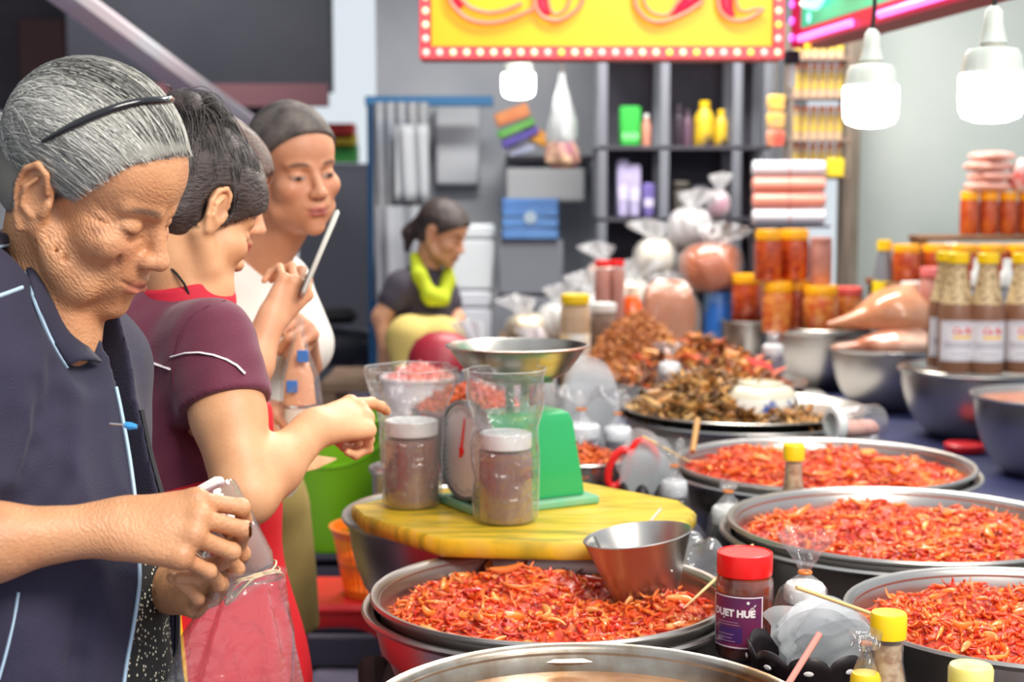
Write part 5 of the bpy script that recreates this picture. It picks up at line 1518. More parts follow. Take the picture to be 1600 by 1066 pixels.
def scallop_holder(label, x, y, z, r, h, seed=0):
    o = thing('scalloped_holder', label, 'holder', (x, y, z))
    blk = mat('black_basket_plastic', S(30, 20, 24), 0.45)
    n = 9
    q = MB()
    na = 108
    vs, fs = [], []
    for k in range(5):
        for i in range(na):
            a = 2*PI*i/na
            top = h*(0.74 + 0.26*abs(math.sin(a*n/2))**0.6)
            zz = top*k/4; rr = r*(0.86 + 0.14*zz/h)
            vs.append((rr*math.cos(a), rr*math.sin(a), zz))
    for k in range(4):
        for i in range(na):
            j = (i+1) % na; fs.append((k*na+i, k*na+j, (k+1)*na+j, (k+1)*na+i))
    q.add(vs, fs); q.add([(r*0.86*math.cos(2*PI*i/na), r*0.86*math.sin(2*PI*i/na), 0.0005) for i in range(na)], [tuple(range(na))])
    ho = obj('basket', q, blk, o, None, None, 60); md = ho.modifiers.new('thick', 'SOLIDIFY'); md.thickness = 0.002
    for i in range(n):
        a = 2*PI*(i+0.5)/n; rr = r*0.985 + 0.0012
        hm = MB(); hm.ball((0, 0, 0), (0.0065, 0.0012, 0.0035), 12, 6)
        e = obj('cut_out', hm, mat('pale_hole', S(220, 214, 214), 0.6), o); e.location = (rr*math.cos(a), rr*math.sin(a), h*0.62); e.rotation_euler = (0, 0, a + PI/2)
    return o
bundle_m = film('white_bag_film', tint=(0.96, 0.97, 0.98, 1), haze=0.36, gl=0.35, rough=0.2, bump=0.6, bscale=16, hcol=(0.84, 0.87, 0.89, 1))
def bag_bundle(label, x, y, z, w, d, h, n, seed, rz=0.0, lean=0.3):
    """a sheaf of thin flat bags standing together, corners drooping"""
    o = thing('plastic_bags', label, 'bags', (x, y, z), rz)
    g = np.random.default_rng(seed)
    for i in range(n):
        y0 = (i/(n-1)-0.5)*d; hh = h*g.uniform(0.78, 1.0); ww = w*g.uniform(0.82, 1.0); p = g.uniform(0, 6.28, 4); sh_ = g.uniform(-0.12, 0.12)*w
        def fn(u, v):
            c = u-0.5
            zz = v*hh*(1 - 0.22*abs(2*c)**4*v) + 0.008*math.sin(c*5+p[0])*v
            yy = y0*(0.5+0.5*v) + 0.004*math.sin(c*7+p[1]+v*2) + 0.003*math.sin(v*5+p[2]+c*3) - lean*0.10*max(0, v-0.55)**1.2*(1 if i < n/2 else -0.6)
            return (c*ww*(0.80+0.20*v) + sh_*v + 0.003*math.sin(v*16+p[3]), yy, zz)
        q = MB(); q.grid(fn, 18, 12); obj('bag', q, bundle_m, o, None, None, 180)
    return o
def plastic_wad(label, x, y, z, r, h, seed, m=None, cat='bags', name='plastic_bags', sx=1.0, sy=1.0, fold=0.16):
    """a crumpled bundle of thin white bags"""
    s = SDF((-r*1.6, -r*1.6, -0.01), (r*1.6, r*1.6, h*1.25), max(r/16, 0.0045))
    s.ell((0, 0, h*0.45), (r*sx, r*sy, h*0.5), 0.02)
    g = np.random.default_rng(seed)
    for i in range(6):
        a = g.uniform(0, 6.28); s.ell((r*0.5*math.cos(a)*sx, r*0.5*math.sin(a)*sy, h*g.uniform(0.45, 0.75)), (r*0.42, r*0.30, h*0.30), 0.02)
    s.region(lambda D, x_, y_, z_: D + r*fold*wobble(x_, y_, z_, 2.2/r*1.6, seed, 6) + r*fold*0.5*np.abs(wobble(x_, y_, z_, 5/r, seed+1, 4)), (-9,)*3, (9,)*3)
    s.cut((0, 0, 0.001), (0, 0, -1))
    v, f = s.mesh(1)
    o = link(name, mesh_from(name, v, f, None, 180), m or mat('white_bag_plastic', S(226, 230, 232), 0.35, bump=0.9, bscale=30, coat=0.3, trans=0.15)); o.location = (x, y, z)
    return tag(o, label, cat)
scallop_holder('black scalloped basket in front of the labelled jar', 0.388, 1.930, 0.810, 0.080, 0.055)
bag_bundle('bundle of white plastic bags in the black basket beside the labelled jar', 0.410, 1.936, 0.812, 0.116, 0.076, 0.102, 11, 3, 0.1)
hx = pz(1006, 775, 0.66)
H2 = (0.285, 3.20)
scallop_holder('tall black scalloped basket holding the red scissors', H2[0], H2[1], TZ, 0.064, 0.185)
bag_bundle('bundle of white plastic bags in the tall basket by the scissors', H2[0]+0.004, H2[1], TZ+0.03, 0.116, 0.060, 0.255, 8, 8)

tiedfilm = film('tied_bag_film', haze=0.07, gl=0.38, rough=0.08, bump=1.0, bscale=34)
def tied_bag(label, x, y, z, r, h, jarcol, lidcol, neckm=(230, 226, 222), flare=0.6, jh=0.62, seed=0, band=(214, 120, 40), group=None):
    """a small lidded jar twisted into a clear bag, the mouth of the bag flaring above the tie"""
    o = thing('bagged_jar', label, 'jar', (x, y, z), 0, group)
    jr = r*0.74
    zt_ = h*jh*0.96; zl = zt_ - min(0.034, h*jh*0.27); zc = zl - 0.002
    q = MB(); q.lathe([(0, 0.002), (jr*0.95, 0.002), (jr, 0.008), (jr, zc-0.016), (jr*0.86, zc), (0, zc)], 28); obj('jar_contents', q, mat('liquid_%d_%d' % (jarcol[0], jarcol[1]), S(*jarcol), 0.12, coat=0.6, col2=S(*[min(255, int(c*1.3)+8) for c in jarcol]), cscale=20), o)
    q = MB(); q.lathe([(jr*0.80, zl), (jr*0.92, zl+0.001), (jr*0.94, zl+0.004), (jr*0.92, zt_-0.006), (jr*0.80, zt_-0.001), (0, zt_)], 28); obj('lid', q, mat('lid_%d_%d' % (lidcol[0], lidcol[2]), S(*lidcol), 0.4), o)
    g = np.random.default_rng(seed)
    ph = g.uniform(0, 6.28, 3)
    wob = lambda a, zz: 0.07*math.sin(3*a+ph[0]+zz*30) + 0.05*math.sin(7*a+ph[1]) + (0.16*math.sin(4*a+ph[2]) if zz > h*jh*1.08 else 0)
    q = MB(); q.lathe([(r*0.5, 0.0006), (r*0.98, 0.003), (r*1.02, h*0.12), (r*0.92, h*jh*0.62), (r*0.76, h*jh*0.86), (r*0.46, h*jh*0.98), (r*0.16, h*jh*1.08), (r*0.16, h*jh*1.12), (r*0.42, h*jh*1.12 + h*(1-jh*1.12)*0.35), (r*flare*1.15, h*0.93), (r*flare*1.3, h)], 40, wob=wob); obj('clear_bag', q, tiedfilm, o, None, None, 180)
    q = MB(); q.tube([(r*0.19*math.cos(a), r*0.19*math.sin(a), h*jh*1.10) for a in np.linspace(0, 2*PI, 14)], 0.0026, 6); obj('rubber_band', q, mat('band_%d' % band[0], S(*band), 0.5), o)
    return o
tied_bag('clear bag tied with an orange band around a red-filled jar behind the white bags', 0.410, 2.068, 0.808, 0.042, 0.170, (176, 44, 22), (226, 226, 222), flare=0.70, jh=0.60, seed=1)
tied_bag('tied clear bag of black sauce between the scoop and the right-hand pickle', 0.420, 2.885, TZ, 0.046, 0.245, (26, 20, 26), (222, 224, 222), flare=0.30, jh=0.82, seed=2)
tied_bag('tied clear bag of black sauce beside the tall basket with the scissors', 0.338, 3.10, TZ, 0.040, 0.285, (26, 22, 28), (206, 208, 212), flare=0.7, jh=0.74, seed=3)
tied_bag('tied bag of sauce with white lid nestled among the dried fish', 0.452, 4.30, 0.855, 0.045, 0.165, (96, 76, 84), (232, 230, 230), flare=0.75, jh=0.68, seed=4)
tied_bag('tied bag of sauce with white lid standing at the right edge of the shrimp tray', 0.905, 5.20, TZ+0.02, 0.052, 0.300, (80, 62, 84), (230, 230, 232), flare=0.3, jh=0.88, seed=5)
tied_bag('tied bag of dark sauce right behind the green scale', 0.168, 3.62, TZ, 0.066, 0.330, (54, 46, 66), (226, 228, 232), flare=0.8, jh=0.76, seed=6)
tied_bag('tied bag of dark sauce between the green scale and the scissors', 0.262, 3.70, TZ, 0.050, 0.320, (40, 34, 48), (226, 228, 232), flare=0.9, jh=0.72, seed=7)
plastic_wad('crumpled clear bag lying behind the scoop', 0.305, 2.47, TZ, 0.062, 0.225, 12, film('crumpled_film', haze=0.30, gl=0.6, rough=0.1, bump=0.8, bscale=30, hcol=(0.45, 0.45, 0.47, 1)), 'bag', 'plastic_bag', 1.1, 0.8)
bag_bundle('bundle of white plastic bags behind the green scale', 0.195, 3.86, TZ, 0.150, 0.07, 0.37, 8, 14)

# clear jar wrapped in film lying between the fish tray and the pickle
cj = thing('wrapped_jar', 'clear jar of pink paste lying on its side in film', 'jar', (0.82, 3.73, 0.873), 0, None, (0, PI/2, 0.32))
q = MB(); q.lathe([(0, 0.0), (0.043, 0.0), (0.045, 0.004), (0.045, 0.105), (0.038, 0.115), (0, 0.116)], 32); obj('clear_body', q, bagfilm, cj)
q = MB(); q.lathe([(0, 0.004), (0.036, 0.004), (0.040, 0.02), (0.036, 0.09), (0, 0.098)], 24, sx=0.55, c=(0.014, 0, 0)); obj('contents', q, mat('pink_paste', S(202, 140, 122), 0.5, col2=S(226, 176, 160), cscale=30), cj)
q = MB(); q.lathe([(0.03, -0.026), (0.042, -0.025), (0.043, -0.004), (0.040, 0.0), (0, 0.001), (0, -0.026)], 32); obj('lid', q, white_pl, cj)

# fish-sauce bottles with yellow caps
def cap_bottle(label, x, y, z, top, r=0.030, capr=0.0215, content=(206, 178, 140)):
    h = top - z; o = thing('sauce_bottle', label, 'bottle', (x, y, z))
    q = MB(); q.lathe([(0, 0), (r*0.95, 0), (r, 0.006), (r, h*0.52), (r*0.86, h*0.66), (capr*0.86, h*0.80), (capr*0.86, h-0.022)], 32); obj('clear_body', q, clear, o)
    q = MB(); q.lathe([(0, 0.004), (r*0.93, 0.004), (r*0.94, h*0.52), (r*0.80, h*0.66), (capr*0.76, h*0.80), (capr*0.76, h*0.875), (0, h*0.875)], 28); obj('contents', q, mat('peppered_sauce_%d' % content[0], S(*content), 0.4, col2=S(164, 118, 78), cscale=90, sharp=0.05), o)
    q = MB(); q.lathe([(capr*0.9, h-0.031), (capr, h-0.030), (capr*1.02, h-0.004), (capr*0.94, h), (capr*0.6, h+0.0004), (0, h+0.0004)], 40); obj('cap', q, yellow_lid, o)
    return o
cap_bottle('yellow-capped bottle in front of the basin with the pink handle', 0.452, 1.768, TZ, 0.948)
cap_bottle('yellow-capped bottle between two basins of red pickle, behind the bagged jars', 0.563, 2.975, TZ, 0.948, 0.028)
o = cap_bottle('pale-capped bottle at the bottom edge below the pink handle', 0.497, 1.59, TZ, 0.940, 0.034, 0.0235)
[c_ for c_ in o.children if c_.name.startswith('cap')][0].data.materials[0] = mat('pale_yellow_cap', S(240, 232, 170), 0.35, col2=S(236, 214, 60), cscale=14)
tied_bag('small tied bag leaning on the yellow-capped bottle in front', 0.418, 1.735, TZ, 0.026, 0.285, (206, 196, 180), (236, 196, 30), flare=0.5, jh=0.86, seed=9)

# skewers and sticks
def stick(label, a, b, r=0.0022, m=None, name='bamboo_skewer', cat='skewer', taper=0.5):
    q = MB(); a, b = np.array(a, float), np.array(b, float); mid = (a+b)/2
    q.tube([a-mid, (a-mid)*0.3, (b-mid)*0.4, b-mid], [r, r, r, r*taper], 8)
    o = obj(name, q, m or wood_stick); o.location = mid
    return tag(o, label, cat)
stick('bamboo skewer leaning on the rim by the scoop', P(1176, 852, 2.36), P(1068, 951, 2.14))
stick('bamboo skewer lying across the rim of the basin with the pink handle', P(1244, 918, 1.86), P(1412, 977, 1.92), 0.0026)
stick('bamboo skewer lying from the scissors to the far pickle rim', P(1004, 682, 3.16), P(1078, 722, 3.10), 0.0028)
stick('flat wooden stick upright in front of the fish tray', P(1090, 655, 3.50), P(1082, 706, 3.42), 0.007, mat('brown_stick', S(192, 146, 88), 0.6), 'wooden_stick', 'stick', 1.0)
stick('pink straw leaning out of the black basket', P(1281, 990, 1.835), P(1228, 1075, 1.80), 0.0042, mat('pink_straw', S(238, 152, 140), 0.35), 'drinking_straw', 'straw', 1.0)
stick('thin pink stick lying at the edge of the yellow board', P(1032, 796, 2.46), P(1016, 815, 2.42), 0.0024, mat('pale_pink_stick', S(238, 190, 170), 0.5), 'pink_stick', 'stick', 1.0)
hd_ = thing('pink_spatula', 'pink spatula handle lying over the front basin rim on the right', 'spatula', tuple(P(1560, 1040, 1.835)))
q = MB(); a = P(1506, 1036, 1.83) - np.array(hd_.location); b = P(1620, 1042, 1.90) - np.array(hd_.location)
q.tube([a, a*0.8+b*0.2, a*0.4+b*0.6, b], [0.0045, 0.0062, 0.0055, 0.006], 12, flat=0.6); obj('handle', q, mat('hot_pink_plastic', S(244, 96, 150), 0.3), hd_)
q = MB(); c_ = P(1600, 1060, 1.88) - np.array(hd_.location); q.tube([b, b+np.array([0.03, 0.01, -0.002]), b+np.array([0.09, 0.03, -0.006])], [0.006, 0.02, 0.024], 12, flat=0.2); obj('blade', q, mat('hot_pink_plastic', S(244, 96, 150), 0.3), hd_)

# red scissors upright in the tall basket
sx_ = thing('scissors', 'scissors with bright red handles standing in the tall basket', 'scissors', (H2[0]-0.03, H2[1]-0.01, TZ+0.20))
def loop(cx, cz, rx, rz, tilt, y=0):
    return [np.array([cx + rx*math.cos(a)*math.cos(tilt) - rz*math.sin(a)*math.sin(tilt), y, cz + rx*math.cos(a)*math.sin(tilt) + rz*math.sin(a)*math.cos(tilt)]) for a in np.linspace(0, 2*PI, 26)]
rp_ = mat('red_handle_plastic', S(240, 40, 40), 0.3)
q = MB(); q.tube(loop(-0.026, 0.010, 0.020, 0.042, -0.35), 0.0085, 10); obj('handle', q, rp_, sx_)
q = MB(); q.tube(loop(0.030, 0.032, 0.024, 0.036, 0.35, 0.012), 0.0085, 10); obj('handle', q, rp_, sx_)
q = MB(); q.tube([(-0.01, 0.0, -0.02), (0.006, 0.004, -0.10)], [0.007, 0.002], 6, flat=0.3); obj('blade', q, steel, sx_)
q = MB(); q.tube([(0.012, 0.008, -0.005), (0.0, 0.008, -0.10)], [0.007, 0.002], 6, flat=0.3); obj('blade', q, steel, sx_)

# ------------------------------------------------------------------ the small bowls around the scale
def bowl_thing(label, x, y, z, R, D, m=None, base=0.6):
    return basin(label, x, y, z, R, D, None, m, base)
SHRIMP = [(206, 92, 38), (222, 112, 50), (188, 74, 34), (232, 134, 72), (170, 62, 30)]
def heap_mesh(name, R, H, n, L, W, T, curl, pal, seed, p=1.5, tilt=0.5, head=None, m=None, seg=6, base=True):
    def pos(g, n):
        r = np.sqrt(g.random(n)); a = g.uniform(0, 2*PI, n)
        return np.stack([r*R*np.cos(a), r*R*np.sin(a), H*(1-r**p) + g.normal(size=n)*H*0.03], 1)
    return strips(n, pos, L, W, T, curl, pal, seed, seg, tilt, 0.14, head)
def heap(name, label, cat, x, y, z, R, H, n, L, W, T, curl, pal, seed, p=1.5, tilt=0.5, m=None, seg=6, core=(120, 60, 30)):
    r = thing(name, label, cat, (x, y, z))
    v, f, c = heap_mesh(name, R, H, n, L, W, T, curl, pal, seed, p, tilt, None, m, seg)
    link('pieces', mesh_from('pieces', v, f, c, 180), m or food_dry, r, None, 'stuff')
    q = MB(); q.lathe([(R*(k/10), H*0.94*(1-(k/10)**p) - 0.003) for k in range(10, -1, -1)], 36); obj('mound', q, mat('mound_%d_%d' % (core[0], core[1]), S(*core), 0.6, col2=S(*[min(255, int(c_*1.35)) for c_ in core]), cscale=50, bump=0.6, bscale=80), r)
    return r
bowl_thing('small steel bowl of dried shrimp right of the green scale', 0.150, 3.33, 0.858, 0.110, 0.208, None, 0.7)
heap('dried_shrimp', 'orange dried shrimp strips heaped in the small bowl right of the green scale', 'food', 0.150, 3.33, 0.838, 0.102, 0.045, 420, (0.025, 0.05), (0.003, 0.006), (0.002, 0.004), (0.5, 2.4), SHRIMP, 31)
bowl_thing('small bowl held by the pointing woman at the left edge of the board', -0.200, 3.14, 0.870, 0.098, 0.220, None, 0.7)
heap('red_paste', 'pink and red paste in the small bowl held by the pointing woman', 'food', -0.200, 3.14, 0.850, 0.088, 0.025, 160, (0.015, 0.035), (0.004, 0.008), (0.003, 0.005), (0.4, 1.6), [(222, 84, 66), (214, 60, 56), (232, 130, 110)], 32, m=food_gloss, core=(196, 70, 60))
q = MB(); q.lathe([(0, 0.0), (0.030, 0.0), (0.034, 0.006), (0.030, 0.016), (0, 0.018)], 24); o = obj('plastic_cover', q, mat('coral_red_lid', S(240, 66, 74), 0.35)); o.location = (-0.150, 3.085, 0.877); tag(o, 'coral red lid lying on the small bowl behind the bagged jars', 'lid')
bowl_thing('white tub of pink paste behind the crinkled bag', -0.275, 4.42, 0.905, 0.110, 0.255, mat('white_tub', S(228, 222, 220), 0.4), 0.78)
heap('pink_paste', 'pink shrimp paste heaped over the white tub behind the crinkled bag', 'food', -0.275, 4.42, 0.893, 0.104, 0.050, 240, (0.015, 0.03), (0.004, 0.008), (0.003, 0.006), (0.4, 1.4), [(226, 126, 112), (236, 150, 132), (214, 104, 96)], 33, m=food_gloss, core=(214, 118, 104))
bowl_thing('steel basin of dark orange dried shrimp behind the pan of the scale', -0.115, 3.92, 0.890, 0.150, 0.240, None, 0.66)
heap('dried_shrimp', 'dark orange dried shrimp behind the pan of the scale', 'food', -0.115, 3.92, 0.870, 0.142, 0.075, 520, (0.03, 0.06), (0.004, 0.009), (0.003, 0.006), (0.6, 2.6), [(196, 84, 34), (176, 66, 28), (214, 108, 50), (150, 52, 24)], 34)

# ------------------------------------------------------------------ fish tray, bowl, shrimp tray, floss basin
def tray(label, x, y, z, R):
    q = MB(); q.lathe([(0, 0.0), (R*0.90, 0.0), (R*0.94, 0.004), (R*0.985, 0.020), (R+0.004, 0.021), (R+0.006, 0.0235), (R+0.003, 0.026), (R*0.98, 0.024), (R*0.935, 0.008), (R*0.89, 0.004), (0, 0.004)], 72)
    o = obj('steel_tray', q, steel_old); o.location = (x, y, z); return tag(o, label, 'tray')
basin('steel basin under the tray of dried fish', 0.632, 4.09, 0.838, 0.322, 0.188)
tray('round steel tray of dried fish with the upturned bowl', 0.632, 4.09, 0.842, 0.328)
basin('steel basin under the tray of dried shrimp', 0.650, 4.98, 0.800, 0.315, 0.150)
tray('round steel tray under the heap of dried shrimp', 0.650, 4.98, 0.804, 0.325)
basin('steel basin heaped with brown shrimp floss', 0.470, 5.62, 0.775, 0.245, 0.125)
FISH = [(170, 112, 48), (140, 92, 40), (190, 138, 70), (104, 70, 36), (200, 156, 92), (124, 92, 52), (86, 62, 36)]
h1 = heap('dried_fish', 'brown dried fish heaped on the tray against the upturned bowl', 'food', 0.545, 4.13, 0.848, 0.215, 0.115, 560, (0.045, 0.115), (0.007, 0.015), (0.002, 0.005), (0.3, 1.3), FISH, 41, 1.2, 0.42, core=(120, 84, 48))
h2 = heap('dried_fish', 'small pile of dried fish in front of the upturned bowl', 'food', 0.735, 3.91, 0.848, 0.085, 0.040, 110, (0.035, 0.07), (0.007, 0.012), (0.003, 0.006), (0.3, 1.5), FISH, 42, 1.2, 0.4, core=(120, 84, 48))
ub = thing('upturned_bowl', 'white porcelain bowl with blue flowers upside down on the fish tray', 'bowl', (0.672, 4.04, 0.862))
q = MB(); q.lathe([(0.098, 0.0), (0.102, 0.004), (0.101, 0.030), (0.094, 0.050), (0.078, 0.064), (0.062, 0.069), (0.060, 0.077), (0.055, 0.078), (0.053, 0.071), (0, 0.069)], 48); obj('bowl', q, mat('ivory_porcelain', S(206, 198, 176), 0.35, coat=0.2), ub)
q = MB(); q.lathe([(0.1028, 0.006), (0.1022, 0.030), (0.0990, 0.040)], 48); bb = obj('blue_flower_band', q, mat('blue_flowers', S(232, 230, 220), 0.25, col2=S(60, 84, 158), cscale=34, sharp=0.12), ub)
h3 = heap('dried_shrimp', 'orange brown dried shrimp heaped on the tray behind the fish', 'food', 0.620, 4.99, 0.810, 0.275, 0.155, 640, (0.06, 0.14), (0.008, 0.017), (0.002, 0.005), (0.3, 1.3), [(196, 120, 46), (170, 92, 34), (214, 146, 66), (126, 66, 30), (200, 84, 46), (96, 50, 24)], 43, 1.3, 0.45, core=(160, 92, 44))
h4 = heap('shrimp_floss', 'fluffy brown shrimp floss piled in the basin at the back', 'food', 0.470, 5.62, 0.760, 0.235, 0.235, 900, (0.03, 0.06), (0.005, 0.009), (0.004, 0.008), (0.5, 2.8), [(176, 108, 54), (160, 92, 44), (190, 124, 66)], 44, 1.5, 0.6, core=(150, 88, 42))
q = MB(); q.box((-0.045, -0.006, -0.003), (0.045, 0.03, 0.003), 0.001); o = obj('red_packet', q, mat('red_print_plastic', S(224, 52, 44), 0.3)); o.location = (0.80, 4.80, 0.895); o.rotation_euler = (0.5, 0.25, 0.5); tag(o, 'flat red packet lying on the dried shrimp', 'packet')
# ------------------------------------------------------------------ basins on the blue cloth at the right
def rbasin(label, cx, Y, z, R, D, base=0.55):
    X = (cx-800)/FPX*Y
    basin(label, X, Y, z, R, D, None, None, base); return X
x1 = rbasin('steel bowl of orange sauce on the blue cloth at the right edge', 1655, 4.20, 0.880, 0.226, 0.222)
r = thing('orange_sauce', 'orange sauce in the steel bowl at the right edge', 'food', (x1, 4.20, 0.864)); obj('sauce', disc(0.214, 0, 8, 48, 0.003, 3), mat('orange_sauce', S(206, 112, 66), 0.2, coat=0.5, col2=S(222, 140, 92), cscale=22, bump=0.5, bscale=50), r, None, None, 180)
x2 = rbasin('steel basin on the blue cloth carrying the labelled sauce bottles', 1533, 4.85, 0.878, 0.25, 0.220)
tray('steel tray over the basin under the labelled sauce bottles', x2, 4.85, 0.860, 0.236)
x3 = rbasin('steel basin on the blue cloth under the bags of brown paste', 1396, 5.52, 0.880, 0.222, 0.222)
x4 = rbasin('large steel basin behind the fish tray under the stacked chilli jars', 1285, 6.12, 0.895, 0.225, 0.237)
tray('steel tray over the large basin under the stacked chilli jars', x4, 6.12, 0.880, 0.21)
x5 = rbasin('small steel basin at the back left of the stacked chilli jars', 1170, 6.45, 0.900, 0.115, 0.240)
q = MB(); q.lathe([(0, 0), (0.060, 0), (0.062, 0.004), (0.062, 0.020), (0.056, 0.024), (0, 0.024)], 36); o = obj('plastic_cover', q, mat('red_bin_lid', S(206, 30, 40), 0.35)); o.location = (1.385, 4.56, TZ+0.012); tag(o, 'red plastic lid lying on the blue cloth', 'lid')

# labelled sauce bottles
sauce_m = mat('brown_bottle_sauce', S(126, 88, 66), 0.35, col2=S(140, 98, 74), cscale=16)
speck = mat('speckled_residue', S(206, 182, 136), 0.45, col2=S(120, 88, 62), cscale=85, sharp=0.14)
lab_w = mat('printed_label', S(222, 220, 224), 0.5)
def sauce_bottle(label, X, Y, z, r=0.0545, h=0.372, a0=-1.6, group=None):
    o = thing('labelled_bottle', label, 'bottle', (X, Y, z), 0, group)
    q = MB(); q.lathe([(0, 0), (r*0.95, 0), (r, 0.008), (r, h*0.50), (r*0.90, h*0.58), (0, h*0.58)], 36); obj('sauce', q, sauce_m, o)
    q = MB(); q.lathe([(r*0.905, h*0.578), (r*0.72, h*0.68), (r*0.55, h*0.80), (r*0.50, h*0.90), (r*0.50, h*0.93)], 36); obj('neck', q, speck, o)
    q = MB(); q.lathe([(r*0.52, h*0.915), (r*0.60, h*0.917), (r*0.61, h*0.925), (r*0.61, h*0.995), (r*0.57, h), (0, h)], 36); obj('cap', q, yellow_lid, o)
    p = obj('paper_label', label_patch(r+0.0008, a0, 1.25, h*0.10, h*0.44, 30), lab_w, o, None, None, 180)
    v, f = text_mesh('Ca Ry', 0.027, 0.0008, 'CENTER', 0.25)
    q = MB(); q.add(bend(v, r+0.0016, a0+0.10, h*0.335), f); obj('lettering', q, mat('label_red', S(220, 70, 62), 0.5), p, None, 'stuff')
    q = MB()
    for i in range(12):
        pass
    m_ = label_patch(r+0.0012, a0+0.12, 0.55, h*0.29, h*0.315, 14); q.add(m_.v, m_.f); obj('yellow_print', q, mat('label_yellow', S(244, 200, 80), 0.5), p)
    q = MB()
    for zz, hw in ((0.425, 1.2), (0.405, 0.7), (0.25, 1.1), (0.232, 0.9), (0.214, 1.0), (0.160, 0.5), (0.115, 1.2)):
        m_ = label_patch(r+0.0012, a0, hw, h*zz, h*(zz+0.006), 20); q.add(m_.v, m_.f)
    obj('small_print', q, mat('label_grey', S(120, 120, 140), 0.5), p, None, 'stuff')
    return o
BX = lambda px, Y: (px-800)/FPX*Y
BLAB = ['labelled brown sauce bottle at the back left of the bottle row on the basin', 'labelled brown sauce bottle first from the left in the front row on the basin', 'labelled brown sauce bottle in the middle of the front row on the basin', 'labelled brown sauce bottle cut by the right frame edge on the basin']
for (px, Y), lb in zip(((1479, 4.83), (1497, 4.71), (1544, 4.69), (1598, 4.71)), BLAB):
    sauce_bottle(lb, BX(px, Y), Y, 0.888)
for px, Y, lb in ((1528, 5.00, 'small clear bottle with white cap between the labelled bottles'), (1574, 4.98, 'small clear bottle with white cap at the right behind the labelled bottles')):
    o = thing('small_bottle', lb, 'bottle', (BX(px, Y), Y, 0.884))
    q = MB(); q.lathe([(0, 0), (0.028, 0), (0.029, 0.005), (0.029, 0.20), (0.016, 0.24), (0.014, 0.27)], 24); obj('clear_body', q, mat('grey_liquid', S(150, 156, 170), 0.2), o)
    q = MB(); q.lathe([(0.021, 0.255), (0.022, 0.30), (0.014, 0.31), (0.013, 0.345), (0, 0.347)], 24); obj('cap', q, white_pl, o)

def pillow(name, label, cat, loc, size, m, rot=(0, 0, 0), seed=0, film_m=None, twist=False, sq=2.6):
    """a filled bag: swollen pillow with pinched seams"""
    o = thing(name, label, cat, loc, 0, None, rot)
    a, b, c = size
    g = np.random.default_rng(seed); ph = g.uniform(0, 6.28, 4)
    def fn(u, v):
        th = u*2*PI; p_ = (v-0.5)*PI
        cx, sx = math.cos(th), math.sin(th)
        e = 2/sq
        x = math.copysign(abs(cx)**e, cx)*math.cos(p_)**0.55; y = math.copysign(abs(sx)**e, sx)*math.cos(p_)**0.55
        k = 1 + 0.05*math.sin(5*th+ph[0]) + 0.06*math.sin(3*th+ph[1]+v*4) + 0.05*math.sin(9*th+ph[2]+v*7)
        return (a*x*k, b*y*k, c*math.sin(p_)*(1+0.08*math.sin(4*th+ph[3])))
    q = MB(); q.grid(fn, 36, 16, True); obj('filling', q, m, o, None, None, 180)
    if film_m is not None:
        q = MB(); q.grid(lambda u, v: tuple(1.06*z_ for z_ in fn(u, v)), 36, 16, True); obj('clear_film', q, film_m, o, None, None, 180)
    if twist:
        hm = 0.07 + 0.35*c
        w = lambda a_, z: (0.30*math.sin(5*a_+ph[0]+z*9) + 0.22*math.sin(8*a_+ph[1]-z*14) + 0.16*math.sin(3*a_+ph[2]))*min(1, max(0.15, (z-c*0.9)/hm*1.3))
        q = MB(); q.lathe([(a*0.86, c*0.45), (a*0.70, c*0.75), (a*0.34, c*0.98), (a*0.20, c*1.06), (a*0.26, c*1.12), (a*0.50, c*1.0+hm*0.45), (a*0.72, c*1.0+hm*0.75), (a*0.85, c+hm)], 44, wob=w, sy=0.8)
        dx_, dz_ = math.sin(ph[3])*0.5, 0.0
        q.v = [(v_[0] + max(0, v_[2]-c)*dx_, v_[1], v_[2] - 0.25*abs(v_[0])*(v_[2] > c*1.1)) for v_ in q.v]
        obj('gathered_top', q, film_m or bagfilm_hazy, o, None, None, 180)
    return o
brown_p = mat('brown_paste_bag', S(198, 128, 86), 0.28, coat=0.7, bump=0.5, bscale=14, col2=S(214, 150, 110), cscale=8)
def paste_bag(label, loc, sx, sy, sz, m, peak, seed, rz=0.0):
    s = SDF((-sx*1.35, -sy*1.3, -0.01), (sx*1.35, sy*1.3, sz*1.3), 0.006)
    s.ell((peak*sx, 0, sz*0.30), (sx*0.62, sy*0.9, sz*0.66), 0.05)
    s.cone((peak*sx, 0, sz*0.35), (-sx*1.06, 0.0, 0.016), sz*0.62, 0.010, 0.06, flat=((0, 0, 1), 0.8)); s.cone((peak*sx, 0, sz*0.35), (sx*1.0, 0, 0.035), sz*0.55, 0.028, 0.06, flat=((0, 0, 1), 0.8))
    s.cone((peak*sx+0.02, 0, sz*0.8), (peak*sx+0.06, 0, sz*1.02), 0.03, 0.014, 0.03)
    s.region(lambda D, x, y, z: D + 0.007*wobble(x, y, z, 60, seed, 6), (-9,)*3, (9,)*3); s.cut((0, 0, 0.0), (0, 0, -1))
    v, f = s.mesh(2); o = thing('paste_bag', label, 'bag', loc, rz)
    link('filling', mesh_from('filling', v, f, None, 180), m, o)
    return o
paste_bag('flat bag of reddish brown paste lying under another over the basin', (BX(1398, 5.45), 5.45, 0.870), 0.200, 0.135, 0.085, mat('reddish_paste_bag', S(190, 112, 82), 0.22, coat=0.8, bump=0.6, bscale=14, col2=S(222, 182, 158), cscale=7), 0.1, 5)
paste_bag('swollen bag of brown paste on top of the two over the basin', (BX(1382, 5.52), 5.52, 0.952), 0.190, 0.125, 0.150, brown_p, 0.25, 3, 0.05)
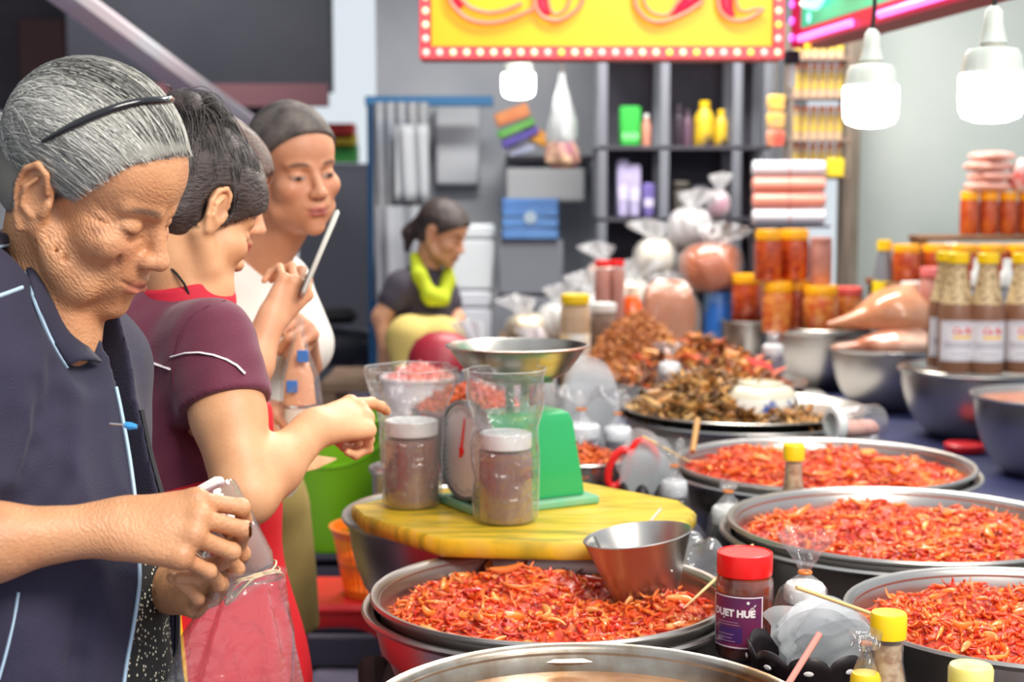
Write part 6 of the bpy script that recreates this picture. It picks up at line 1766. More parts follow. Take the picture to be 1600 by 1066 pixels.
# ------------------------------------------------------------------ chilli jars
chil = mat('chilli_pieces', S(200, 84, 26), 0.25, coat=0.6, col2=S(150, 34, 16), cscale=34, bump=0.5, bscale=60)
chil2 = mat('garlic_chilli', S(226, 150, 70), 0.25, coat=0.6, col2=S(196, 70, 26), cscale=34, bump=0.4, bscale=60)
powd = mat('rosy_powder', S(186, 132, 120), 0.7, col2=S(170, 110, 96), cscale=20)
def jar2(label, px, Y, z, r, h, m, lm, group=None):
    return screw_jar('chilli_jar', label, 'jar', (BX(px, Y), Y, z), r, h, m, lm, min(0.035, h*0.17), 0, group, 0.96, False)
z4 = 0.888
jar2('chilli jar at the left of the lower row over the large basin', 1215, 6.02, z4, 0.060, 0.205, chil2, orange_lid)
jar2('chilli jar in the middle of the lower row over the large basin', 1246, 6.13, z4, 0.062, 0.205, chil, orange_lid)
jar2('big orange chilli jar in front in the lower row over the large basin', 1283, 6.02, z4, 0.072, 0.190, chil2, orange_lid)
jar2('red-lidded chilli jar at the right of the lower row over the large basin', 1325, 6.15, z4, 0.064, 0.175, chil2, mat('pink_red_lid', S(230, 90, 84), 0.4))
jar2('chilli jar over the small basin at the back', 1168, 6.45, 0.880, 0.066, 0.220, chil, orange_lid)
jar2('dark red chilli jar standing on the left jar of the lower row', 1200, 6.03, z4+0.206, 0.054, 0.205, chil, orange_lid)
jar2('dark red chilli jar standing on the middle jar of the lower row', 1240, 6.09, z4+0.206, 0.060, 0.205, chil, orange_lid)
o = screw_jar('powder_jar', 'jar of rosy powder standing beside the upper chilli jars', 'jar', (BX(1282, 6.06), 6.06, z4+0.191), 0.045, 0.19, powd, powd, 0.02, 0, None, 0.97, False)

# the raised shelf at the right with two rows of chilli jars
cr = thing('jar_stand', 'low wooden stand under the rows of chilli jars by the wall', 'stand', (BX(1560, 5.9), 5.95, TZ+0.006))
wd_ = mat('brown_stand_wood', S(132, 92, 58), 0.6, col2=S(110, 74, 46), cscale=8)
q = MB(); q.box((-0.45, -0.20, 0.42), (0.75, 0.25, 0.445), 0.003); obj('top_board', q, wd_, cr)
for x, y in ((-0.42, -0.17), (0.72, -0.17), (-0.42, 0.22), (0.72, 0.22)):
    q = MB(); q.box((x-0.02, y-0.02, 0.0), (x+0.02, y+0.02, 0.42), 0.002); obj('leg', q, wd_, cr)
q = MB(); q.box((-0.28, 0.06, 0.60), (0.75, 0.24, 0.62), 0.003); obj('upper_board', q, wd_, cr)
for x in (-0.26, 0.25, 0.73):
    q = MB(); q.box((x-0.015, 0.07, 0.445), (x+0.015, 0.23, 0.60), 0.002); obj('upper_leg', q, wd_, cr)
zs = TZ+0.006+0.446
amb = mat('amber_chilli', S(196, 92, 34), 0.25, coat=0.6, col2=S(166, 54, 22), cscale=24, bstretch=(1, 1, 0.2))
ORD = ('first', 'second', 'third', 'fourth', 'fifth', 'sixth')
for i, px in enumerate((1416, 1462, 1506, 1550, 1594, 1636)):
    jar2('orange-lidded chilli jar, %s from the left in the lower row on the wooden stand' % ORD[i], px, 5.85, zs, 0.054, 0.145, amb, orange_lid, 'chilli jars in the lower row on the stand')
for i, px in enumerate((1512, 1542, 1572, 1602, 1632)):
    jar2('orange-lidded narrow chilli jar, %s from the left in the upper row on the stand' % ORD[i], px, 6.08, zs+0.175, 0.037, 0.175, amb, orange_lid, 'chilli jars in the upper row on the stand')
screw_jar('powder_jar', 'jar of rosy powder with a red lid in front of the wooden stand', 'jar', (BX(1458, 5.62), 5.62, TZ+0.02), 0.050, 0.50, powd, mat('soft_red_lid', S(226, 120, 120), 0.4), 0.03, 0, None, 0.97, False)
screw_jar('small_tub', 'small white-lidded tub in front of the wooden stand', 'tub', (BX(1420, 5.78), 5.72, TZ+0.02), 0.045, 0.44, mat('grey_tub', S(176, 170, 160), 0.5), white_pl, 0.04, 0, None, 0.97, False)
o = thing('yellow_bottle', 'yellow-labelled bottle standing left of the wooden stand', 'bottle', (BX(1381, 5.9), 5.9, TZ+0.012))
q = MB(); q.lathe([(0, 0), (0.040, 0), (0.041, 0.006), (0.041, 0.46), (0.026, 0.54), (0.024, 0.57)], 24); obj('bottle_body', q, mat('grey_bottle', S(120, 124, 130), 0.3), o)
q = MB(); q.lathe([(0.0415, 0.36), (0.0418, 0.362), (0.0418, 0.44), (0.0415, 0.442)], 24); obj('paper_label', q, mat('bright_yellow_label', S(246, 214, 20), 0.5), o)
q = MB(); q.lathe([(0.026, 0.56), (0.028, 0.562), (0.028, 0.60), (0, 0.602)], 20); obj('cap', q, yellow_lid, o)
pk = mat('pink_packet', S(232, 168, 152), 0.4, col2=S(238, 190, 176), cscale=10)
for i, (px, z, w_) in enumerate(((1540, zs+0.352, 0.085), (1546, zs+0.392, 0.085), (1538, zs+0.432, 0.085), (1545, zs+0.472, 0.08))):
    pillow('pink_packet', 'pink packet of snacks, number %s from the bottom of the stack over the upper jars' % ('one', 'two', 'three', 'four')[i], 'packet', (BX(px, 6.08), 6.08, z+0.018), (w_, 0.07, 0.019), pk, (0, 0, 0.1*i), 20+i, None, False, 4)
pillow('red_white_packet', 'red and white packet beside the pink packets over the upper jars', 'packet', (BX(1592, 6.05), 6.05, zs+0.352+0.062), (0.045, 0.05, 0.062), mat('red_white_print', S(236, 226, 222), 0.4, col2=S(226, 70, 56), cscale=9, sharp=0.1), (0, 0.3, 0), 25, None, False, 3)
pillow('white_packet', 'white wrapped packet at the left end of the upper stand board', 'packet', (BX(1486, 5.98), 5.98, zs+0.07), (0.045, 0.05, 0.068), mat('cream_wrap', S(226, 218, 204), 0.4), (0, 0, 0), 26, bagfilm_hazy, False, 4)

# ------------------------------------------------------------------ bags and jars in the middle distance
noodle = mat('pale_noodles', S(226, 208, 168), 0.5, col2=S(238, 228, 204), cscale=20, bump=0.5, bscale=60)
tanp = mat('tan_powder', S(198, 122, 70), 0.55, col2=S(184, 108, 60), cscale=14)
whit = mat('white_crackers', S(226, 224, 218), 0.5, col2=S(206, 200, 190), cscale=16, bump=0.5, bscale=50)
maro = mat('maroon_shrimp', S(126, 44, 52), 0.5, col2=S(158, 80, 74), cscale=24, bump=0.5, bscale=60)
def floorpad(px, py, Y): return TZ + 0.01
bk = thing('bag_crate', 'low crate behind the basins carrying the bagged goods', 'crate', (0.42, 6.66, 0))
cw = mat('crate_wood', S(120, 96, 76), 0.7, col2=S(96, 76, 60), cscale=7)
for i in range(5):
    q = MB(); q.box((-0.48, -0.42+i*0.17, 0.78), (0.52, -0.27+i*0.17, 0.80), 0.002); obj('slat', q, cw, bk)
for x in (-0.45, 0.49):
    for y in (-0.40, 0.38):
        q = MB(); q.box((x-0.025, y-0.025, 0), (x+0.025, y+0.025, 0.78), 0.002); obj('leg', q, cw, bk)
for x in (-0.45, 0.49):
    q = MB(); q.box((x-0.02, -0.40, 0.74), (x+0.02, 0.40, 0.78), 0.002); obj('rail', q, cw, bk)
CZ = 0.80
def rest(px, Y, z, size, label, m, name='goods_bag', rot=(0, 0, 0), seed=0, f_=None, twist=True, sq=2.6):
    return pillow(name, label, 'bag', (BX(px, Y), Y, z + size[2]), size, m, rot, seed, f_ or bagfilm_hazy, twist, sq)
rest(1044, 6.30, CZ+0.005, (0.108, 0.09, 0.135), 'block-shaped bag of tan powder left of the chilli jars', tanp, 'powder_bag', seed=31, twist=False, sq=5, f_=bagfilm)
rest(1112, 6.58, CZ+0.22, (0.130, 0.10, 0.10), 'big orange-brown bag hanging over the stack behind the tan block', mat('orange_powder', S(206, 106, 42), 0.4, coat=0.2, col2=S(190, 92, 36), cscale=8), 'powder_bag', seed=32, f_=bagfilm)
q = MB(); q.lathe([(0, 0), (0.065, 0), (0.066, 0.006), (0.066, 0.205), (0.060, 0.215), (0, 0.215)], 28); o = obj('blue_can', q, mat('blue_can', S(40, 104, 190), 0.35, col2=S(120, 160, 200), cscale=10, sharp=0.1)); o.location = (BX(1124, 6.58), 6.58, CZ); tag(o, 'blue printed can under the big orange-brown bag', 'can')
rest(985, 6.75, CZ, (0.115, 0.09, 0.125), 'bag of pale noodles behind the tan block', noodle, seed=33)
rest(1025, 6.85, CZ+0.262, (0.10, 0.08, 0.085), 'bag of pale noodles on top of another, with a red tag', noodle, seed=34)
rest(925, 6.70, CZ, (0.095, 0.08, 0.10), 'bag of white crackers left of the noodle bags', whit, seed=35)
rest(872, 6.72, CZ, (0.090, 0.08, 0.075), 'small bag of white crackers behind the yellow-lidded jar', whit, seed=36)
rest(822, 6.66, CZ, (0.085, 0.08, 0.055), 'bag of yellow goods at the left of the cracker bags', mat('yellow_goods', S(226, 190, 110), 0.5, col2=S(236, 214, 150), cscale=16), seed=37)
rest(944, 6.86, CZ+0.205, (0.075, 0.07, 0.065), 'bag of orange biscuits high in the stack of bags', mat('orange_biscuit', S(212, 150, 92), 0.5), seed=38)
rest(1078, 6.82, CZ+0.40, (0.095, 0.08, 0.085), 'big hazy bag of grey packets at the top of the stack of bags', mat('grey_packets', S(176, 170, 168), 0.5, col2=S(210, 204, 200), cscale=14), seed=39)
rest(1122, 6.86, CZ+0.53, (0.05, 0.05, 0.06), 'hazy bag with pink print at the very top of the stack', mat('pink_print', S(206, 190, 196), 0.5, col2=S(226, 90, 150), cscale=9, sharp=0.16), seed=40)
rest(1066, 6.62, CZ+0.0, (0.09, 0.06, 0.10), 'bag of tan crackers between the noodles and the blue can', mat('tan_crackers', S(214, 176, 128), 0.5, col2=S(226, 204, 166), cscale=16), seed=45)
o = screw_jar('biscuit_jar', 'yellow-lidded jar of tan sticks with a white label', 'jar', (BX(899, 5.6), 5.60, TZ+0.02), 0.056, 0.400, mat('tan_sticks', S(186, 154, 120), 0.5, col2=S(208, 180, 148), cscale=12), yellow_lid, 0.03, 0, None, 0.97, False)
q = MB(); q.lathe([(0.0566, 0.15), (0.0572, 0.151), (0.0572, 0.255), (0.0566, 0.256)], 28); obj('paper_label', q, mat('cream_label', S(226, 222, 214), 0.5, col2=S(226, 190, 120), cscale=9, sharp=0.15), o)
for px, Y, lb in ((941, 6.05, 'tall red-lidded jar of rosy powder, left one of the pair'), (964, 6.08, 'tall red-lidded jar of rosy powder, right one of the pair')):
    screw_jar('powder_jar', lb, 'jar', (BX(px, Y), Y, TZ+0.006), 0.031, 0.520, powd, red_lid, 0.02, 0, None, 0.97, False)
screw_jar('spice_jar', 'white-lidded jar of dark spice in front of the red-lidded pair', 'jar', (BX(946, 5.75), 5.83, TZ+0.006), 0.052, 0.365, mat('dark_spice', S(112, 92, 80), 0.6, col2=S(140, 118, 102), cscale=24), white_pl, 0.03, 0, None, 0.97, False)
o = thing('sauce_bottle', 'small bottle of bright orange sauce beside the tan block', 'bottle', (BX(988, 6.15), 6.15, TZ+0.006))
q = MB(); q.lathe([(0, 0), (0.042, 0), (0.043, 0.006), (0.043, 0.33), (0.026, 0.37), (0, 0.38)], 24); obj('bottle_body', q, mat('orange_chilli_sauce', S(240, 96, 30), 0.25, coat=0.5), o)
q = MB(); q.lathe([(0.024, 0.37), (0.022, 0.41), (0, 0.412)], 20); obj('cap', q, mat('pale_cap', S(226, 206, 180), 0.4), o)
# left rear of the table: maroon goods, red basket
rest(803, 5.25, TZ+0.006, (0.062, 0.08, 0.090), 'clear bag of maroon dried shrimp behind the scale pan', maro, seed=41)
rest(850, 5.22, TZ+0.006, (0.044, 0.07, 0.11), 'clear bag of white goods right of the maroon bag', whit, seed=42)
rest(752, 5.24, TZ+0.006, (0.050, 0.07, 0.12), 'hazy bag of orange crackers left of the maroon bag', mat('orange_crackers', S(222, 160, 112), 0.5, col2=S(236, 200, 170), cscale=16), seed=43)
rest(838, 5.65, TZ+0.006, (0.055, 0.05, 0.135), 'small bag with red and green packets behind the white goods', mat('red_green_print', S(220, 70, 60), 0.5, col2=S(90, 160, 70), cscale=8, sharp=0.16), seed=44, twist=False)
q = MB(); q.lathe([(0.118, 0.0), (0.120, 0.006), (0.112, 0.05), (0.088, 0.092), (0.05, 0.115), (0, 0.122)], 40, wob=lambda a, z: 0.012*math.sin(18*a)); o = obj('red_colander', q, mat('dark_red_plastic', S(150, 28, 46), 0.45)); o.location = (BX(690, 5.05), 5.05, 0.862); tag(o, 'dark red colander upside down behind the pink paste', 'colander')
q = MB(); q.lathe([(0, TZ), (0.13, TZ), (0.13, TZ+0.01), (0.12, 0.855), (0.125, 0.86), (0, 0.861)], 36); o = obj('grey_tub', q, mat('grey_tub2', S(120, 118, 124), 0.5)); o.location = (BX(690, 5.05), 5.05, 0); tag(o, 'grey tub under the dark red colander', 'tub')

# ------------------------------------------------------------------ left: stool, orange basket, green tub
st = thing('plastic_stool', 'red plastic stool beside the stall table', 'stool', (-0.425, 3.72, 0))
redp = mat('red_stool_plastic', S(214, 26, 34), 0.35)
q = MB(); q.box((-0.155, -0.145, 0.425), (0.155, 0.145, 0.450), 0.010); obj('seat', q, redp, st)
for x, y in ((-1, -1), (1, -1), (-1, 1), (1, 1)):
    q = MB(); q.v = []; q.tube([(x*0.128, y*0.118, 0.428), (x*0.140, y*0.130, 0.2), (x*0.158, y*0.148, 0.0)], [0.030, 0.024, 0.022], 8); obj('leg', q, redp, st)
for a, b in (((-0.125, -0.128), (0.125, -0.128)), ((-0.125, 0.128), (0.125, 0.128)), ((-0.138, -0.115), (-0.138, 0.115)), ((0.138, -0.115), (0.138, 0.115))):
    q = MB()
    q.grid(lambda u, v: (a[0]+(b[0]-a[0])*u, a[1]+(b[1]-a[1])*u, 0.428 - v*(0.035 + 0.055*abs(2*u-1)**3)), 15, 3)
    o = obj('apron_panel', q, redp, st); md = o.modifiers.new('thick', 'SOLIDIFY'); md.thickness = 0.008; md.offset = 0
ob = thing('laundry_basket', 'orange slotted plastic basket on the red stool', 'basket', (-0.335, 3.70, 0.451))
orp = mat('orange_basket_plastic', S(238, 120, 24), 0.4)
q = MB()
n = 48
def bprof(z): return 0.085 + 0.030*z/0.17
for k, (z0, z1) in enumerate(((0, 0.02), (0.075, 0.09), (0.150, 0.172))):
    q.lathe([(bprof(z0)-0.003, z0), (bprof(z0), z0), (bprof(z1)+ (0.006 if k == 2 else 0), z1), (bprof(z1)-0.003, z1)], n, closed=True)
q.lathe([(0.0, 0.002), (0.085, 0.002)], n)
obj('basket_hoops', q, orp, ob, None, 'stuff')
sm = MB(); sm.box((-0.0035, -0.0015, 0), (0.0035, 0.0015, 0.17), 0); sme = mesh_from('slat', sm.v, sm.f); sme.materials.append(orp)
for i in range(40):
    a = 2*PI*i/40
    o = bpy.data.objects.new('slat', sme); C.objects.link(o); o.parent = ob
    o.location = (0.083*math.cos(a), 0.083*math.sin(a), 0.0); o.rotation_euler = Matrix.Rotation(a+PI/2, 3, 'Z').to_euler(); o.rotation_euler = (Matrix.Rotation(a+PI/2, 3, 'Z') @ Matrix.Rotation(math.atan2(0.03, 0.17), 3, 'X')).to_euler()
gt = thing('green_tub', 'lime green plastic tub standing behind the red stool', 'tub', (-0.555, 4.62, 0))
lim = mat('lime_green_plastic', S(120, 184, 22), 0.4)
q = MB(); q.lathe([(0, 0.36), (0.135, 0.36), (0.14, 0.37), (0.165, 0.74), (0.175, 0.745), (0.176, 0.76), (0.168, 0.762), (0.160, 0.74), (0.134, 0.375), (0, 0.372)], 48); obj('tub', q, lim, gt)
q = MB(); q.tube([(0.17*math.cos(a), 0.17*math.sin(a), 0.73 - 0.10*math.sin(a - PI)) for a in np.linspace(PI, 2*PI, 16)], 0.005, 6); obj('handle', q, lim, gt)
dc = thing('dark_crate', 'dark crate under the lime green tub', 'crate', (-0.555, 4.62, 0))
dcm = mat('dark_crate', S(44, 40, 56), 0.6)
q = MB(); q.box((-0.17, -0.17, 0.345), (0.17, 0.17, 0.36), 0.003); obj('top', q, dcm, dc)
for i in range(4):
    for z in (0.02, 0.13, 0.24):
        q = MB(); q.box((-0.17, -0.17, z), (0.17, -0.158, z+0.085), 0.002); o = obj('slat', q, dcm, dc); o.rotation_euler = (0, 0, i*PI/2)
q = MB(); q.tube([(-0.17, 1.95, 0.0), (-0.245, 2.6, 0.62)], 0.028, 8)
bl = obj('wooden_prop', q, mat('dark_prop_wood', S(52, 40, 38), 0.6)); tag(bl, 'dark slanted wooden prop under the left side of the table', 'prop')

# ------------------------------------------------------------------ background: walls, shelves, signs, lamps
gw = mat('pale_green_wall', S(178, 190, 184), 0.6, col2=S(190, 198, 192), cscale=2)
q = MB(); q.box((BX(1336, 7.3), 7.3, 0), (5.2, 7.42, 3.6)); struct('wall_right', q, gw)
q = MB(); q.box((BX(1312, 7.2), 7.15, 0), (BX(1336, 7.2), 7.29, 3.6)); struct('pillar_1', q, mat('pillar_brown', S(142, 132, 116), 0.7, col2=S(120, 108, 94), cscale=5))
bw = mat('grey_back_wall', S(184, 188, 194), 0.7, col2=S(164, 170, 180), cscale=1.8)
q = MB(); q.box((-0.74, 8.3, 0), (BX(1312, 7.4), 8.4, 3.4)); struct('wall_back', q, bw)
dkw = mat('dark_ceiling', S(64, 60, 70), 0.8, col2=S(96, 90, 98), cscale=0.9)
# hall beyond on the left: dark upper structure, sloping gutter
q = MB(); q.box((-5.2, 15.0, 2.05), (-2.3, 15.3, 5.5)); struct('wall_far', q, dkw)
q = MB(); q.box((-3.2, 11.0, 2.18), (-1.32, 11.3, 3.8)); struct('lintel_1', q, mat('shutter_dark', S(34, 34, 44), 0.7, col2=S(50, 48, 56), cscale=0.8))
q = MB(); q.box((-3.2, 10.9, 2.06), (-1.32, 11.0, 2.22)); struct('trim_1', q, mat('maroon_fascia', S(112, 70, 74), 0.7))
q = MB()
for i in range(9):
    q.box((-8, 12.0+i*0.01, 5.5), (-7.99, 12.01+i*0.01, 5.51)) if False else None
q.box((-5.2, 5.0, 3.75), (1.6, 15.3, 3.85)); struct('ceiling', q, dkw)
q = MB(); q.box((-5.2, -1.0, 0), (-5.05, 15.0, 3.75)); struct('wall_left_blocker', q, mat('left_light_block', S(120, 116, 118), 0.8, col2=S(86, 84, 90), cscale=0.8))  # out of view; added to block bright sky mirrored in the right-hand basins
gut = thing('roof_gutter', 'pale sloping gutter running back under the dark market roof', 'gutter', (0, 0, 0))
q = MB(); a, b = P(60, -40, 4.6), P(430, 232, 12.0)
q.tube([a, a*0.66+b*0.34, a*0.33+b*0.67, b], [0.060, 0.085, 0.115, 0.15], 8, flat=0.6); obj('channel', q, mat('pale_gutter', S(214, 224, 230), 0.6, col2=S(224, 200, 206), cscale=0.7), gut)
q = MB(); q.tube([P(280, 130, 7.6), P(330, 168, 9.0)], [0.085, 0.11], 8, flat=0.6); obj('red_cover', q, mat('red_awning', S(206, 96, 104), 0.6), gut)
for i, (px0, px1, py0, py1, Y, col, lb) in enumerate(((-40, 45, 175, 330, 13.0, (236, 238, 240), 'white draped stall front far behind the old woman'), (40, 96, 160, 245, 13.4, (186, 200, 40), 'yellow green cloth hanging far behind the old woman'), (96, 150, 200, 330, 13.8, (150, 150, 150), 'grey stall front far behind the old woman'),
                                       (-60, 140, 262, 420, 13.2, (196, 176, 120), 'tan counter far behind the old woman'))):
    a, b = P(px0, py1, Y), P(px1, py0, Y); a[2] = 0.0
    q = MB(); nf = 24
    q.grid(lambda u, v: (a[0]+(b[0]-a[0])*u, Y + 0.04*math.sin(u*22), a[2]+(b[2]-a[2])*v), nf, 6)
    o = obj('stall_cloth', q, mat('stall_cloth_%d' % i, S(*col), 0.7, col2=S(*[int(c_*0.8) for c_ in col]), cscale=1.5)); md = o.modifiers.new('thick', 'SOLIDIFY'); md.thickness = 0.03; tag(o, lb, 'cloth')
for i, (px, py, w_, h_, Y, col, lb) in enumerate(((522, 206, 0.16, 0.06, 11.5, (226, 60, 50), 'red box on the far stack by the daylight gap'), (524, 222, 0.16, 0.06, 11.5, (236, 200, 50), 'yellow box on the far stack by the daylight gap'), (526, 240, 0.16, 0.07, 11.5, (70, 170, 70), 'green box on the far stack by the daylight gap'),
                                                  (70, 80, 0.22, 0.30, 14.89, (92, 62, 64), 'dull red panel on the far dark wall'))):
    c_ = P(px, py, Y)
    q = MB(); q.box((-w_, -0.1, -h_), (w_, 0.1, h_), 0.01); o = obj('goods_box', q, mat('far_box_%d' % i, S(*col), 0.6)); o.location = tuple(c_); tag(o, lb, 'box')
q = MB(); q.box((-0.3, -0.2, 0), (0.3, 0.2, P(0, 256, 11.5)[2])); o = obj('far_counter', q, mat('far_counter', S(92, 92, 100), 0.7)); o.location = (BX(530, 11.5), 11.6, 0); tag(o, 'grey counter under the far coloured boxes', 'counter')

# parked scooter (dark, out of focus)
mo = thing('motor_scooter', 'dark scooter parked behind the man in white', 'scooter', (BX(540, 8.2), 8.2, 0), math.radians(20))
bk_ = mat('scooter_black', S(34, 36, 46), 0.35, coat=0.4)
s = SDF((-0.75, -0.25, 0.1), (0.75, 0.25, 1.3), 0.02)
s.cone((-0.5, 0, 0.62), (0.1, 0, 0.60), 0.13, 0.10, 0.05); s.cone((0.1, 0, 0.45), (0.45, 0, 0.42), 0.10, 0.09, 0.05); s.cone((0.50, 0, 0.42), (0.38, 0, 0.98), 0.10, 0.07, 0.05); s.cone((0.36, 0, 0.98), (0.33, 0, 1.06), 0.09, 0.07, 0.04); s.cone((-0.45, 0, 0.55), (-0.55, 0, 0.35), 0.10, 0.06, 0.05)
v, f = s.mesh(2); link('body', mesh_from('body', v, f, None, 180), bk_, mo)
for x in (-0.52, 0.58):
    q = MB(); q.lathe([(0.17, -0.045), (0.24, -0.04), (0.26, 0.0), (0.24, 0.04), (0.17, 0.045), (0.15, 0.0)], 32, closed=True); q.v = [(a_, c_, b_+0.26) for a_, b_, c_ in q.v]; q.f = [tuple(reversed(f_)) for f_ in q.f]; o = obj('wheel', q, mat('tyre', S(28, 28, 30), 0.8), mo); o.location = (x, 0, 0)
q = MB(); q.box((-0.6, -0.12, 0.74), (0.05, 0.12, 0.82), 0.04); obj('seat', q, mat('scooter_seat', S(22, 22, 26), 0.6), mo)
q = MB(); q.tube([(0.30, -0.32, 1.08), (0.34, 0, 1.06), (0.30, 0.32, 1.08)], 0.018, 8); obj('handlebar', q, bk_, mo)
q = MB(); q.ball((0.30, -0.34, 1.22), (0.02, 0.07, 0.05)); obj('mirror', q, mat('mirror', S(180, 190, 200), 0.1, 1.0), mo)

# hanging sheets, white board, blue frame left of the shelves
def sheet(name, label, px0, py0, px1, py1, Y, m, cat, th=0.02, wav=0.02, nw=3, kind=None):
    a, b = P(px0, py1, Y), P(px1, py0, Y)
    if name == 'tarpaulin': a[2] = 0.0
    q = MB(); q.grid(lambda u, v: (a[0]+(b[0]-a[0])*u, Y + wav*math.sin(u*6.28*nw + v*1.3), a[2]+(b[2]-a[2])*v), 40, 8)
    o = obj(name, q, m); md = o.modifiers.new('thick', 'SOLIDIFY'); md.thickness = th; md.offset = 0
    return tag(o, label, cat)
sheet('plastic_curtain', 'grey plastic curtain hanging behind the seated woman', 585, 160, 668, 470, 7.8, mat('grey_curtain', S(158, 164, 174), 0.45, col2=S(190, 190, 190), cscale=3), 'curtain', 0.006, 0.03, 5)
sheet('apron', 'pale hanging apron in front of the grey curtain', 618, 195, 668, 315, 7.7, mat('pale_apron', S(188, 192, 196), 0.7), 'apron', 0.012, 0.015, 2)
bb_ = thing('electrical_box', 'white rectangular wall cabinet left of the round lamp', 'cabinet', tuple(P(715, 228, 8.238)))
q = MB(); q.box((-0.118, -0.06, -0.212), (0.118, 0.06, 0.212), 0.008); obj('box', q, mat('white_cabinet', S(200, 204, 210), 0.4), bb_)
q = MB(); q.box((-0.108, -0.068, -0.20), (0.108, -0.060, 0.20), 0.003); obj('door', q, mat('white_cabinet_door', S(206, 210, 216), 0.4), bb_)
q = MB(); q.box((-0.36, -0.05, -0.02), (0.30, 0.05, 0.03), 0.004); o = obj('blue_rail', q, mat('blue_rail', S(46, 110, 160), 0.5)); o.location = tuple(P(680, 160, 7.9)); tag(o, 'blue rail along the top of the grey curtain', 'rail')
q = MB(); q.tube([(BX(582, 7.9), 7.9, 0), (BX(582, 7.9), 7.9, P(0, 158, 7.9)[2])], 0.022, 8); o = obj('blue_post', q, mat('blue_rail', S(46, 110, 160), 0.5)); tag(o, 'blue post at the left end of the curtain rail', 'post')
bx = [(700, 465, 770, 352, 'lower styrofoam box stacked behind the seated woman', (206, 208, 212)), ]
def sbox(name, label, px, Y, z0, w_, d_, h_, col, cat='box', lid=True):
    o = thing(name, label, cat, (BX(px, Y), Y, z0))
    m = mat('%s_%d_%d' % (name, col[0], col[2]), S(*col), 0.6)
    q = MB(); q.box((-w_, -d_, 0), (w_, d_, h_*0.78), 0.012); obj('box', q, m, o)
    q = MB(); q.box((-w_*1.03, -d_*1.03, h_*0.785), (w_*1.03, d_*1.03, h_), 0.012); obj('lid', q, m, o)
    return o
sbox('styrofoam_box', 'lower white styrofoam box stacked behind the seated woman', 728, 7.3, 0.62, 0.125, 0.15, 0.36, (196, 200, 208))
sbox('styrofoam_box', 'upper white styrofoam box stacked behind the seated woman', 732, 7.3, 0.985, 0.125, 0.15, 0.31, (206, 212, 216))
sbox('styrofoam_box', 'bottom styrofoam box of the stack behind the seated woman', 728, 7.3, 0.0, 0.13, 0.16, 0.615, (186, 190, 198))
sheet('tarpaulin', 'pale grey tarpaulin hanging behind the seated woman', 590, 322, 700, 560, 7.55, mat('grey_tarp', S(148, 152, 160), 0.6, col2=S(170, 172, 178), cscale=2), 'tarpaulin', 0.01, 0.03, 3)
pf = thing('low_platform', 'low wooden platform the seated woman sits on', 'platform', (-0.40, 6.05, 0))
q = MB(); q.box((-0.36, -0.14, 0.66), (0.30, 0.40, 0.70), 0.004); obj('deck', q, cw, pf)
for x, y in ((-0.33, -0.1), (0.27, -0.1), (-0.33, 0.36), (0.27, 0.36)):
    q = MB(); q.box((x-0.03, y-0.03, 0), (x+0.03, y+0.03, 0.66), 0.002); obj('leg', q, cw, pf)
# blue crate with white mark, grey box beneath
ck = thing('blue_crate', 'blue plastic crate with a pale mark beside the shelf', 'crate', (BX(828, 7.2), 7.2, P(0, 372, 7.2)[2]))
cb = mat('blue_crate', S(76, 122, 186), 0.5, col2=S(96, 142, 200), cscale=4)
for i in range(4):
    for z in (0.0, 0.052, 0.104, 0.148):
        q = MB(); q.box((-0.135, -0.135, z), (0.135, -0.125, z+0.040), 0.003); o = obj('slat', q, cb, ck); o.rotation_euler = (0, 0, i*PI/2)
q = MB(); q.box((-0.13, -0.13, 0.0), (0.13, 0.13, 0.01), 0.002); obj('bottom', q, cb, ck)
q = MB(); q.lathe([(0, 0), (0.03, 0), (0.03, 0.004), (0, 0.004)], 20); q.v = [(a_, -0.137-c_, b_+0.1) for a_, b_, c_ in q.v]; obj('pale_mark', q, mat('pale_mark', S(170, 190, 206), 0.5), ck)
sbox('grey_box', 'grey box under the blue crate', 828, 7.24, 0.0, 0.15, 0.15, P(0, 372, 7.2)[2]-0.002, (112, 116, 126))
sheet('grey_carton', 'pale grey carton on the wall above the blue crate', 792, 262, 912, 316, 7.9, mat('pale_carton', S(178, 180, 184), 0.6), 'carton', 0.10, 0.0, 1)
tag(obj('wall_bracket', MB().box((BX(790, 8), 7.8, P(0, 252, 7.9)[2]), (BX(925, 8), 8.29, P(0, 244, 7.9)[2]), 0.003), mat('dark_bracket', S(46, 42, 50), 0.6)), 'dark shelf board under the colourful packets on the back wall', 'shelf')
# striped packets and hanging bag by the round lamp
for i, (px, py, w_, h_, col, c2, rot, lb) in enumerate(((800, 180, 0.085, 0.035, (222, 150, 90), (206, 110, 60), -0.35, 'orange packet at the top of the striped packets by the lamp'), (806, 200, 0.095, 0.022, (90, 170, 80), (120, 190, 90), -0.4, 'green striped packet by the round lamp'), (812, 214, 0.095, 0.022, (110, 90, 190), (90, 80, 170), -0.42, 'purple striped packet by the round lamp'),
                                                     (838, 212, 0.065, 0.035, (232, 130, 50), (240, 180, 60), 0.5, 'orange packet right of the striped packets'), (815, 232, 0.075, 0.03, (226, 226, 232), (170, 180, 220), -0.3, 'white packet at the bottom of the striped packets'))):
    o = thing('snack_packet', lb, 'packet', tuple(P(px, py, 7.74 + 0.03*i)), 0, None, (0, rot, 0))
    q = MB(); q.box((-w_, -0.014, -h_), (w_, 0.014, h_), 0.008); obj('packet', q, mat('packet_%d' % i, S(*col), 0.4, col2=S(*c2), cscale=6), o)
    q = MB(); q.box((-w_*1.06, -0.003, -h_*0.94), (w_*1.06, 0.003, h_*0.94), 0.001); obj('seam', q, mat('packet_%d' % i, S(*col)), o)
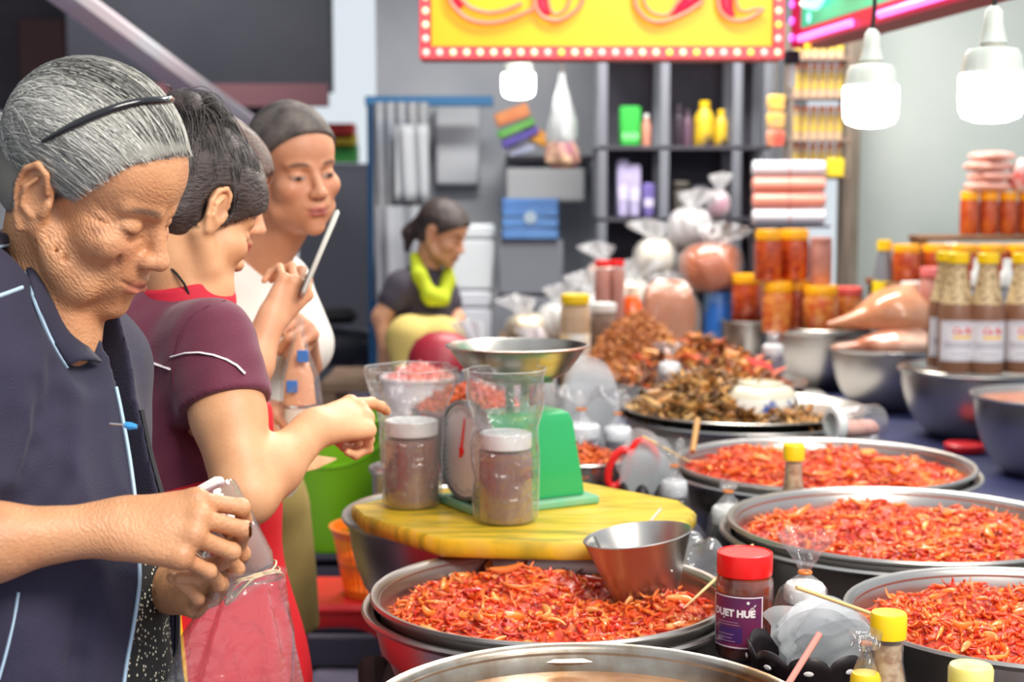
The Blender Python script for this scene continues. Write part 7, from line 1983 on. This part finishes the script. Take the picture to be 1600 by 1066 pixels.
hg = thing('hanging_bag', 'white and purple bag hanging from the roof right of the round lamp', 'bag', tuple(P(878, 205, 6.9)))
q = MB(); q.lathe([(0.012, 0.26), (0.016, 0.22), (0.035, 0.15), (0.058, 0.05), (0.065, -0.03), (0.055, -0.05), (0.0, -0.05)], 24, wob=lambda a, z: 0.15*math.sin(3*a+z*20)+0.08*math.sin(7*a)); obj('white_film', q, film('milky_bag', haze=0.5, gl=0.4, rough=0.2, bump=0.8, bscale=20, hcol=(0.72, 0.76, 0.76, 1)), hg)
q = MB(); q.lathe([(0.06, -0.05), (0.075, -0.09), (0.078, -0.14), (0.05, -0.17), (0, -0.17)], 24, wob=lambda a, z: 0.1*math.sin(5*a+z*30)); obj('purple_goods', q, mat('purple_goods', S(140, 84, 100), 0.5, col2=S(196, 170, 130), cscale=12), hg)
q = MB(); q.tube([(0, 0, 0.25), (0.01, 0, 0.5), (0.0, 0, 0.95)], 0.004, 6); obj('string', q, mat('string', S(120, 110, 100), 0.8), hg)

# shelving unit
shf = thing('shelving_unit', 'dark metal shelving unit below the yellow sign', 'shelf', (0, 7.1, 0))
up = mat('shelf_upright', S(128, 132, 142), 0.4, 0.4); sb = mat('shelf_board', S(62, 60, 70), 0.6); bp_ = mat('shelf_back', S(56, 58, 72), 0.7, col2=S(80, 74, 86), cscale=3)
XS = [BX(940, 7.1), BX(1036, 7.1), BX(1148, 7.1)]
for x in XS + [BX(1196, 7.1)]:
    q = MB(); q.box((x-0.022, -0.02, 0), (x+0.022, 0.02, 2.6), 0.003); obj('upright', q, up, shf)
    q = MB(); q.box((x-0.022, 0.34, 0), (x+0.022, 0.38, 2.6), 0.003); obj('upright', q, up, shf)
SHZ = [P(0, y, 7.1)[2] for y in (452, 340, 228)]
for z in SHZ + [2.16]:
    q = MB(); q.box((XS[0]-0.02, -0.02, z-0.02), (BX(1200, 7.1), 0.38, z), 0.002); obj('shelf_board', q, sb, shf)
q = MB(); q.box((XS[0]-0.02, 0.385, 0.0), (BX(1200, 7.1), 0.40, 2.6)); obj('back_panel', q, bp_, shf)
def sthing(name, label, px, z, r, h, m, lm, Y=7.18, cat='bottle', group=None, bottle=True):
    o = thing(name, label, cat, (BX(px, Y), Y, z+0.001), 0, group)
    q = MB()
    q.lathe([(0, 0), (r*0.95, 0), (r, 0.006), (r, h*0.62), (r*0.8, h*0.72), (r*0.42, h*0.86), (r*0.42, h*0.9), (0, h*0.9)] if bottle else [(0, 0), (r, 0), (r, h*0.88), (r*0.9, h*0.9), (0, h*0.9)], 18); obj('body', q, m, o)
    rr = r*0.5 if bottle else r*0.95
    q = MB(); q.lathe([(rr, h*0.88), (rr, h*0.99), (rr*0.9, h), (0, h)], 18); obj('cap', q, lm, o)
    return o
gb = mat('bright_green_box', S(50, 176, 66), 0.45); yb = mat('yellow_bottle', S(214, 178, 40), 0.4, col2=S(70, 60, 60), cscale=9, sharp=0.1); pb = mat('lilac_pack', S(178, 170, 208), 0.5); dkb = mat('dark_bottle', S(56, 44, 56), 0.3)
o = thing('green_canister', 'bright green box on the shelf under the sign', 'box', (BX(982, 7.18), 7.18, SHZ[2]+0.001))
q = MB(); q.box((-0.048, -0.05, 0), (0.048, 0.05, 0.185), 0.008); obj('box', q, gb, o)
q = MB(); q.box((-0.04, -0.052, 0.03), (0.04, -0.05, 0.06), 0.0005); obj('paper_label', q, mat('green_label', S(120, 226, 130), 0.5), o)
sthing('bottle', 'pinkish bottle beside the bright green box', 1008, SHZ[2], 0.025, 0.15, mat('pinkish_bottle', S(206, 140, 120), 0.5), white_pl)
sthing('bottle', 'yellow-labelled bottle on the shelf right of the middle upright', 1098, SHZ[2], 0.050, 0.21, yb, yellow_lid)
sthing('bottle', 'second yellow bottle on the shelf beside the right upright', 1124, SHZ[2], 0.034, 0.17, yb, yellow_lid)
sthing('bottle', 'dark bottle on the shelf just right of the middle upright', 1058, SHZ[2], 0.026, 0.19, dkb, dkb)
sthing('bottle', 'dark bottle between the middle upright and the yellow bottle', 1072, SHZ[2], 0.024, 0.17, mat('plum_bottle', S(96, 70, 90), 0.4), dkb)
for i, (px, lb) in enumerate(((972, 'tall lilac pack at the left of the lower shelf bay'), (990, 'tall lilac pack second in the lower shelf bay'), (1012, 'short violet pack in the lower shelf bay'))):
    o = thing('lilac_pack', lb, 'packet', (BX(px, 7.18), 7.18, SHZ[1]+0.001))
    hh = (0.27, 0.25, 0.16)[i]
    q = MB(); q.box((-0.028, -0.04, 0), (0.028, 0.04, hh), 0.01); obj('pack', q, pb if i < 2 else mat('violet_pack', S(112, 98, 168), 0.5), o)
    q = MB(); q.box((-0.022, -0.042, hh*0.3), (0.022, -0.04, hh*0.55), 0.0005); obj('paper_label', q, mat('lilac_label', S(206, 200, 226), 0.5), o)
for i, (px, lb, col) in enumerate(((1062, 'dark carton on the lower shelf right of the middle upright', (72, 66, 60)), (1092, 'black carton on the lower shelf', (40, 40, 54)), (1122, 'brown carton on the lower shelf by the right upright', (92, 70, 66)))):
    sbox('carton', lb, px, 7.18, SHZ[1]+0.001, 0.038, 0.06, 0.17 - 0.02*i, col, 'carton')
# rack of yellow-labelled bottles
rk = thing('bottle_rack', 'tall rack of yellow-labelled bottles beside the brown pillar', 'rack', (0, 6.75, 0))
RX0, RX1 = BX(1232, 6.75), BX(1313, 6.75)
RZ = [P(0, y, 6.75)[2] for y in (252, 220, 150, 276)]
rz_rows = [P(0, y, 6.75)[2] for y in (276, 218, 152, 92)]
for x in (RX0-0.012, RX1+0.012):
    for y in (-0.07, 0.07):
        q = MB(); q.box((x-0.008, y-0.008, 0), (x+0.008, y+0.008, 2.2), 0.001); obj('upright', q, mat('rack_metal', S(126, 112, 100), 0.5), rk)
for z in rz_rows:
    q = MB(); q.box((RX0-0.02, -0.08, z-0.012), (RX1+0.02, 0.08, z), 0.001); obj('shelf_board', q, mat('rack_shelf', S(146, 122, 108), 0.5), rk)
ylab = mat('yellow_front_label', S(232, 206, 70), 0.5, col2=S(226, 190, 130), cscale=30)
proto = None
for k, z in enumerate(rz_rows):
    for i in range(6):
        px = 1241 + i*13
        lb = ('small yellow-labelled bottle on the lowest shelf of the rack', 'small yellow-labelled bottle on the second shelf of the rack', 'small yellow-labelled bottle on the third shelf of the rack', 'small yellow-labelled bottle on the top shelf of the rack')[k]
        lb = lb.replace('bottle on', 'bottle, %s from the left on' % ORD[i])
        gp = ('bottles on the lowest rack shelf', 'bottles on the second rack shelf', 'bottles on the third rack shelf', 'bottles on the top rack shelf')[k]
        if proto is None:
            proto = sthing('spice_bottle', lb, px, z, 0.0165, 0.145, mat('tan_bottle', S(206, 176, 140), 0.4), mat('orange_cap', S(222, 120, 70), 0.4), 6.75, 'bottle', gp, False)
            q = MB(); q.lathe([(0.0170, 0.035), (0.0172, 0.036), (0.0172, 0.100), (0.0170, 0.101)], 18); obj('paper_label', q, ylab, proto)
        else:
            dup(proto, (BX(px, 6.75), 6.75, z+0.001), 0, lb, gp)
q = MB(); q.box((BX(1284, 6.7), 6.62, RZ[0]-0.07), (BX(1310, 6.7), 6.66, RZ[0]+0.01), 0.004); o = obj('yellow_tag', q, mat('yellow_tag', S(232, 206, 40), 0.5)); tag(o, 'yellow card hanging at the front of the bottle rack', 'card')
hp = thing('hanging_packets', 'yellow and red strip of packets hanging left of the bottle rack', 'packets', tuple(P(1212, 190, 6.5)))
for i in range(3):
    q = MB(); q.box((-0.038, -0.012, 0.045-i*0.075), (0.038, 0.012, 0.112-i*0.075), 0.006); obj('packet', q, mat('hang_packet_%d' % (i == 2), S(*((222, 190, 60), (214, 60, 52))[i == 2]), 0.4, col2=S(206, 150, 110), cscale=14), hp)
q = MB(); q.tube([(0, 0, 0.11), (0, 0, 0.55)], 0.004, 6); obj('string', q, mat('string', S(120, 110, 100), 0.8), hp)
# stack of pink and white rolls
for i, (py, col, lb) in enumerate(((338, (232, 232, 238), 'white roll of packets at the bottom of the pink and white stack'), (313, (236, 150, 130), 'pink roll of packets second from the bottom of the stack'), (288, (238, 156, 136), 'pink roll of packets third from the bottom of the stack'), (263, (226, 226, 236), 'white roll of packets on top of the pink and white stack'))):
    o = thing('packet_roll', lb, 'packet', tuple(P(1232, py, 6.52)))
    q = MB(); q.tube([(-0.156, 0, 0), (-0.150, 0, 0), (0, 0, 0), (0.150, 0, 0), (0.156, 0, 0)], [0.024, 0.033, 0.0345, 0.033, 0.024], 20); obj('roll', q, mat('roll_%d' % col[1], S(*col), 0.3, coat=0.5), o)
    q = MB(); q.tube([(0.0, 0.035*math.cos(a), 0.035*math.sin(a)) for a in np.linspace(0, 2*PI, 20)], 0.003, 6); obj('band', q, mat('roll_band', S(206, 120, 110), 0.5), o)
o = thing('roll_stand', 'dark stand under the pink and white rolls', 'stand', (BX(1232, 6.52), 6.52, 0))
zt = P(0, 338, 6.52)[2] - 0.0365
for x in (-0.14, -0.02):
    q = MB(); q.box((x-0.010, 0.113, 0), (x+0.010, 0.133, zt-0.012), 0.001); obj('post', q, sb, o)
q = MB(); q.box((-0.16, -0.09, zt-0.012), (0.16, 0.14, zt), 0.002); obj('top', q, sb, o)

# ------------------------------------------------------------------ signs and lamps
sg = thing('shop_sign', 'yellow lit shop sign with red lettering and a border of bulbs', 'sign', (0, 4.62, 0))
SX0, SX1, SZ0 = P(655, 92, 4.6)[0], P(1226, 92, 4.6)[0], P(0, 92, 4.6)[2]
SZ1 = SZ0 + 0.46
yem = mat('lit_yellow_panel', S(228, 168, 4), 0.4, emit=0.22, col2=S(236, 190, 14), cscale=1.6)
rem = mat('red_border', S(228, 70, 82), 0.4, emit=0.25)
q = MB(); q.box((SX0, 0.02, SZ0), (SX1, 0.12, SZ1), 0.004); obj('case', q, mat('sign_case', S(150, 40, 50), 0.5), sg)
q = MB(); q.box((SX0+0.036, 0.0, SZ0+0.040), (SX1-0.036, 0.02, SZ1-0.04)); obj('face_panel', q, yem, sg)
bw_ = 0.038
q = MB(); q.box((SX0, -0.012, SZ0), (SX1, 0.02, SZ0+bw_), 0.003); obj('border', q, rem, sg)
q = MB(); q.box((SX0, -0.012, SZ1-bw_), (SX1, 0.02, SZ1), 0.003); obj('border', q, rem, sg)
q = MB(); q.box((SX0, -0.012, SZ0+bw_), (SX0+bw_*0.9, 0.02, SZ1-bw_), 0.003); obj('border', q, rem, sg)
q = MB(); q.box((SX1-bw_*0.9, -0.012, SZ0+bw_), (SX1, 0.02, SZ1-bw_), 0.003); obj('border', q, rem, sg)
bm = MB(); bm.ball((0, 0, 0), (0.0105, 0.007, 0.0105), 12, 8); bme = []
for i, col in enumerate(((255, 214, 170), (255, 206, 90), (255, 190, 176))):
    me = mesh_from('bulb', bm.v, bm.f, None, 180); me.materials.append(mat('bulb_glow_%d' % i, S(*col), 0.3, emit=1.0)); bme.append(me)
g = np.random.default_rng(5)
def bulb_at(x, z):
    o = bpy.data.objects.new('bulb', bme[int(g.choice(3, p=(0.55, 0.2, 0.25)))]); C.objects.link(o); o.parent = sg; o.location = (x, -0.014, z)
nb_ = 27
for i in range(nb_): bulb_at(SX0+0.020 + (SX1-SX0-0.040)*i/(nb_-1), SZ0+0.020)
for k in range(1, 11):
    for x in (SX0+0.019, SX1-0.019): bulb_at(x, SZ0+0.020+k*0.041)
# lettering: red strokes edged with salmon tube
salmon = mat('salmon_neon', S(250, 120, 96), 0.4, emit=0.45); rfill = mat('letter_red', S(238, 24, 66), 0.4, emit=0.3)
def L2(px, py): p_ = P(px, py, 4.6); return np.array([p_[0], -0.022, p_[2]])
def curve_pts(pts, n=8):
    pts = [np.array(p_, float) for p_ in pts]; r_ = []
    for i in range(len(pts)-1):
        p0, p1, p2, p3 = pts[max(i-1, 0)], pts[i], pts[i+1], pts[min(i+2, len(pts)-1)]
        for a in np.linspace(0, 1, n, endpoint=False):
            r_.append(0.5*((2*p1) + (p2-p0)*a + (2*p0-5*p1+4*p2-p3)*a*a + (3*p1-p0-3*p2+p3)*a**3))
    r_.append(pts[-1]); return r_
def stroke(pts, r=0.007): 
    q = MB(); q.tube([L2(*p_) for p_ in curve_pts(pts)], r, 8); obj('letter_outline', q, salmon, sg)
def fillpoly(left, right):
    l = [L2(*p_) + np.array([0, 0.012, 0]) for p_ in curve_pts(left)]; r_ = [L2(*p_) + np.array([0, 0.012, 0]) for p_ in curve_pts(right)]
    n = min(len(l), len(r_)); q = MB(); q.v = [tuple(x) for x in l[:n]] + [tuple(x) for x in r_[:n]]; q.f = [(i, i+1, n+i+1, n+i) for i in range(n-1)]
    o = obj('letter_fill', q, rfill, sg); md = o.modifiers.new('thick', 'SOLIDIFY'); md.thickness = 0.008
stroke([(800, -150), (740, -150), (702, -90), (701, -10), (715, 17), (737, 32), (764, 36), (790, 32), (816, 22), (834, 10), (836, -30)])
stroke([(795, -128), (750, -125), (722, -85), (718, -15), (728, 6), (745, 16), (766, 20), (790, 16), (815, 6)])
fillpoly([(795, -146), (740, -146), (704, -90), (703, -10), (716, 15)], [(793, -130), (752, -128), (720, -85), (717, -15), (727, 4)])
stroke([(836, -30), (836, 2), (840, 17), (851, 28), (871, 32), (890, 24), (908, 6), (914, -30), (904, -64), (872, -72), (844, -60), (836, -30)])
stroke([(858, -40), (857, 0), (862, 18), (871, 22), (884, 14), (890, -2), (893, -34), (884, -54), (868, -56), (858, -40)], 0.005)
fillpoly([(840, -40), (838, 0), (842, 15), (853, 25)], [(856, -40), (855, 0), (858, 12), (862, 19)])
stroke([(842, -100), (866, -122), (896, -98)], 0.008)
stroke([(992, -140), (990, -60), (992, 0), (998, 17), (1013, 31), (1034, 34), (1062, 25), (1086, 11), (1098, -4), (1102, -70), (1104, -140)])
stroke([(1010, -140), (1006, -60), (1006, -2), (1011, 12), (1024, 22), (1044, 22), (1058, 4), (1064, -14), (1066, -140)], 0.005)
fillpoly([(1064, -140), (1062, -14), (1056, 6), (1046, 22)], [(1100, -140), (1097, -6), (1085, 9), (1062, 23)])
stroke([(1026, -180), (1064, -200)], 0.010)
stroke([(1124, -140), (1122, -40), (1122, 0), (1126, 18), (1139, 30), (1156, 33), (1178, 25), (1193, 14)])
stroke([(1150, -140), (1149, -30), (1152, 10), (1164, 18), (1180, 14), (1193, 14)], 0.005)
fillpoly([(1126, -140), (1124, -40), (1125, 2), (1129, 16), (1138, 26)], [(1148, -140), (1147, -40), (1146, 4), (1147, 16), (1150, 24)])
stroke([(1104, -84), (1140, -88), (1182, -84)], 0.010)
for x in (SX0+0.1, SX1-0.1):
    q = MB(); q.tube([(x, 0.07, SZ1-0.005), (x, 0.07, 3.76)], 0.010, 8); obj('hanger', q, mat('hanger', S(90, 90, 94), 0.5), sg)

# second sign: turquoise screen in a magenta frame, running towards the viewer
s2 = thing('neon_sign', 'turquoise lit sign in a magenta neon frame above the white bulbs', 'sign', (0.868, 4.66, 0))
ang = math.atan2(3.35-4.66, 1.06-0.868); s2.rotation_euler = (0, 0, ang)
LEN = math.hypot(3.35-4.66, 1.06-0.868); z0 = 1.885
mag = mat('magenta_frame', S(196, 20, 74), 0.4, emit=0.2); trq = mat('turquoise_panel', S(20, 196, 150), 0.3, emit=0.5)
q = MB(); q.box((0, 0.0, z0), (LEN, 0.10, z0+0.5), 0.004); obj('case', q, mat('sign2_case', S(150, 24, 60), 0.5), s2)
q = MB(); q.box((0.06, -0.008, z0+0.055), (LEN-0.05, 0.0, z0+0.46)); obj('screen', q, trq, s2)
for a_, b_ in (((0, z0), (LEN, z0+0.05)), ((0, z0+0.46), (LEN, z0+0.5)), ((0, z0+0.05), (0.055, z0+0.46)), ((LEN-0.05, z0+0.05), (LEN, z0+0.46))):
    q = MB(); q.box((a_[0], -0.020, a_[1]), (b_[0], 0.0, b_[1]), 0.003); obj('frame', q, mag, s2)
neon = mat('pink_neon', S(255, 130, 240), 0.3, emit=1.3)
q = MB(); q.tube([(0.10, -0.026, z0+0.020), (0.52, -0.026, z0+0.020)], 0.011, 8); obj('neon_tube', q, neon, s2)
q = MB(); q.tube([(0.72, -0.026, z0+0.020), (LEN-0.03, -0.026, z0+0.020)], 0.011, 8); obj('neon_tube', q, neon, s2)
for i in range(9):
    q = MB(); q.ball((0.018, -0.024, z0+0.03+i*0.05), (0.010, 0.008, 0.012), 10, 6); obj('violet_led', q, mat('violet_led', S(214, 110, 250), 0.3, emit=1.2), s2)
q = MB(); q.ball((0.16, -0.022, z0-0.008), 0.011, 12, 8); obj('amber_led', q, mat('amber_led', S(250, 196, 50), 0.3, emit=1.0), s2)
cyan = mat('cyan_letters', S(170, 250, 240), 0.3, emit=1.1)
for x0_, x1_, za, zb in ((0.085, 0.30, 0.105, 0.30), (0.36, 0.62, 0.125, 0.30), (0.70, 0.95, 0.13, 0.30)):
    q = MB()
    q.tube([np.array([x0_+(x1_-x0_)*(0.5+0.5*math.sin(a)), -0.010, z0+za+(zb-za)*(0.5-0.5*math.cos(a))]) for a in np.linspace(-0.5, 4.4, 22)], 0.034, 8, flat=0.35); obj('letter_stroke', q, cyan, s2)
q = MB(); q.ball((0.13, -0.010, z0+0.078), (0.013, 0.004, 0.016), 10, 6); obj('letter_dot', q, cyan, s2)
for x_ in (0.15, LEN-0.15):
    q = MB(); q.tube([(x_, 0.05, z0+0.495), (x_, 0.05, 3.76)], 0.010, 8); obj('hanger', q, mat('hanger', S(90, 90, 94), 0.5), s2)

glow = mat('lamp_diffuser', (1, 1, 0.98, 1), 0.4, emit=7.0)
def led_bulb(label, px, pyc, Y, r):
    c_ = P(px, pyc, Y)
    o = thing('pendant_bulb', label, 'lamp', tuple(c_))
    q = MB(); q.lathe([(0, -r*0.80), (r*0.5, -r*0.76), (r*0.86, -r*0.62), (r*0.97, -r*0.40), (r, 0.0), (r*1.0, r*0.62), (r*0.97, r*0.72), (0, r*0.72)], 40); obj('diffuser', q, glow, o)
    gm = mat('bulb_housing', S(196, 204, 196), 0.4)
    q = MB(); q.lathe([(r*0.96, r*0.72), (r*0.90, r*0.9), (r*0.86, r*1.25), (r*0.74, r*1.45), (r*0.36, r*1.52), (r*0.34, r*1.62), (r*0.42, r*1.64), (r*0.30, r*2.15), (r*0.26, r*2.6), (r*0.12, r*2.75), (0, r*2.76)], 40, wob=lambda a, z: 0.02*math.sin(24*a) if z < r*1.4 else 0); obj('housing', q, gm, o)
    q = MB(); q.lathe([(r*0.36, r*1.50), (r*0.40, r*1.66), (r*0.34, r*1.68), (r*0.32, r*1.52)], 30, closed=True); obj('socket_ring', q, mat('socket_ring', S(170, 168, 160), 0.5), o)
    q = MB(); q.tube([(0, 0, r*2.7), (0.004, 0, r*3.4), (0, 0, 3.76-c_[2])], 0.0045, 8); obj('cord', q, mat('black_cord', S(20, 18, 20), 0.6), o)
    return o
led_bulb('white LED bulb hanging below the magenta sign', 1360, 166, 3.30, 0.060)
led_bulb('white LED bulb hanging at the right edge', 1549, 152, 2.80, 0.060)
led_bulb('distant round white lamp under the yellow sign', 810, 134, 7.0, 0.075)
bc = thing('black_clip', 'small black clamp hanging under the corner of the magenta sign', 'clamp', tuple(P(1237, 94, 4.72) + np.array([0, 0, 0.008])))
q = MB(); q.box((-0.022, -0.02, -0.02), (0.022, 0.02, 0.02), 0.005); obj('clamp_body', q, mat('clamp_black', S(30, 28, 44), 0.5), bc)
q = MB(); q.tube([(0, 0, -0.02), (0, 0, -0.09)], 0.012, 8); obj('white_stem', q, white_pl, bc)

# ------------------------------------------------------------------ the jar and bag the old woman is filling
a = P(334, 796, 1.640); b = P(398, 922, 1.620)
jr_ = thing('plastic_jar', 'clear jar of brown powder tilted upside down in the hands of the old woman', 'jar', tuple(a))
ax_ = nrm(b - a); Lj = float(np.linalg.norm(b - a))
sd_ = nrm(np.cross(ax_, (0, 1, 0))); th_ = np.cross(ax_, sd_)
jr_.rotation_euler = Matrix(np.stack([sd_, th_, ax_], 1).tolist()).to_euler()
q = MB(); q.lathe([(0, -0.02), (0.034, -0.02), (0.036, -0.014), (0.036, Lj*0.72), (0.031, Lj*0.86), (0.031, Lj)], 40); obj('clear_body', q, clear, jr_)
q = MB(); q.lathe([(0, 0.012), (0.024, 0.014), (0.026, 0.03), (0.028, Lj*0.72), (0.024, Lj*0.84), (0, Lj*0.86)], 28, c=(0.007, 0.0, 0.0)); obj('powder', q, powder, jr_)
q = MB(); q.box((-0.012, -0.014, -0.030), (0.022, 0.012, -0.0205), 0.002); obj('paper_seal', q, mat('white_paper', S(240, 240, 238), 0.6), jr_)
for k in range(4):
    q = MB(); q.tube([(0.0345*math.cos(t_), 0.0345*math.sin(t_), Lj*0.86 + 0.003*k + 0.006*math.sin(t_*2+k)) for t_ in np.linspace(0, 2*PI, 30)], 0.0010, 6); obj('rubber_band', q, mat('amber_band', S(222, 200, 160), 0.4), jr_)
q = MB()
bg0 = P(388, 905, 1.58)
gb_ = thing('hanging_plastic_bag', 'empty clear bag banded over the jar mouth, hanging from the hands of the old woman', 'bag', tuple(bg0))
g = np.random.default_rng(3); ph = g.uniform(0, 6.28, 5)
wob_ = lambda a_, z: 0.10*math.sin(3*a_+ph[0]+z*26) + 0.07*math.sin(7*a_+ph[1]-z*15) + 0.04*math.sin(11*a_+ph[2])
pf_ = [(0.036, 0.012), (0.037, -0.002), (0.044, -0.025), (0.060, -0.06), (0.068, -0.11), (0.066, -0.17), (0.062, -0.23), (0.055, -0.265), (0.004, -0.275)]
q.lathe(pf_, 48, sy=0.55, wob=wob_)
dx = np.interp([v_[2] for v_ in q.v], [-0.28, -0.10, 0.012], [-0.022, -0.012, 0.0]); q.v = [(v_[0]+d_, v_[1], v_[2]) for v_, d_ in zip(q.v, dx)]
obj('clear_film', q, film('pink_bag_film', tint=(0.97, 0.94, 0.945, 1), haze=0.05, gl=0.55, rough=0.08, bump=0.8, bscale=24), gb_, None, None, 180)
